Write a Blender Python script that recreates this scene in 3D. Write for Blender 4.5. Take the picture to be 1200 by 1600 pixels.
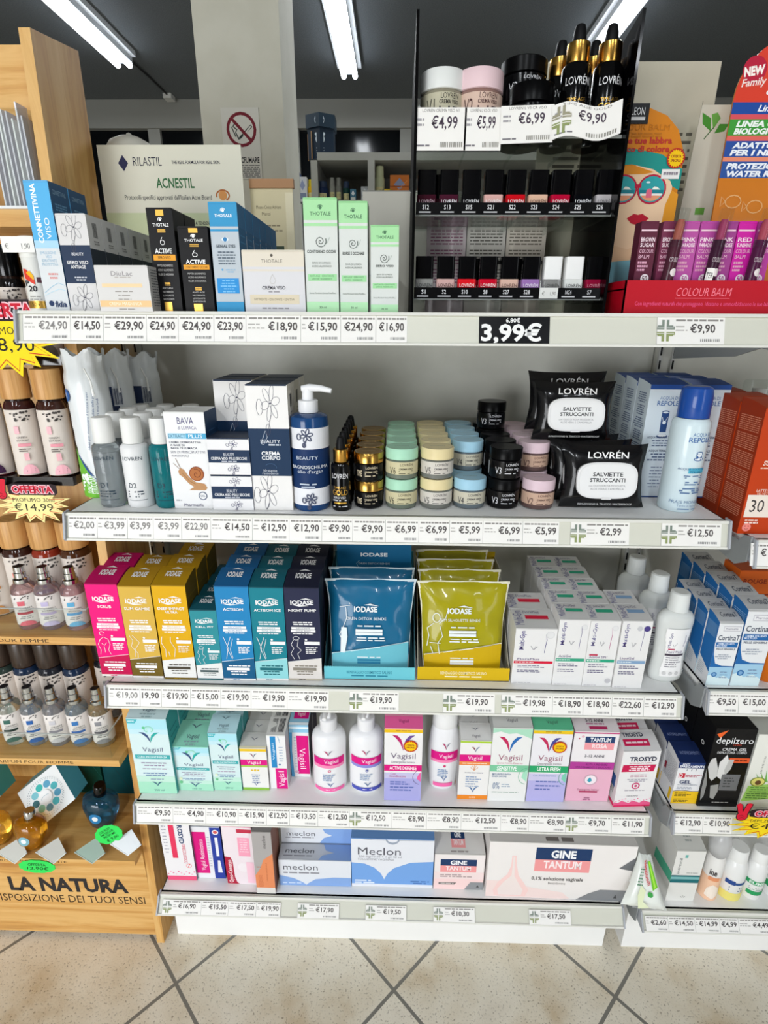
import bpy, math, random
from mathutils import Matrix, Vector
random.seed(7)
S = bpy.context.scene
for o in list(bpy.data.objects): bpy.data.objects.remove(o)
COL = S.collection

# ---------------------------------------------------------------- camera, world, lights, exposure
cd = bpy.data.cameras.new('camera'); cam = bpy.data.objects.new('camera', cd); COL.objects.link(cam)
cd.sensor_fit = 'VERTICAL'; cd.sensor_height = 24; cd.lens = 842.2/1600*24; cd.clip_start = .02
_y, _p, _r = [math.radians(v) for v in (-1.2536, 19.4613, -.2974)]
_f = Vector((math.sin(_y)*math.cos(_p), math.cos(_y)*math.cos(_p), -math.sin(_p)))
_x = Vector((math.cos(_y), -math.sin(_y), 0)); _d = _f.cross(_x)
_x2 = _x*math.cos(_r)+_d*math.sin(_r); _d2 = _d*math.cos(_r)-_x*math.sin(_r)
m = Matrix((_x2, -_d2, -_f)).transposed().to_4x4(); m.translation = Vector((.503, 0, 1.3635))
cam.matrix_world = m; S.camera = cam
W = bpy.data.worlds.new('world'); S.world = W; W.use_nodes = True
W.node_tree.nodes['Background'].inputs[0].default_value = (.8, .85, 1, 1)
W.node_tree.nodes['Background'].inputs[1].default_value = .05
S.view_settings.view_transform = 'Standard'; S.view_settings.look = 'None'
S.view_settings.exposure = .24; S.view_settings.gamma = 1; S.view_settings.use_curve_mapping = False
def area(name, loc, rot, sx, sy, power, color):
    l = bpy.data.lights.new(name, 'AREA'); l.shape = 'RECTANGLE'; l.size = sx; l.size_y = sy
    l.energy = power; l.color = color
    o = bpy.data.objects.new(name, l); COL.objects.link(o); o.location = loc; o.rotation_euler = rot; return o
# assumed window (pine stand's side) and glazed door, unseen, added as light sources
area('assumed_window_daylight', (-1.6, -2.95, .8), (math.radians(90), 0, math.radians(-10)), 2.1, 1.3, 84, (.95, .975, 1))
area('assumed_door_daylight', (2.75, -2.95, 1.1), (math.radians(90), 0, math.radians(14)), .9, 2.0, 20, (.9, .95, 1))
try: S.cycles.transparent_max_bounces = 32
except Exception: pass

# ---------------------------------------------------------------- materials
def lin(h):
    h = h.lstrip('#'); h = ''.join(k*2 for k in h) if len(h) == 3 else h; c = [int(h[i:i+2], 16)/255 for i in (0, 2, 4)]
    return tuple(v/12.92 if v <= .04045 else ((v+.055)/1.055)**2.4 for v in c)+(1,)
MATS = {}
def M(h, r=.5, metal=0, trans=0, emit=0, spec=.22, alpha=1, ior=1.45, coat=0):
    k = (h, r, metal, trans, emit, spec, alpha, ior, coat)
    if k in MATS: return MATS[k]
    m = bpy.data.materials.new('m_'+h.strip('#')); m.use_nodes = True
    b = m.node_tree.nodes['Principled BSDF']
    b.inputs['Base Color'].default_value = lin(h); b.inputs['Roughness'].default_value = r
    b.inputs['Metallic'].default_value = metal; b.inputs['Transmission Weight'].default_value = trans
    b.inputs['Specular IOR Level'].default_value = spec; b.inputs['IOR'].default_value = ior
    b.inputs['Coat Weight'].default_value = coat; b.inputs['Alpha'].default_value = alpha
    if emit:
        b.inputs['Emission Color'].default_value = lin(h); b.inputs['Emission Strength'].default_value = emit
    MATS[k] = m; return m
def nodemat(name, r=.5):
    m = bpy.data.materials.new(name); m.use_nodes = True
    nt = m.node_tree; b = nt.nodes['Principled BSDF']; b.inputs['Roughness'].default_value = r
    def N(t, **kw):
        n = nt.nodes.new(t)
        for k, v in kw.items(): setattr(n, k, v)
        return n
    return m, nt, b, N
def ramp(nt, src, stops):
    n = nt.nodes.new('ShaderNodeValToRGB'); e = n.color_ramp.elements
    while len(e) < len(stops): e.new(.5)
    for q, (p, c) in zip(e, stops): q.position = p; q.color = lin(c)
    nt.links.new(src, n.inputs[0]); return n.outputs[0]
def wood(name, stops, axis, sc=9.0, r=.45):
    m, nt, b, N = nodemat(name, r)
    tc = N('ShaderNodeTexCoord'); mp = N('ShaderNodeMapping'); nz = N('ShaderNodeTexNoise'); wv = N('ShaderNodeTexNoise')
    s = [sc*4, sc*4, sc*4]; s[axis] = sc*.22
    mp.inputs['Scale'].default_value = s
    nt.links.new(tc.outputs['Object'], mp.inputs[0]); nt.links.new(mp.outputs[0], nz.inputs['Vector'])
    nz.inputs['Scale'].default_value = .9; nz.inputs['Detail'].default_value = 7; nz.inputs['Roughness'].default_value = .62
    nz.inputs['Distortion'].default_value = 1.2
    nt.links.new(ramp(nt, nz.outputs[0], stops), b.inputs['Base Color']); return m
PINE = [(.25, '#a87032'), (.45, '#cd9a52'), (.6, '#dcb06c'), (.8, '#c48e46')]
MW_X = wood('pine_along', PINE, 0); MW_Z = wood('pine_upright', PINE, 2)
MW_CAP = wood('cap_wood', [(.3, '#a9743c'), (.5, '#cf9c5c'), (.75, '#e0b47a')], 2, 14)
MW_DARK = wood('dark_cap_wood', [(.3, '#1d1612'), (.55, '#3b2d24'), (.8, '#574236')], 2, 14, .3)
def noisy(name, stops, scale, r=.6, bump=0, detail=4):
    m, nt, b, N = nodemat(name, r)
    tc = N('ShaderNodeTexCoord'); nz = N('ShaderNodeTexNoise')
    nz.inputs['Scale'].default_value = scale; nz.inputs['Detail'].default_value = detail
    nt.links.new(tc.outputs['Object'], nz.inputs['Vector'])
    nt.links.new(ramp(nt, nz.outputs[0], stops), b.inputs['Base Color'])
    if bump:
        bp = N('ShaderNodeBump'); bp.inputs['Strength'].default_value = bump; bp.inputs['Distance'].default_value = .01
        nt.links.new(nz.outputs[0], bp.inputs['Height']); nt.links.new(bp.outputs[0], b.inputs['Normal'])
    return m
def clear(name, tint='#ffffff', fac=.12, r=.05):
    m, nt, b, N = nodemat(name)
    tr = N('ShaderNodeBsdfTransparent'); gl = N('ShaderNodeBsdfGlossy'); mx = N('ShaderNodeMixShader'); lw = N('ShaderNodeLayerWeight')
    pw = N('ShaderNodeMath', operation='POWER'); pw.inputs[1].default_value = 5; mu = N('ShaderNodeMath', operation='MULTIPLY_ADD'); mu.inputs[1].default_value = .35; mu.inputs[2].default_value = fac
    lw.inputs[0].default_value = .5; nt.links.new(lw.outputs['Facing'], pw.inputs[0]); nt.links.new(pw.outputs[0], mu.inputs[0])
    tr.inputs[0].default_value = lin(tint); gl.inputs['Roughness'].default_value = r; gl.inputs[0].default_value = (.9, .9, .9, 1)
    nt.links.new(mu.outputs[0], mx.inputs[0])
    nt.links.new(tr.outputs[0], mx.inputs[1]); nt.links.new(gl.outputs[0], mx.inputs[2])
    nt.links.new(mx.outputs[0], nt.nodes['Material Output'].inputs[0]); return m
ACRY = clear('clear_acrylic', '#f8faf9', .025, .06); EDGE = M('#c9cfcc', .2, alpha=.55)
WHITE = M('#dddcd4', .45); RAIL = M('#cfcfc2', .35); SHELF = M('#f0f0ee', .4); GOLD = M('#c99a4a', .22, 1)
GOLDP = M('#d8a94f', .3, .85); CHROME = M('#cfd2d4', .12, 1); BLACKG = M('#050506', .14, spec=.4)

# ---------------------------------------------------------------- mesh building
GC = {}
def glyph(s, o=0.0):
    k = (s, o)
    if k in GC: return GC[k]
    c = bpy.data.curves.new('g', 'FONT'); c.body = s; c.size = 1; c.resolution_u = 2; c.offset = o
    ob = bpy.data.objects.new('g', c); me = bpy.data.meshes.new_from_object(ob)
    v = [(p.co.x, p.co.y) for p in me.vertices]; f = [tuple(p.vertices) for p in me.polygons]
    bpy.data.objects.remove(ob); bpy.data.curves.remove(c); bpy.data.meshes.remove(me)
    if not v: v = [(0, 0)]
    GC[k] = (v, f, min(p[0] for p in v), max(p[0] for p in v)); return GC[k]
class MB:
    def __init__(s): s.v = []; s.f = []; s.m = []; s.sm = []; s.mats = []
    def mi(s, m):
        if m not in s.mats: s.mats.append(m)
        return s.mats.index(m)
    def add(s, v, f, m, smooth=False):
        n = len(s.v); s.v += [tuple(p) for p in v]; k = s.mi(m)
        for q in f: s.f.append(tuple(i+n for i in q)); s.m.append(k); s.sm.append(smooth)
        return s
    def box(s, x0, x1, y0, y1, z0, z1, m, xf=None):
        v = [(x, y, z) for z in (z0, z1) for y in (y0, y1) for x in (x0, x1)]
        if xf: v = [xf(p) for p in v]
        return s.add(v, [(0, 2, 3, 1), (4, 5, 7, 6), (0, 1, 5, 4), (1, 3, 7, 5), (3, 2, 6, 7), (2, 0, 4, 6)], m)
    def prism(s, pts, a, b, mp, m, mside=None):      # outline pts, swept from a to b; mp(p, t) -> xyz
        n = len(pts); s.add([mp(p, a) for p in pts], [tuple(range(n))], m); s.add([mp(p, b) for p in pts], [tuple(range(n))[::-1]], m)
        s.add([mp(p, a) for p in pts]+[mp(p, b) for p in pts], [(i, (i+1) % n, n+(i+1) % n, n+i) for i in range(n)], mside or m); return s
    def lathe(s, prof, m, n=28, c=(0, 0), sy=1.0, ml=None, ell=None):
        v = []
        for i, (r, z) in enumerate(prof):
            for k in range(n):
                a = 2*math.pi*k/n; v.append((c[0]+r*math.cos(a), c[1]+r*sy*math.sin(a), z))
        f = [(i*n+k, i*n+(k+1) % n, (i+1)*n+(k+1) % n, (i+1)*n+k) for i in range(len(prof)-1) for k in range(n)]
        s.add(v, f, m, True)
        s.add(v[:n], [tuple(range(n))[::-1]], m); s.add(v[-n:], [tuple(range(n))], m); return s
    def tube(s, pts, r, m, n=8):
        pts = [Vector(p) for p in pts]; v = []
        for i, p in enumerate(pts):
            d = (pts[min(i+1, len(pts)-1)]-pts[max(i-1, 0)]).normalized()
            u = d.orthogonal().normalized(); w = d.cross(u)
            rr = r[i] if isinstance(r, (list, tuple)) else r
            v += [p+(u*math.cos(2*math.pi*k/n)+w*math.sin(2*math.pi*k/n))*rr for k in range(n)]
        f = [(i*n+k, i*n+(k+1) % n, (i+1)*n+(k+1) % n, (i+1)*n+k) for i in range(len(pts)-1) for k in range(n)]
        f += [tuple(range(n))[::-1], tuple(range(len(v)-n, len(v)))]
        return s.add(v, f, m, True)
    def build(s, name, parent=None, loc=None, rot=None):
        me = bpy.data.meshes.new(name); me.from_pydata(s.v, [], s.f)
        for m in s.mats: me.materials.append(m)
        me.polygons.foreach_set('material_index', s.m); me.polygons.foreach_set('use_smooth', s.sm); me.update()
        try: me.set_sharp_from_angle(angle=math.radians(42))
        except Exception: pass
        o = bpy.data.objects.new(name, me); COL.objects.link(o)
        if parent: o.parent = parent
        if loc: o.location = loc
        if rot: o.rotation_euler = rot
        return o
def tag(o, label, cat, group=None, kind=None):
    o['label'] = label; o['category'] = cat
    if group: o['group'] = group
    if kind: o['kind'] = kind
    return o
def struct(o): o['kind'] = 'structure'; return o
def thing(name, label, cat, loc=(0, 0, 0), rz=0, group=None):
    o = bpy.data.objects.new(name, None); o.empty_display_size = .02; COL.objects.link(o)
    o.location = loc; o.rotation_euler = (0, 0, rz); return tag(o, label, cat, group)
def dup(o, loc, label, group=None, rz=None):
    r = o.copy(); COL.objects.link(r); r.location = loc; r['label'] = label
    if rz is not None: r.rotation_euler[2] = rz
    if group: r['group'] = group
    for ch in list(o.children):
        c = ch.copy(); COL.objects.link(c); c.parent = r
        for g in ch.children:
            d = g.copy(); COL.objects.link(d); d.parent = c
    return r

# ---------------------------------------------------------------- printing on faces (flat or round)
def flat(o, u, v, n):
    o, u, v, n = map(Vector, (o, u, v, n))
    f = lambda a, b, e: o+u*a+v*b+n*e
    f.seg = 9; return f
def round_(R, z0=0, sy=1.0, c=(0, 0), a0=0.0, taper=0.0):
    def f(a, b, e):
        rr = R-taper*b; t = a/R+a0
        return Vector((c[0]+(rr+e*3)*math.sin(t), c[1]-(rr*sy+e*3)*math.cos(t), z0+b))
    f.seg = R*.28; return f
def put(mb, F, pts, faces, m, e, cut=False):
    sy = getattr(F, 'segy', 9)
    if cut and F.seg < .1:      # cut wide shapes into narrow strips so that they follow the curve
        ps = [list(pts)]
        for ax, sg_ in ((0, F.seg), (1, sy)):
            nx = []
            for pl in ps:
                x0, x1 = min(p[ax] for p in pl), max(p[ax] for p in pl); n = int((x1-x0)/sg_)+1
                for k in range(n):
                    q = pl
                    for lim, sg in ((x0+(x1-x0)*k/n, 1), (x0+(x1-x0)*(k+1)/n, -1)) if n > 1 else ():
                        r = []
                        for i, p in enumerate(q):
                            a = q[i-1]; da, dp = sg*(a[ax]-lim), sg*(p[ax]-lim)
                            if da*dp < 0: t = da/(da-dp); r.append((a[0]+(p[0]-a[0])*t, a[1]+(p[1]-a[1])*t))
                            if dp >= 0: r.append(p)
                        q = r
                    if len(q) > 2: nx.append(q)
            ps = nx
        for q in ps: mb.add([F(x, y, e) for x, y in q], [tuple(range(len(q)))], m)
        return
    mb.add([F(x, y, e) for x, y in pts], faces, m)
def paint(mb, F, Wd, Ht, items):      # F(a,b): a in -Wd/2..Wd/2, b in 0..Ht ; items in fractions
    X = lambda x: (x-.5)*Wd
    F0 = F; F = lambda a, b, e: F0(max(-Wd/2, min(Wd/2, a)), max(0, min(Ht, b)), e)
    F.seg = F0.seg; F.segy = getattr(F0, 'segy', 9)
    for i, it in enumerate(items):
        e = .00012+.00003*i; t = it[0]
        if t == 'R':
            _, x0, y0, x1, y1, c = it; n = max(1, int(abs(x1-x0)*Wd/F.seg)+1) if F.seg < 1 else 1
            pts = [(X(x0+(x1-x0)*k/n), y*Ht) for k in range(n+1) for y in (y0, y1)]
            put(mb, F, pts, [(2*k, 2*k+2, 2*k+3, 2*k+1) for k in range(n)], col(c), e)
        elif t == 'E':
            _, cx, cy, rx, ry, c = it; n = 20
            pts = [(X(cx)+rx*Wd*math.cos(2*math.pi*k/n), cy*Ht+ry*Wd*math.sin(2*math.pi*k/n)) for k in range(n)]
            put(mb, F, pts, [tuple(range(n))], col(c), e, True)
        elif t == 'P':
            put(mb, F, [(X(x), y*Ht) for x, y in it[1]], [tuple(range(len(it[1])))], col(it[2]), e, True)
        elif t == 'L':
            _, ps, w, c = it; ps = [Vector((X(x), y*Ht)) for x, y in ps]; w = w*Wd/2; pts = []
            for k, p in enumerate(ps):
                d = ps[min(k+1, len(ps)-1)]-ps[max(k-1, 0)]; d = Vector((-d.y, d.x)).normalized()*w; pts += [p+d, p-d]
            put(mb, F, [tuple(p) for p in pts], [(2*k, 2*k+1, 2*k+3, 2*k+2) for k in range(len(ps)-1)], col(c), e)
        elif t == 'T':
            _, s, cx, cy, h, c, kw = it
            v, f, a, b = glyph(s, kw.get('b', 0)); sc = h*(Wd if abs(kw.get('r', 0)) > 45 else Ht)/.69; sx = sc
            if 'w' in kw: sx = kw['w']*(Ht if abs(kw.get('r', 0)) > 45 else Wd)/max(b-a, 1e-4)
            al = kw.get('a', 'c'); x0 = {'c': (a+b)/2, 'l': a, 'r': b}[al]
            r = math.radians(kw.get('r', 0)); cr, sr = math.cos(r), math.sin(r); sh = kw.get('sh', 0)
            pts = [((x-x0+sh*y)*sx, (y-.345)*sc) for x, y in v]
            if 'ol' in kw:
                v2, f2 = glyph(s, kw.get('b', 0)+kw['ol'][1])[:2]; p2 = [((x-x0+sh*y)*sx, (y-.345)*sc) for x, y in v2]
                put(mb, F, [(X(cx)+x*cr-y*sr, cy*Ht+x*sr+y*cr) for x, y in p2], f2, col(kw['ol'][0]), e); e += .00012
            put(mb, F, [(X(cx)+x*cr-y*sr, cy*Ht+x*sr+y*cr) for x, y in pts], f, col(c), e)
        elif t == 'G':      # lines of print too small to read
            _, x0, x1, y, h, n, dy, c, al = it; rnd = random.Random(int(x0*977+y*3571+n)); pts = []; fs = []
            for k in range(n):
                L = (x1-x0)*(rnd.uniform(.6, 1) if n > 1 else 1); s = x0 if al == 'l' else (x0+x1-L)/2; x = s
                while x < s+L-.005:
                    w = min(rnd.uniform(.05, .16), s+L-x); q = len(pts); yy = y-k*dy
                    pts += [(X(x), (yy-h/2)*Ht), (X(x+w), (yy-h/2)*Ht), (X(x+w), (yy+h/2)*Ht), (X(x), (yy+h/2)*Ht)]
                    fs.append((q, q+1, q+2, q+3)); x += w+.02
            put(mb, F, pts, fs, col(c), e)
def col(c): return c if not isinstance(c, str) else M(c, .5)
def R(*a): return ('R',)+a
def E(*a): return ('E',)+a
def P(*a): return ('P',)+a
def L(*a): return ('L',)+a
def T(s, cx, cy, h, c, **kw): return ('T', s, cx, cy, h, c, kw)
def G(x0, x1, y, h, n, dy, c, al='c'): return ('G', x0, x1, y, h, n, dy, c, al)
def arc(cx, cy, rx, ry, a0, a1, n=14): return [(cx+rx*math.cos(math.radians(a0+(a1-a0)*k/n)), cy+ry*math.sin(math.radians(a0+(a1-a0)*k/n))) for k in range(n+1)]
def bars(x0, x1, y0, y1, c, n=13):      # a bar code
    out = []; rnd = random.Random(n); w = (x1-x0)/n
    for k in range(n): out.append(R(x0+k*w, y0, x0+(k+rnd.uniform(.3, .75))*w, y1, c))
    return out

ORD = ['front one', 'second', 'third', 'fourth', 'fifth', 'sixth', 'seventh', 'eighth']
def olab(label, i, rows):
    if rows == 1: return label
    return label+(', front one' if i == 0 else ', %s from the front' % ORD[i])
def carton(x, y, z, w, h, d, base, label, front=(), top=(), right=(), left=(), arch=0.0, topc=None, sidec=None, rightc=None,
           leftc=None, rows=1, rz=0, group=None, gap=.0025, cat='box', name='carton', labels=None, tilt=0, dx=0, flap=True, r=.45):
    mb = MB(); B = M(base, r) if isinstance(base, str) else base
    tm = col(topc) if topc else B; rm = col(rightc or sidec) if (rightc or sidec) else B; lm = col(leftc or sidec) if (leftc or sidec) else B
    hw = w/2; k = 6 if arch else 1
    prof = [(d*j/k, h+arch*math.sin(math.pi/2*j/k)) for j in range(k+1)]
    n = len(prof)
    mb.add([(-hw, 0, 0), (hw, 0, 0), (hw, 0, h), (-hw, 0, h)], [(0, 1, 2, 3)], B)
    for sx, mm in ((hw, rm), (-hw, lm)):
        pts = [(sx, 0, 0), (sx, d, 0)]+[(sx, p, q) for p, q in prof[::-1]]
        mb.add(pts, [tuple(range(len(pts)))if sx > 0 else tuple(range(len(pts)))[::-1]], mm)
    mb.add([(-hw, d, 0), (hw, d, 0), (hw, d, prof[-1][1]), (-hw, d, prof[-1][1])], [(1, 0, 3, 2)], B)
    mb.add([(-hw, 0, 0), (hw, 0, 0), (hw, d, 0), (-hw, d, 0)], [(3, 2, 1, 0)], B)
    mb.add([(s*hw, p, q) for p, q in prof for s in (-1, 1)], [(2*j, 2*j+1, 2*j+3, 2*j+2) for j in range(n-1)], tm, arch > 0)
    if flap:      # closing flap: a lid sheet standing a hair proud of the carton, its fold edge at the front
        mb.box(-hw+.0008, hw-.0008, -.0006, .0005, h-.0018, h+.0004, tm)
        mb.add([(-hw+.001, prof[-1][0]*.97, prof[-1][1]+.0004), (hw-.001, prof[-1][0]*.97, prof[-1][1]+.0004), (hw-.001, d+.0004, prof[-1][1]-.006), (-hw+.001, d+.0004, prof[-1][1]-.006)], [(0, 1, 2, 3)], tm)
    if front: paint(mb, flat((0, 0, 0), (1, 0, 0), (0, 0, 1), (0, -1, 0)), w, h, front)
    if right: paint(mb, flat((hw, d/2, 0), (0, 1, 0), (0, 0, 1), (1, 0, 0)), d, h, right)
    if left: paint(mb, flat((-hw, d/2, 0), (0, -1, 0), (0, 0, 1), (-1, 0, 0)), d, h, left)
    if top:
        def F(a, b, e):
            q = max(0, min(1, b/d)); return Vector((a, b, h+.0004+(arch*math.sin(math.pi/2*q) if arch else 0)+e))
        F.seg = 9 if not arch else .9; paint(mb, F, w, d, top)
    o = mb.build(name, None, (x, y, z), (tilt, 0, rz)); out = [o]
    tag(o, labels[0] if labels else olab(label, 0, rows), cat, group)
    c, s = math.cos(rz), math.sin(rz)
    for i in range(1, rows):
        p = i*(d+gap); out.append(dup(o, (x-s*p+dx*i, y+c*p, z), labels[i] if labels else olab(label, i, rows), group))
    return out

# ---------------------------------------------------------------- the room
mb = MB(); fl, nt, b, N = nodemat('stone_tiles', .42)
tc = N('ShaderNodeTexCoord'); mp = N('ShaderNodeMapping'); mp.inputs['Location'].default_value = (0, 0, 0)
sep = N('ShaderNodeSeparateXYZ')
mp.inputs['Rotation'].default_value = (0, 0, math.radians(45)); mp.vector_type = 'POINT'
nt.links.new(tc.outputs['Object'], mp.inputs[0]); nt.links.new(mp.outputs[0], sep.inputs[0])
TS = .336; mk = []
for ax in ('X', 'Y'):
    a = N('ShaderNodeMath', operation='DIVIDE'); a.inputs[1].default_value = TS; nt.links.new(sep.outputs[ax], a.inputs[0])
    p = N('ShaderNodeMath', operation='PINGPONG'); p.inputs[1].default_value = .5; nt.links.new(a.outputs[0], p.inputs[0]); mk.append(p.outputs[0])
mn = N('ShaderNodeMath', operation='MINIMUM'); nt.links.new(mk[0], mn.inputs[0]); nt.links.new(mk[1], mn.inputs[1])
lt = N('ShaderNodeMath', operation='LESS_THAN'); lt.inputs[1].default_value = .0105; nt.links.new(mn.outputs[0], lt.inputs[0])
n1 = N('ShaderNodeTexNoise'); n1.inputs['Scale'].default_value = 7; n1.inputs['Detail'].default_value = 5; nt.links.new(tc.outputs['Object'], n1.inputs[0])
n2 = N('ShaderNodeTexNoise'); n2.inputs['Scale'].default_value = 210; n2.inputs['Detail'].default_value = 3; nt.links.new(tc.outputs['Object'], n2.inputs[0])
c1 = ramp(nt, n1.outputs[0], [(.3, '#c0aa88'), (.45, '#d8cdb8'), (.6, '#e2dac9'), (.75, '#d8cfbe')])
c2 = ramp(nt, n2.outputs[0], [(.3, '#8c8577'), (.42, '#ffffff'), (.6, '#ffffff'), (.75, '#e2ddd2')])
mu = N('ShaderNodeMix', data_type='RGBA', blend_type='MULTIPLY'); mu.inputs[0].default_value = .75
nt.links.new(c1, mu.inputs[6]); nt.links.new(c2, mu.inputs[7])
mx = N('ShaderNodeMix', data_type='RGBA'); nt.links.new(lt.outputs[0], mx.inputs[0]); nt.links.new(mu.outputs[2], mx.inputs[6]); mx.inputs[7].default_value = lin('#77746c')
nt.links.new(mx.outputs[2], b.inputs['Base Color'])
bp = N('ShaderNodeBump'); bp.inputs['Strength'].default_value = .12; bp.inputs['Distance'].default_value = .004
nt.links.new(n2.outputs[0], bp.inputs['Height']); nt.links.new(bp.outputs[0], b.inputs['Normal'])
O = (.513, .755)
mb.box(-3-O[0], 3.4-O[0], -3.1-O[1], 4.9-O[1], -.05, 0, fl); struct(mb.build('floor', None, (O[0], O[1], 0)))
STUC = noisy('grey_stucco', [(.35, '#53585a'), (.65, '#62676a')], 160, .9, .25)
WALL = noisy('wall_paint', [(.4, '#8b8b86'), (.6, '#93938e')], 20, .8); CREAM = noisy('cream_paint', [(.4, '#d2d0c0'), (.6, '#d7d5c6')], 9, .7)
MULL = M('#8a8a84', .6); DARKG = M('#0b0d0f', .12)
struct(MB().box(-3, 3.4, -3.1, 4.9, 2.9, 3, STUC).build('ceiling'))
struct(MB().box(-3.1, -3, -3.1, 4.9, 0, 2.9, WALL).build('wall_left'))
struct(MB().box(3.4, 3.5, -3.1, 4.9, 0, 2.9, WALL).build('wall_right'))
mb = MB().box(-3, 3.4, 4.8, 4.9, 0, 2.9, M('#3a3d3d', .7)).box(-3, 3.4, 4.72, 4.8, 2.72, 2.9, MULL)
for x in (-2.4, -1.35, -.3, .55, 1.75, 2.8): mb.box(x-.045, x+.045, 4.74, 4.8, 0, 2.72, MULL)
mb.box(-3, 3.4, 4.74, 4.8, .78, .9, MULL); struct(mb.build('wall_back'))
xs = (-2.4, -1.35, -.3, .55, 1.75, 2.8)
for i in range(5): struct(MB().box(xs[i]+.045, xs[i+1]-.045, 4.775, 4.79, .9, 2.72, DARKG).build('window_%d' % (i+1)))
mb = MB().box(-3, -2.9, -3.1, -3, 0, 2.9, WALL).box(-.6, 2.25, -3.1, -3, 0, 2.9, M('#4a4742', .8)).box(3.25, 3.4, -3.1, -3, 0, 2.9, WALL).box(-2.9, -.6, -3.1, -3, 0, .12, WALL).box(-2.9, -.6, -3.1, -3, 1.6, 2.9, WALL).box(2.25, 3.25, -3.1, -3, 2.45, 2.9, WALL)
struct(mb.build('wall_front'))
struct(MB().box(-.123, .138, 2.0, 2.26, 0, 2.9, CREAM).build('column'))
TUBE = M('#eef5ff', .4, emit=9)
def ceiling_light(x, y0, y1, label, power):
    t = thing('ceiling_light', label, 'ceiling light', (x, (y0+y1)/2, 2.9), 0, 'tube lights on the dark ceiling'); h = (y1-y0)/2
    MB().box(-.075, .075, -h, h, -.03, 0, M('#dfe3e6', .4)).box(-.05, .05, -h-.004, h+.004, -.06, -.03, M('#c8ccd0', .4)).build('fixture', t)
    for s in (-1, 1): MB().tube([(s*.036, -h+.01, -.075), (s*.036, h-.01, -.075)], .016, TUBE, 10).build('tube', t)
    l = area('tube_lamp', (0, 0, -.096), (0, 0, 0), .1, 2*h, power, (.93, .97, 1)); l.parent = t; return t
ceiling_light(-1.18, 2.45, 3.97, 'twin tube light nearest the pine stand, with a cable running on', 18)
ceiling_light(.18, 2.45, 4.14, 'twin tube light beside the cream column', 18)
ceiling_light(1.63, 2.45, 3.92, 'twin tube light behind the black dropper bottles', 18)
for x, w in ((-.9, 'over the aisle on the pine stand side'), (.55, 'over the middle of the aisle'), (2.0, 'over the aisle on the far gondola side')):
    ceiling_light(x, -2.75, -1.25, 'assumed twin tube light '+w, (36, 30, 13)[[-.9, .55, 2.0].index(x)])  # aisle tubes are out of view, assumed to give the shelves a source
mb = MB().tube([(-1.18, 3.98, 2.885), (-1.17, 4.3, 2.89), (-1.17, 4.62, 2.892)], .006, M('#2c2c2c', .5)); mb.box(-1.2, -1.14, 4.6, 4.68, 2.87, 2.9, M('#c9c9c4', .5))
tag(mb.build('ceiling_cable'), 'dark cable from the tube light to a small white junction box', 'cable')

# ---------------------------------------------------------------- shelving units
RS = {'1': (.755, 1.375, .0115, .041), '2': (.77, 1.086, .0115, .041), '3': (.786, .76, .0115, .041), '4': (.801, .47, .0115, .041), '5': (.8266, .182, .024, .032),
      '6': (.752, 1.0635, .0115, .041), '7': (.774, .78, .0115, .041), '8': (.785, .495, .0115, .041), '9': (.8146, .19, .024, .032)}
PANEL = noisy('panel_paint', [(.4, '#bebeb5'), (.6, '#c4c4bb')], 14, .5); SLOT = M('#1b1b1b', .6); METAL = M('#b9bab6', .4); GREY = M('#8b8f90', .45)
def make_shelf(unit, k, x0, x1, bracket=False):
    Y, z, t, hs = RS[k]
    s = MB().box(x0, x1, Y-.0009, 1.098, z-.003, z-.001, SHELF).box(x0, x1, Y, Y+.004, z-.03, z-.001, SHELF).box(x0, x0+.002, Y, 1.098, z-.03, z-.001, SHELF).box(x1-.002, x1, Y, 1.098, z-.03, z-.001, SHELF).build('shelf', unit)
    mb = MB(); q = lambda p, xx: (xx, p[0], p[1])
    mb.prism([(Y-.001, z), (Y-.001, z-.004), (Y-t-.001, z-hs), (Y-t-.004, z-hs), (Y-.0045, z)], x0, x1, q, RAIL)
    mb.prism([(Y-.004, z), (Y-.0065, z), (Y-.008, z-.004), (Y-.0055, z-.004)], x0, x1, q, WHITE)
    mb.prism([(Y-t-.003, z-hs), (Y-t-.006, z-hs), (Y-t-.0052, z-hs+.003), (Y-t-.002, z-hs+.003)], x0, x1, q, WHITE)
    mb.build('price_rail', s)
    for xx in (x0-.003, x1):
        MB().prism([(Y+.004, z+.002), (Y+.004, z-.03), (Y-t-.005, z-hs-.001), (Y-t-.008, z-hs+.002), (Y-.01, z+.001)], xx, xx+.003, q, M('#a9acb2', .35)).build('end_cap', s)
    if bracket:
        MB().prism([(Y-.004, z+.004), (Y+.012, z+.001), (Y+.022, z-.012), (1.076, z-.006), (1.076, z-.075), (Y+.13, z-.06), (Y+.07, z-.045), (Y+.02, z-.05), (Y-.004, z-.036)], x0-.0075, x0-.0045, q, GREY).build('bracket', s)
    return s
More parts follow.
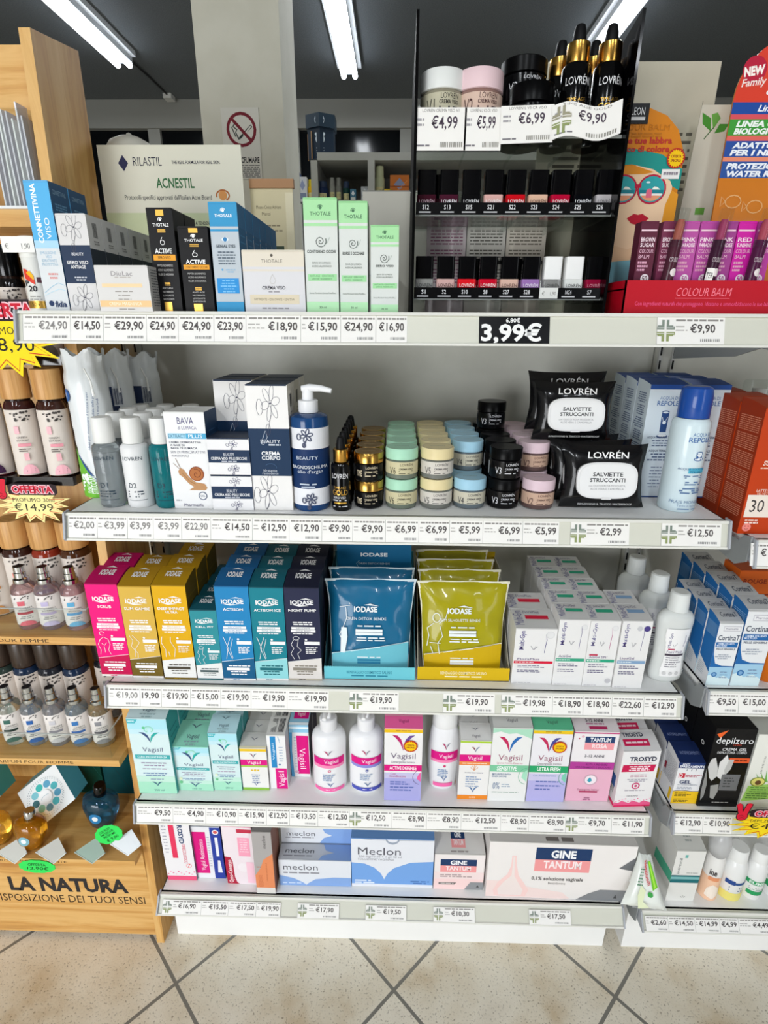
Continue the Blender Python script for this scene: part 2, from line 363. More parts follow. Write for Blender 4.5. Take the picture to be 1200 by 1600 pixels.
def unit(x0, x1, keys, label, bracket):
    u = thing('shelving_unit', label, 'shelves', (0, 0, 0)); 
    for k in keys: make_shelf(u, k, x0, x1, bracket)
    MB().box(x0, x1, 1.1, 1.112, 0, 1.37, PANEL).build('back_panel', u)
    MB().box(x0+.004, x1-.004, .856, .866, 0, .13, SHELF).box(x0+.004, x0+.014, .866, 1.09, 0, .13, SHELF).build('plinth', u)
    for xc in (x0-.0175, x1+.0175) if x0 == 0 else (x1+.0175,):
        mb = MB().box(xc-.0155, xc+.0155, 1.085, 1.125, 0, 1.37, PANEL)
        for s in (-1, 1):
            mb.box(xc+s*.0125-.003, xc+s*.0125+.003, 1.079, 1.085, 0, 1.37, METAL)
            z = .03
            while z < 1.35: mb.box(xc+s*.0125-.0016, xc+s*.0125+.0016, 1.0784, 1.0792, z, z+.016, SLOT); z += .025
        mb.build('upright', u)
    return u
unit(0, 1.0, '12345', 'white metal shelving unit standing between the pine stand and the next gondola', False)
unit(1.035, 1.62, '16789', 'next white shelving unit with grey brackets, holding the orange and blue cartons', True)
XG = M('#9aa39a', .6); INK = M('#55504f', .7); INK2 = M('#8b8886', .7); PAPER = M('#eceae6', .55)
def pharm_cross(x, y, h, c, W_, H_):      # a cross split into four angled quarters
    k = h*H_/W_; o = []; c2 = M('#8f9a68', .7)
    for s in (-1, 1):
        for t, cc in ((1, c), (-1, c2)):
            X_ = lambda a: x+s*a*k
            o.append(P([(X_(.05), y+t*.06*h), (X_(.44), y+t*.06*h), (X_(.44), y+t*.2*h), (X_(.36), y+t*.2*h), (X_(.36), y+t*.25*h), (X_(.17), y+t*.25*h), (X_(.17), y+t*.5*h), (X_(.05), y+t*.5*h)], cc))
            o.append(R(min(X_(.02), X_(.4)), y+t*.13*h-.012*h, max(X_(.02), X_(.4)), y+t*.13*h+.012*h, PAPER))
    return o
def price_tag(rail, x0, x1, price, where, cross=False, faint=False, name='', low=False):
    Y, z, t, hs = RS[rail]; w = x1-x0; h = .034 if hs > .035 else .027
    a = -math.atan2(t, hs); mb = MB()
    mb.box(0, w, -.0003, 0, 0, h, PAPER)
    ink = INK if not faint else INK2; it = []
    F = flat((w/2, -.0003, 0), (1, 0, 0), (0, 0, 1), (0, -1, 0)); tw = len(price)*.0064; tw = min(tw, w*.8)
    xc = 1-(tw/2+.004)/w if not cross else 1-(tw/2+.012)/w
    if w > .075 and not cross: xc = .62
    it += [R(0, 0, .0006/w, 1, M('#a9a9a4', .7)), G(.28 if cross else .06, .97, .89, .07, 1, .1, M('#8f8c88', .7)),
           G(.28 if cross else .04, xc-tw/w/2-.03, .66, .05, 2, .14, M('#b3b0ac', .7), 'l')] if w-tw > .012 else [R(0, 0, .0006/w, 1, M('#a9a9a4', .7)), G(.06, .97, .89, .07, 1, .1, M('#8f8c88', .7))]
    it += [T(price, xc, .59, .3, ink, b=.02, w=tw/w)]
    it += bars(max(.3, xc-.03), .95, .1, .2, M('#8d8d8d', .7), 11)
    if cross: it += pharm_cross(.011/w, .5, .8, M('#7f8a80', .7), w, h)
    paint(mb, F, w, h, it)
    o = mb.build('price_tag', None, (x0, Y-t*.86-.0052-(.003 if hs < .035 else 0), z-hs+.0035), (a, 0, 0))
    pos = {'1': 'top', '2': 'second', '3': 'third', '4': 'fourth', '5': 'bottom', '6': 'upper', '7': 'upper', '8': 'lower', '9': 'bottom'}[rail]
    tag(o, 'price tag %s on the %s rail, under %s' % (price if rail != '6' else 'cut after the euro sign', pos, where), 'price tag', 'price tags on the shelf rails')
for r, x, p, w, fl in [
  ('1', (0.0061,0.07), '€24,90', 'the tall blue carton', 'f'), ('1', (0.07,0.114), '€14,50', 'the floral serum cartons', ''), ('1', (0.114,0.1715), '€29,90', 'the low white cream carton', ''),
  ('1', (0.1715,0.2139), '€24,90', 'the taller black carton', ''), ('1', (0.2139,0.2612), '€24,90', 'the shorter black carton', ''), ('1', (0.2612,0.3037), '€23,90', 'the blue eye-cream carton', ''),
  ('1', (0.3037,0.3758), '€18,90', 'the beige cream carton', ''), ('1', (0.3758,0.4282), '€15,90', 'the tallest green carton', ''), ('1', (0.4282,0.4745), '€24,90', 'the second green carton', ''),
  ('1', (0.4745,0.5156), '€16,90', 'the shortest green carton', ''), ('1', (0.8385,0.9253), '€9,90', 'the red lip balm tray', 'x'),
  ('2', (0.0024,0.0474), '€2,00', 'the cotton pad bags', 'f'), ('2', (0.0474,0.0942), '€3,99', 'the clear toner bottle', 'f'), ('2', (0.0942,0.134), '€3,99', 'the white cleansing milk', 'f'),
  ('2', (0.134,0.1776), '€3,99', 'the teal lotion bottle', 'f'), ('2', (0.1776,0.2221), '€22,90', 'the snail carton', 'f'), ('2', (0.2221,0.2861), '€14,50', 'the stacked navy cream cartons', ''),
  ('2', (0.2861,0.3421), '€12,90', 'the tall navy body cream carton', ''), ('2', (0.3421,0.392), '€12,90', 'the navy pump bottle', ''), ('2', (0.392,0.4388), '€9,90', 'the black dropper bottles', ''),
  ('2', (0.4388,0.4884), '€9,90', 'the gold-lidded jars', ''), ('2', (0.4884,0.5388), '€6,99', 'the mint-lidded jars', ''), ('2', (0.5388,0.5852), '€6,99', 'the cream-lidded jars', ''),
  ('2', (0.5852,0.6353), '€5,99', 'the light blue jars', ''), ('2', (0.6353,0.6949), '€6,99', 'the black jars', ''), ('2', (0.6949,0.7495), '€5,99', 'the pink jars', ''),
  ('2', (0.7666,0.8542), '€2,99', 'the black wipes packs', 'x'), ('2', (0.9016,0.9903), '€12,50', 'the water spray can', 'x'),
  ('3', (0.0021,0.0584), '€19,00', 'the magenta cartons', 'f'), ('3', (0.0584,0.0962), '19,90', 'the pale gold cartons', ''), ('3', (0.0962,0.1477), '€19,90', 'the strong yellow cartons', ''),
  ('3', (0.1477,0.2012), '€15,00', 'the small teal cartons', ''), ('3', (0.2012,0.2546), '€19,90', 'the blue cartons', ''), ('3', (0.2546,0.318), '€19,90', 'the teal ice cartons', ''),
  ('3', (0.318,0.3912), '€19,90', 'the dark navy cartons', ''), ('3', (0.4272,0.5134), '€19,90', 'the blue bag tray', 'x'), ('3', (0.5902,0.68), '€19,90', 'the yellow bag tray', 'x'),
  ('3', (0.691,0.7791), '€19,98', 'the red-striped white cartons', 'x'), ('3', (0.7791,0.8318), '€18,90', 'the green-striped cartons', ''), ('3', (0.8318,0.881), '€18,90', 'the two-in-one gel cartons', ''),
  ('3', (0.881,0.9355), '€22,60', 'the blue-striped cartons', ''), ('3', (0.9355,0.9919), '€12,90', 'the frosted gel bottles', ''),
  ('4', (0.0019,0.0738), '€9,50', 'the largest aqua carton', ''), ('4', (0.0738,0.139), '€4,90', 'the smallest aqua carton', ''), ('4', (0.139,0.2027), '€10,90', 'the middle aqua carton', ''),
  ('4', (0.2027,0.2585), '€15,90', 'the small yellow-topped carton', ''), ('4', (0.2585,0.304), '€12,90', 'the slim barcode cartons', ''), ('4', (0.304,0.3595), '€13,50', 'the blue and pink cartons', ''),
  ('4', (0.3595,0.4211), '€12,50', 'the all-pink-banded white bottle', ''), ('4', (0.4211,0.5037), '€12,50', 'the pink and blue banded bottle', 'x'), ('4', (0.5037,0.571), '€8,90', 'the lilac starburst carton', ''),
  ('4', (0.571,0.638), '€8,90', 'the short flat white bottle', ''), ('4', (0.638,0.7146), '€12,50', 'the orange-footed carton', ''), ('4', (0.7146,0.7688), '€8,90', 'the pale green carton', ''),
  ('4', (0.7688,0.8399), '€8,90', 'the green-banded starburst carton', ''), ('4', (0.8399,0.9278), '€9,70', 'the all-pink carton', 'x'), ('4', (0.9278,0.991), '€11,90', 'the white and crimson carton', ''),
  ('5', (0.0087,0.0936), '€16,90', 'the white and pink carton', 'x'), ('5', (0.0936,0.1527), '€15,50', 'the magenta and blue carton', ''), ('5', (0.1527,0.2131), '€17,50', 'the pale pink carton', ''),
  ('5', (0.2131,0.2663), '€19,90', 'the orange carton', ''), ('5', (0.3026,0.3929), '€17,90', 'the two flat cartons', 'x'), ('5', (0.4497,0.5379), '€19,50', 'the blue-waved carton', 'x'),
  ('5', (0.5956,0.6845), '€10,30', 'the small blush carton', 'x'), ('5', (0.8,0.8891), '€17,50', 'the wide blush carton', 'x'),
  ('6', (1.0273,1.0847), '€16,90', 'the orange-red cartons', ''), ('7', (1.0314,1.0854), '€9,50', 'the smaller blue cartons', ''), ('7', (1.0854,1.135), '€15,00', 'the larger blue cartons', ''),
  ('8', (1.0333,1.0888), '€12,90', 'the yellow-footed gel cartons', ''), ('8', (1.0888,1.1429), '€10,90', 'the black depilatory carton', ''),
  ('9', (1.04,1.0877), '€2,60', 'the green wipes', ''), ('9', (1.0877,1.1432), '€14,50', 'the teal-banded carton', ''), ('9', (1.1432,1.1945), '€14,99', 'the peach bottle', ''),
  ('9', (1.1945,1.2339), '€4,99', 'the yellow-labelled bottle', ''), ('9', (1.2339,1.2994), '€4,49', 'the green-labelled bottle', '')]:
    price_tag(r, x[0], x[1], p, w, 'x' in fl, 'f' in fl)
x0, x1 = 0.6093,0.7007; mb = MB().box(0, x1-x0, -.0004, 0, 0, .034, M('#0c0d10', .25)); w_ = x1-x0
paint(mb, flat((w_/2, -.0004, 0), (1, 0, 0), (0, 0, 1), (0, -1, 0)), w_, .034, [T('3,99€', .46, .4, .6, '#f0f0ee', b=.03, w=.86), T('6,80€', .48, .86, .15, '#f0f0ee', b=.02, w=.2)])
tag(mb.build('offer_price_sign', None, (x0, .755-.0115*.86-.0054, 1.375-.041+.0035), (-math.atan2(.0115, .041), 0, 0)), 'black offer price sign 3,99€ in big white figures on the top rail', 'price sign')

# ---------------------------------------------------------------- pine stand
ST = thing('wooden_display_stand', 'tall pine display stand of perfumes beside the white shelving', 'display stand', (0, 0, 0))
LEAN = lambda z: .835+.055*z
q = lambda p, x: (x, p[0], p[1])
MB().prism([(LEAN(0), 0), (LEAN(0)+.2, 0), (LEAN(1.76)+.13, 1.775), (LEAN(1.76), 1.752)], -.0372, -.0205, q, MW_Z).build('side_panel', ST)
MB().box(-.62, -.038, .956, .97, 1.645, 1.742, MW_X).build('header_board', ST)
MB().box(-.62, -.038, 1.03, 1.04, 0, 1.7, MW_Z).build('back_board', ST)
MB().box(-.62, -.038, .912, 1.03, 1.498, 1.522, MW_X).build('shelf_board', ST)
DKSH = M('#1a1716', .12, spec=.6)
MB().box(-.62, -.038, .892, 1.03, 1.3, 1.305, DKSH).box(-.62, -.038, .887, .892, 1.2945, 1.308, DKSH).build('dark_shelf', ST)
MB().box(-.62, -.038, .858, 1.03, 1.1, 1.1145, DKSH).build('dark_shelf', ST)
mb = MB().box(-.62, -.038, .845, 1.03, .796, .8115, MW_X)
paint(mb, flat((-.2, .845, .796), (1, 0, 0), (0, 0, 1), (0, -1, 0)), .3, .0155, [T('PARFUM POUR FEMME', .42, .5, .42, '#3a2416', w=.6)])
mb.build('shelf_board', ST)
mb = MB().box(-.62, -.038, .83, 1.03, .5255, .5405, MW_X)
paint(mb, flat((-.2, .83, .5255), (1, 0, 0), (0, 0, 1), (0, -1, 0)), .3, .015, [T('EAU DE PARFUM POUR HOMME', .37, .5, .44, '#3a2416', w=.72)])
mb.build('shelf_board', ST)
mb = MB().box(-.62, -.038, .815, 1.03, .272, .2865, MW_X)
paint(mb, flat((-.2, .815, .272), (1, 0, 0), (0, 0, 1), (0, -1, 0)), .3, .0145, [T('PROFUMI DELLA MENTE', .3, .5, .36, '#3a2416', w=.5)])
mb.build('shelf_board', ST)
mb = MB().box(-.62, -.0375, .845, .862, .012, .272, MW_X)
paint(mb, flat((-.34, .845, .012), (1, 0, 0), (0, 0, 1), (0, -1, 0)), .6, .26, [T('LA NATURA', .70, .60, .15, '#2b2a2c', b=.04, w=.45), T('A DISPOSIZIONE DEI TUOI SENSI', .665, .43, .085, '#3a2c20', w=.63)])
mb.build('front_board', ST)
for yy, z in ((.85, .8125), (.837, .5415)):
    mb = MB().box(-.6, -.055, yy, yy+.002, z, z+.055, ACRY).box(-.6, -.055, yy-.0004, yy+.0024, z+.0545, z+.056, EDGE).box(-.057, -.055, yy+.002, yy+.13, z, z+.055, ACRY).box(-.0574, -.0546, yy+.002, yy+.13, z+.0545, z+.056, EDGE); mb.build('acrylic_guard', ST)
# leaflets in an acrylic holder on the top shelf board
hx, hy, hz = -.0685, .925, 1.5225
t = thing('brochure_holder', 'clear acrylic tube of white leaflets on the top pine board', 'leaflet holder', (hx, hy, hz))
MB().box(-.045, .029, -.012, .03, 0, .004, M('#e4e6e6', .3)).build('base', t)
MB().box(-.04, .029, -.008, -.0065, .004, .13, ACRY).box(.0275, .029, -.0065, .026, .004, .13, ACRY).build('sleeve', t)
for i in range(8):
    xx = hx-.03+i*.0072; a = random.uniform(-.02, .02)
    o = MB().box(-.0012, .0012, 0, .026, 0, .125+random.uniform(-.014, .014), M(('#eceaf0', '#dcd9e2', '#f2f2f2')[i % 3], .5)).build('leaflet', None, (xx, hy-.004, hz+.0045), (0, a, 0))
    tag(o, 'white folded leaflet standing in the clear acrylic holder', 'leaflet', 'leaflets in the acrylic holder')
# perfume bottles with wooden caps
def wood_bottle(x, y, z, r, h, capm, glass, accent, band, label, group, foot=None):
    t = thing('perfume_bottle', label, 'perfume bottle', (x, y, z), .68, group); hb = h*.685
    mb = MB().lathe([(r*.92, 0), (r, .004), (r, hb-.004), (r*.93, hb), (r*.86, hb+.004)], M(glass, .12, coat=.4), 32)
    F = round_(r, .002); Wd = 2*r*2.4; hh = hb-.008
    it = [R(0, .0, 1, .975, '#ddd3ca')]
    rnd = random.Random(3)
    for k in range(22): it.append(E(.33+rnd.random()*.26, .82+rnd.random()*.13, .009+.011*rnd.random(), 0.009+.009*rnd.random(), '#4a4542'))
    it += [R(.36, .63, .42, .74, accent), T('GREEN', .435, .575, .026, '#4a4340', w=.13), T('BOTANIC', .44, .53, .026, '#4a4340', w=.15), R(.37, .44, .53, .485, band), G(.37, .53, .4, .012, 2, .03, '#6a615c', 'l'), R(.42, .23, .48, .34, accent), P([(.36+.2*p[0], .02+.15*p[1]) for p in arc(.5, 0, .5, 1, 0, 180, 10)], foot or accent), G(.4, .53, .1, .01, 2, .03, '#7a6a66')]
    paint(mb, F, Wd, hh, it); mb.build('body', t)
    MB().lathe([(r*.8, hb+.004), (r*.8, hb+.008)], M('#2a1a14', .2), 24).build('neck', t)
    MB().lathe([(r*.95, hb+.008), (r*.97, hb+.01), (r*.97, h-.002), (r*.94, h)], capm, 32).build('cap', t)
    return t
G1 = 'wood-capped pink perfume bottles'
x, y, z, r, h = -0.0618,0.8815,1.1154,0.0224,0.1741
wood_bottle(x-.003, y, z, r, h, MW_CAP, '#3a2018', '#f0b7bf', '#e79aa6', 'pink perfume bottle with wooden cap beside the cotton pad bag', G1, '#f2b4c0')
wood_bottle(x-.057, y, z, r, h, MW_CAP, '#3a1c18', '#f0b7bf', '#e79aa6', 'pink perfume bottle with wooden cap under the yellow offer burst', G1, '#f2b4c0')
wood_bottle(x-.114, y, z, r, h, MW_CAP, '#7a2c38', '#e9a7b6', '#c0708a', 'wood-capped perfume bottle with a purple foot, cut by the frame', G1, '#3b1c3f')
wood_bottle(x-.031, y+.055, z, r, h, MW_CAP, '#3a2018', '#f0b7bf', '#e79aa6', 'wood-capped perfume bottle standing behind the two pink ones', G1, '#f2b4c0')
G2 = 'wood-capped perfume bottles on the women shelf'
x, y, z, r, h = -0.2243,0.9401,0.8124,0.0283,0.1979
for i, (dx, ac, bd, ft, nm) in enumerate([(0, '#f08d80', '#b34a4c', '#8c3a40', 'coral label behind the coral tester'), (.0575, '#b8a7dd', '#a796cf', '#8a6fa8', 'lilac label behind the lilac tester'), (.112, '#7cc0e8', '#5aa2d6', '#6aa5d8', 'sky blue label beside the magenta carton'), (-.058, '#e7b06a', '#b9803c', '#c58a4a', 'amber label at the frame edge')]):
    wood_bottle(x+dx, y, z, r*.94, h, MW_CAP, ('#3a2018', '#8a2f1c', '#4a2a16', '#3a2018')[i], ac, bd, 'tall wood-capped perfume bottle with a '+nm, G2, ft)
G3 = 'dark-capped perfume bottles on the men shelf'
x, y, z, r, h = -0.1641,0.9435,0.5414,0.0272,0.2012
for i, (dx, ac, bd, nm) in enumerate([(0, '#2f6fae', '#2f6fae', 'blue label, third along the men shelf'), (-.052, '#b9b7c6', '#77767f', 'pale grey label on the men shelf'), (-.104, '#2b67b0', '#3f76b4', 'blue label behind the first blue tester'), (-.156, '#9aa39a', '#2a2a2a', 'green-grey label at the frame edge'), (.05, '#8a8a88', '#4a4a4a', 'grey label beside the pine side panel')]):
    wood_bottle(x+dx, y+(.03 if dx > 0 else 0), z, r*.92, h, MW_DARK, ('#182a44', '#20222a', '#182a44', '#2c3a34', '#1b1b1f')[i], ac, bd, 'tall dark-capped perfume bottle with a '+nm, G3, ('#2a6aa8', '#a4a4ae', '#2a5f9c', '#3d6a5a', '#6a6a68')[i])
x, y, z, r, h = -0.1358,0.915,1.3054,0.0433,0.1745
wood_bottle(-.074, .925, 1.3054, .0195, .168, BLACKG, '#12100f', '#2f5f94', '#1f4f86', 'black-capped perfume bottle with a blue label beside the sunscreen tube', 'black-capped perfume bottles', '#8f8780')
wood_bottle(-.118, .925, 1.3054, .0195, .168, BLACKG, '#12100f', '#e9a7a0', '#d9938c', 'black-capped perfume bottle with a rose label at the frame edge', 'black-capped perfume bottles', '#8f8780')
# spray testers
def tester(x, y, z, r, h, accent, band, tint, label, group):
    t = thing('perfume_tester', label, 'perfume tester', (x, y+.013, z), .68, group); hb = h*.74
    mb = MB().lathe([(r*.9, 0), (r, .004), (r, hb*.86), (r*.9, hb*.94), (r*.62, hb)], M(tint, .05, trans=.85), 28)
    F = round_(r, hb*.12); hh = hb*.68; it = [R(0, 0, 1, 1, '#e6e0dc')]; rnd = random.Random(5)
    for k in range(9): it.append(E(.3+rnd.random()*.25, .86+rnd.random()*.1, .012, .012, '#55504c'))
    it += [R(.34, .66, .46, .8, accent), T('GREEN', .46, .58, .045, '#555', w=.2), T('BOTANIC', .46, .51, .045, '#555', w=.24), R(.3, .37, .56, .45, band), G(.32, .56, .3, .02, 2, .06, '#777'), P([(.3+.28*p[0], .0+.16*p[1]) for p in arc(.5, 0, .5, 1, 0, 180, 10)], accent)]
    paint(mb, F, 2*r*2.3, hh, it); mb.build('body', t)
    MB().lathe([(r*.62, hb+.0002), (r*.64, hb+.002), (r*.62, hb+.008), (r*.47, hb+.01), (r*.47, h-.012), (r*.42, h-.011), (r*.42, h)], CHROME, 20).lathe([(r*.36, h), (r*.34, h+.0006)], M('#1d1d20', .2), 20).build('spray_pump', t)
    return t
x, y, z, r, h = -0.0972,0.8735,0.8124,0.0241,0.1235
for i, (xx, ac, bd, tn, nm) in enumerate([(x, '#69b4dd', '#5a9fd0', '#efc2c6', 'sky blue tester bottle beside the magenta carton'), (x-.049, '#c9bfe0', '#b9aacb', '#f0d8dc', 'lilac tester bottle in the middle of the women shelf'), (x-.093, '#e06a78', '#b0404c', '#f3d0d0', 'rose tester bottle, first on the women shelf')]):
    tester(xx, y, z, r*.88, h, ac, bd, tn, nm, 'spray testers on the women shelf')
x, y, z, r, h = -0.0908,0.8688,0.5414,0.0228,0.1313
for i, (dx, ac, bd, tn, nm) in enumerate([(0, '#8c8c90', '#5a5a60', '#ead9b0', 'amber-tinted tester bottle next to the pine side panel'), (-.0465, '#3f78b5', '#3f68a8', '#d9e8f0', 'pale blue tester bottle with a blue label on the men shelf'), (-.0925, '#c9c7cc', '#8d8b93', '#e8e8ec', 'clear tester bottle with a pale grey label on the men shelf'), (-.1385, '#2f62a8', '#2f62a8', '#dfe8f0', 'clear tester bottle with a dark blue label on the men shelf'), (-.185, '#3f6a60', '#2a3a34', '#e0e8e0', 'tester bottle at the frame edge on the men shelf')]):
    tester(x+dx, y, z, r*.9, h, ac, bd, tn, nm, 'spray testers on the men shelf')
# gift boxes, perfumes and notes on the lowest board
def gift(x, y, z, s, rzz, label, dots, face, side, dark=False):
    t = thing('gift_box', label, 'gift box', (x, y, z), 0, 'gift boxes on the lowest pine board')
    mb = MB(); c, sn = math.cos(rzz), math.sin(rzz)
    def xf(p): X, Z = p[0], p[2]; v_ = X*sn+Z*c; return (X*c-Z*sn, p[1]*.9+.62*v_, .78*v_-p[1]*.1+s*.12)
    mb.box(-s/2, s/2, 0, .055, -s/2, s/2, M(side, .3), xf)
    def F(a, b, e): return Vector(xf((a, -e, b-s/2)))
    F.seg = 9; it = [R(0, 0, 1, 1, face)]
    if dots:
        for k in range(9):
            a = math.radians(20+40*k); it.append(E(.5+.27*math.cos(a), .5+.27*math.sin(a), .085, .085, dots[k % len(dots)]))
        for rr, n_ in ((.39, 44), (.43, 52)):
            for k in range(n_): a = 2*math.pi*k/n_; it.append(E(.5+rr*math.cos(a), .5+rr*math.sin(a), .008, .008, '#6a7f8c'))
        it.append(E(.5, .5, .16, .16, '#eef1f2')); it.append(L(arc(.5, .5, .1, .04, 20, 200), .01, '#9fb8c4'))
    else: it += [L([(.0, .3), (1, .75)], .012, '#0c2c2c')]
    paint(mb, F, s, s, it); mb.build('carton', t)
    return t
TEAL = ['#4fb0b8', '#5a9fc0', '#3fb3ae', '#7cc0cc', '#3c6a70', '#8fc4a4', '#6a98a8']
gift(-0.2673,0.905,0.3499, .094, .72, 'white gift box with a ring of teal spots, tipped on its corner', TEAL, '#e6ebec', '#4f9fb4')
gift(-0.4356,0.905,0.3522, .094, .72, 'white gift box with a brown flower ring at the frame edge', ['#b99a7a', '#8a6a58', '#c9b49a'], '#e3e6de', '#3f8f8c')
for x_, lb, c_ in ((-.235, 'dark green carton behind the brown-ringed gift box', '#0f4a3e'), (-.135, 'dark teal carton behind the spotted gift box and the blue flacon', '#0d4a50')):
    carton(x_, .985, .287, .095, .16, .04, c_, lb, front=[L([(0, .9), (.6, .1)], .012, '#0a2c2c'), L([(.5, .9), (1, .3)], .008, '#1f6a64')], r=.25)
def perfume(x, y, z, s, tint, capc, label, badge):
    t = thing('perfume_flacon', label, 'perfume bottle', (x, y, z), 0, 'round perfume flacons on the lowest board')
    mb = MB().lathe([(.02*s, 0), (.027*s, .004*s), (.034*s, .03*s), (.04*s, .055*s), (.037*s, .075*s), (.026*s, .083*s), (.012*s, .084*s)], M(tint, .03, trans=.8), 32, sy=.7)
    paint(mb, round_(.0385*s, .02*s, .72), .08*s, .06*s, [E(.5, .36, .17, .17, badge), E(.5, .36, .08, .08, '#e9eff0')]); mb.build('body', t)
    MB().lathe([(.011*s, .084*s), (.013*s, .087*s), (.0125*s, .11*s), (.011*s, .112*s)], capc, 20).build('cap', t)
    return t
fx, fy, fz, fr, fh = -0.2779,0.8712,0.2874,0.0427,0.148
perfume(fx+.004, fy-.03, fz+.004, .86, '#e0a020', CHROME, 'amber perfume flacon with a silver cap and blue badge', '#7fb0bc').rotation_euler = (-.06, .12, 0)
perfume(fx-.075, fy-.018, fz+.0005, .86, '#e0ac3a', CHROME, 'amber perfume flacon at the frame edge', '#c9b48a')
perfume(fx+.128, fy+.03, fz+.004, 1.0, '#2f6f92', BLACKG, 'blue perfume flacon with a black cap beside the shelving', '#2f7fb4').rotation_euler = (0, .1, 0)
for i, (cx, cy) in enumerate(((58, 1330), (135, 1318), (-25, 1335), (205, 1310))):     # folded card stands under the flacons
    p = [-0.2115,0.812,0.3075, -0.128,0.812,0.3104, -0.2954,0.812,0.3045, -0.048,0.812,0.3367]
    p = [(p[3*k], p[3*k+1], p[3*k+2]) for k in range(4)][i]
    mb = MB()
    for sgn in (-1, 1): mb.prism([(0, -.032), (sgn*.033, .0), (sgn*.031, .002), (0, -.029)], 0, .002, lambda a, tt: (a[0], tt, a[1]), M(('#c9cdc9', '#a9b5ac', '#c9cdc9', '#dfe3e6')[i], .6))
    mb.add([(-.033, .001, 0), (0, .001, -.032), (.033, .001, 0), (0, .03, .008)], [(0, 1, 2, 3)], M(('#bdbcb4', '#93a89b', '#c3c2ba', '#dfe3e6')[i], .6))
    tag(mb.build('card_stand', None, p), ('grey folded card stand under the amber flacon', 'green folded card stand between the two offer clouds', 'folded card stand at the frame edge', 'pale folded card stand under the blue flacon')[i], 'card')
def cloud(pos, w, h, lines, label, rot, c='#35d95c'):
    mb = MB(); pts = []
    for k in range(48):
        a = 2*math.pi*k/48; rr = 1+.06*abs(math.sin(a*6)); pts.append((math.cos(a)*w/2*rr, math.sin(a)*h/2*rr))
    mb.prism(pts, -.0004, .0004, lambda p, t_: (p[0], t_, p[1]), M(c, .6))
    paint(mb, flat((0, -.0004, -h/2), (1, 0, 0), (0, 0, 1), (0, -1, 0)), w, h, [T(s, .5, yy, hh, '#123a1a', w=ww, b=.01, sh=.12) for s, yy, hh, ww in lines])
    tag(mb.build('offer_note', None, pos, rot), label, 'price note', 'green handwritten offer clouds')
cloud((-0.2496,0.813,0.2658), .076, .036, [('OFFERTA', .66, .2, .5), ('12.90€', .36, .22, .6)], 'green cloud note reading OFFERTA 12.90€ on the lowest pine board', (0, .02, 0))
cloud((-0.0841,0.82,0.3545), .062, .046, [('OLIO BODY', .78, .12, .5), ('EMOZIONE', .62, .12, .55), ('PROFUMI', .46, .12, .5), ('€ 9,00', .25, .14, .5)], 'green cloud note with four handwritten lines below the blue flacon', (0, -.6, 0))
def burst(pos, w, h, yel, head, l1, l2, label, rz, seed, hand=True, rim='#c8361c'):
    t = thing('offer_sign', label, 'offer sign', pos, 0, 'starburst offer signs'); rnd = random.Random(seed); a_, b_ = [], []
    n = 15
    for k in range(2*n):
        a = 2*math.pi*(k+.5)/(2*n); rr = (1.12 if k % 2 else .72)*rnd.uniform(.93, 1.08)
        a_.append((math.cos(a)*w/2*rr, math.sin(a)*h/2*rr)); b_.append((.5+math.cos(a)*.42*rr, .5+math.sin(a)*.42*rr))
    mb = MB().prism(a_, -.0003, .0004, lambda p, t_: (p[0], t_, p[1]), M(yel, .5))
    paint(mb, flat((0, -.0003, -h/2), (1, 0, 0), (0, 0, 1), (0, -1, 0)), w, h, [L(b_+b_[:1], .012, rim), T(l1, .52, .63, .11, '#1d1a16', w=.62), T(l2, .5, .42, .2, '#1d1a16', w=.58)]); mb.build('burst', t)
    mb = MB(); W2 = w*.72
    mb.prism([(p[0]*W2/2, p[1]*h*.16+h*.43) for p in ((-1, -.8), (-.6, -1), (.9, -1), (1, -.6), (1, .8), (.8, 1), (-.8, 1), (-1, .7))], -.0012, -.0004, lambda p, t_: (p[0]+w*.04, t_, p[1]), M('#24141a', .5))
    paint(mb, flat((w*.04, -.0012, h*.27), (1, 0, 0), (0, 0, 1), (0, -1, 0)), W2, h*.32, [T(head, .5, .5, .6, '#c4122f', w=.84, b=.035, ol=('#f6c3cd', .075))]); mb.build('heading', t)
    if hand:
        mb = MB()
        F = flat((-w*.43, -.0014, h*.1), (1, 0, 0), (0, 0, 1), (0, -1, 0)); s = w*.24
        it = []
        for c, g in (('#1a1012', .05), ('#d01732', 0)):
            it += [E(.5, .3, .3+g, .3+g, c), P([(.28-g, .4), (.04-g, .92), (.2, 1.02+g), (.34+g, .92), (.5+g, .45)], c), P([(.46-g, .45), (.62-g, .98), (.78, 1.06+g), (.92+g, .95), (.74+g, .4)], c)]
        it += [L([(.3, .3), (.46, .36), (.6, .3)], .04, '#7a0c1c'), L([(.34, .18), (.5, .24), (.66, .18)], .04, '#7a0c1c')]
        paint(mb, F, s, s*1.4, it); mb.build('victory_hand', t)
    return t
burst((-0.1092,0.85,1.069), .115, .062, '#f0e29a', 'OFFERTA', 'PROFUMO 30ml', '€14,99', 'pale yellow starburst reading OFFERTA €14,99 hung on the pine shelf', 0, 2)
burst((-0.1091,0.862,1.3348), .17, .098, '#f2d60a', 'OFFERTA', 'PROFUMO 30ml', '€18,90', 'bright yellow starburst reading OFFERTA 8,90 beside the top shelf rail', 0, 4, False)
burst((1.184,0.742,0.5157), .13, .06, '#f0d21a', 'OFFERTA', 'DEPILZERO TUTTO', '€4,90', 'yellow starburst offer sign on the rail of the next unit', 0, 6)

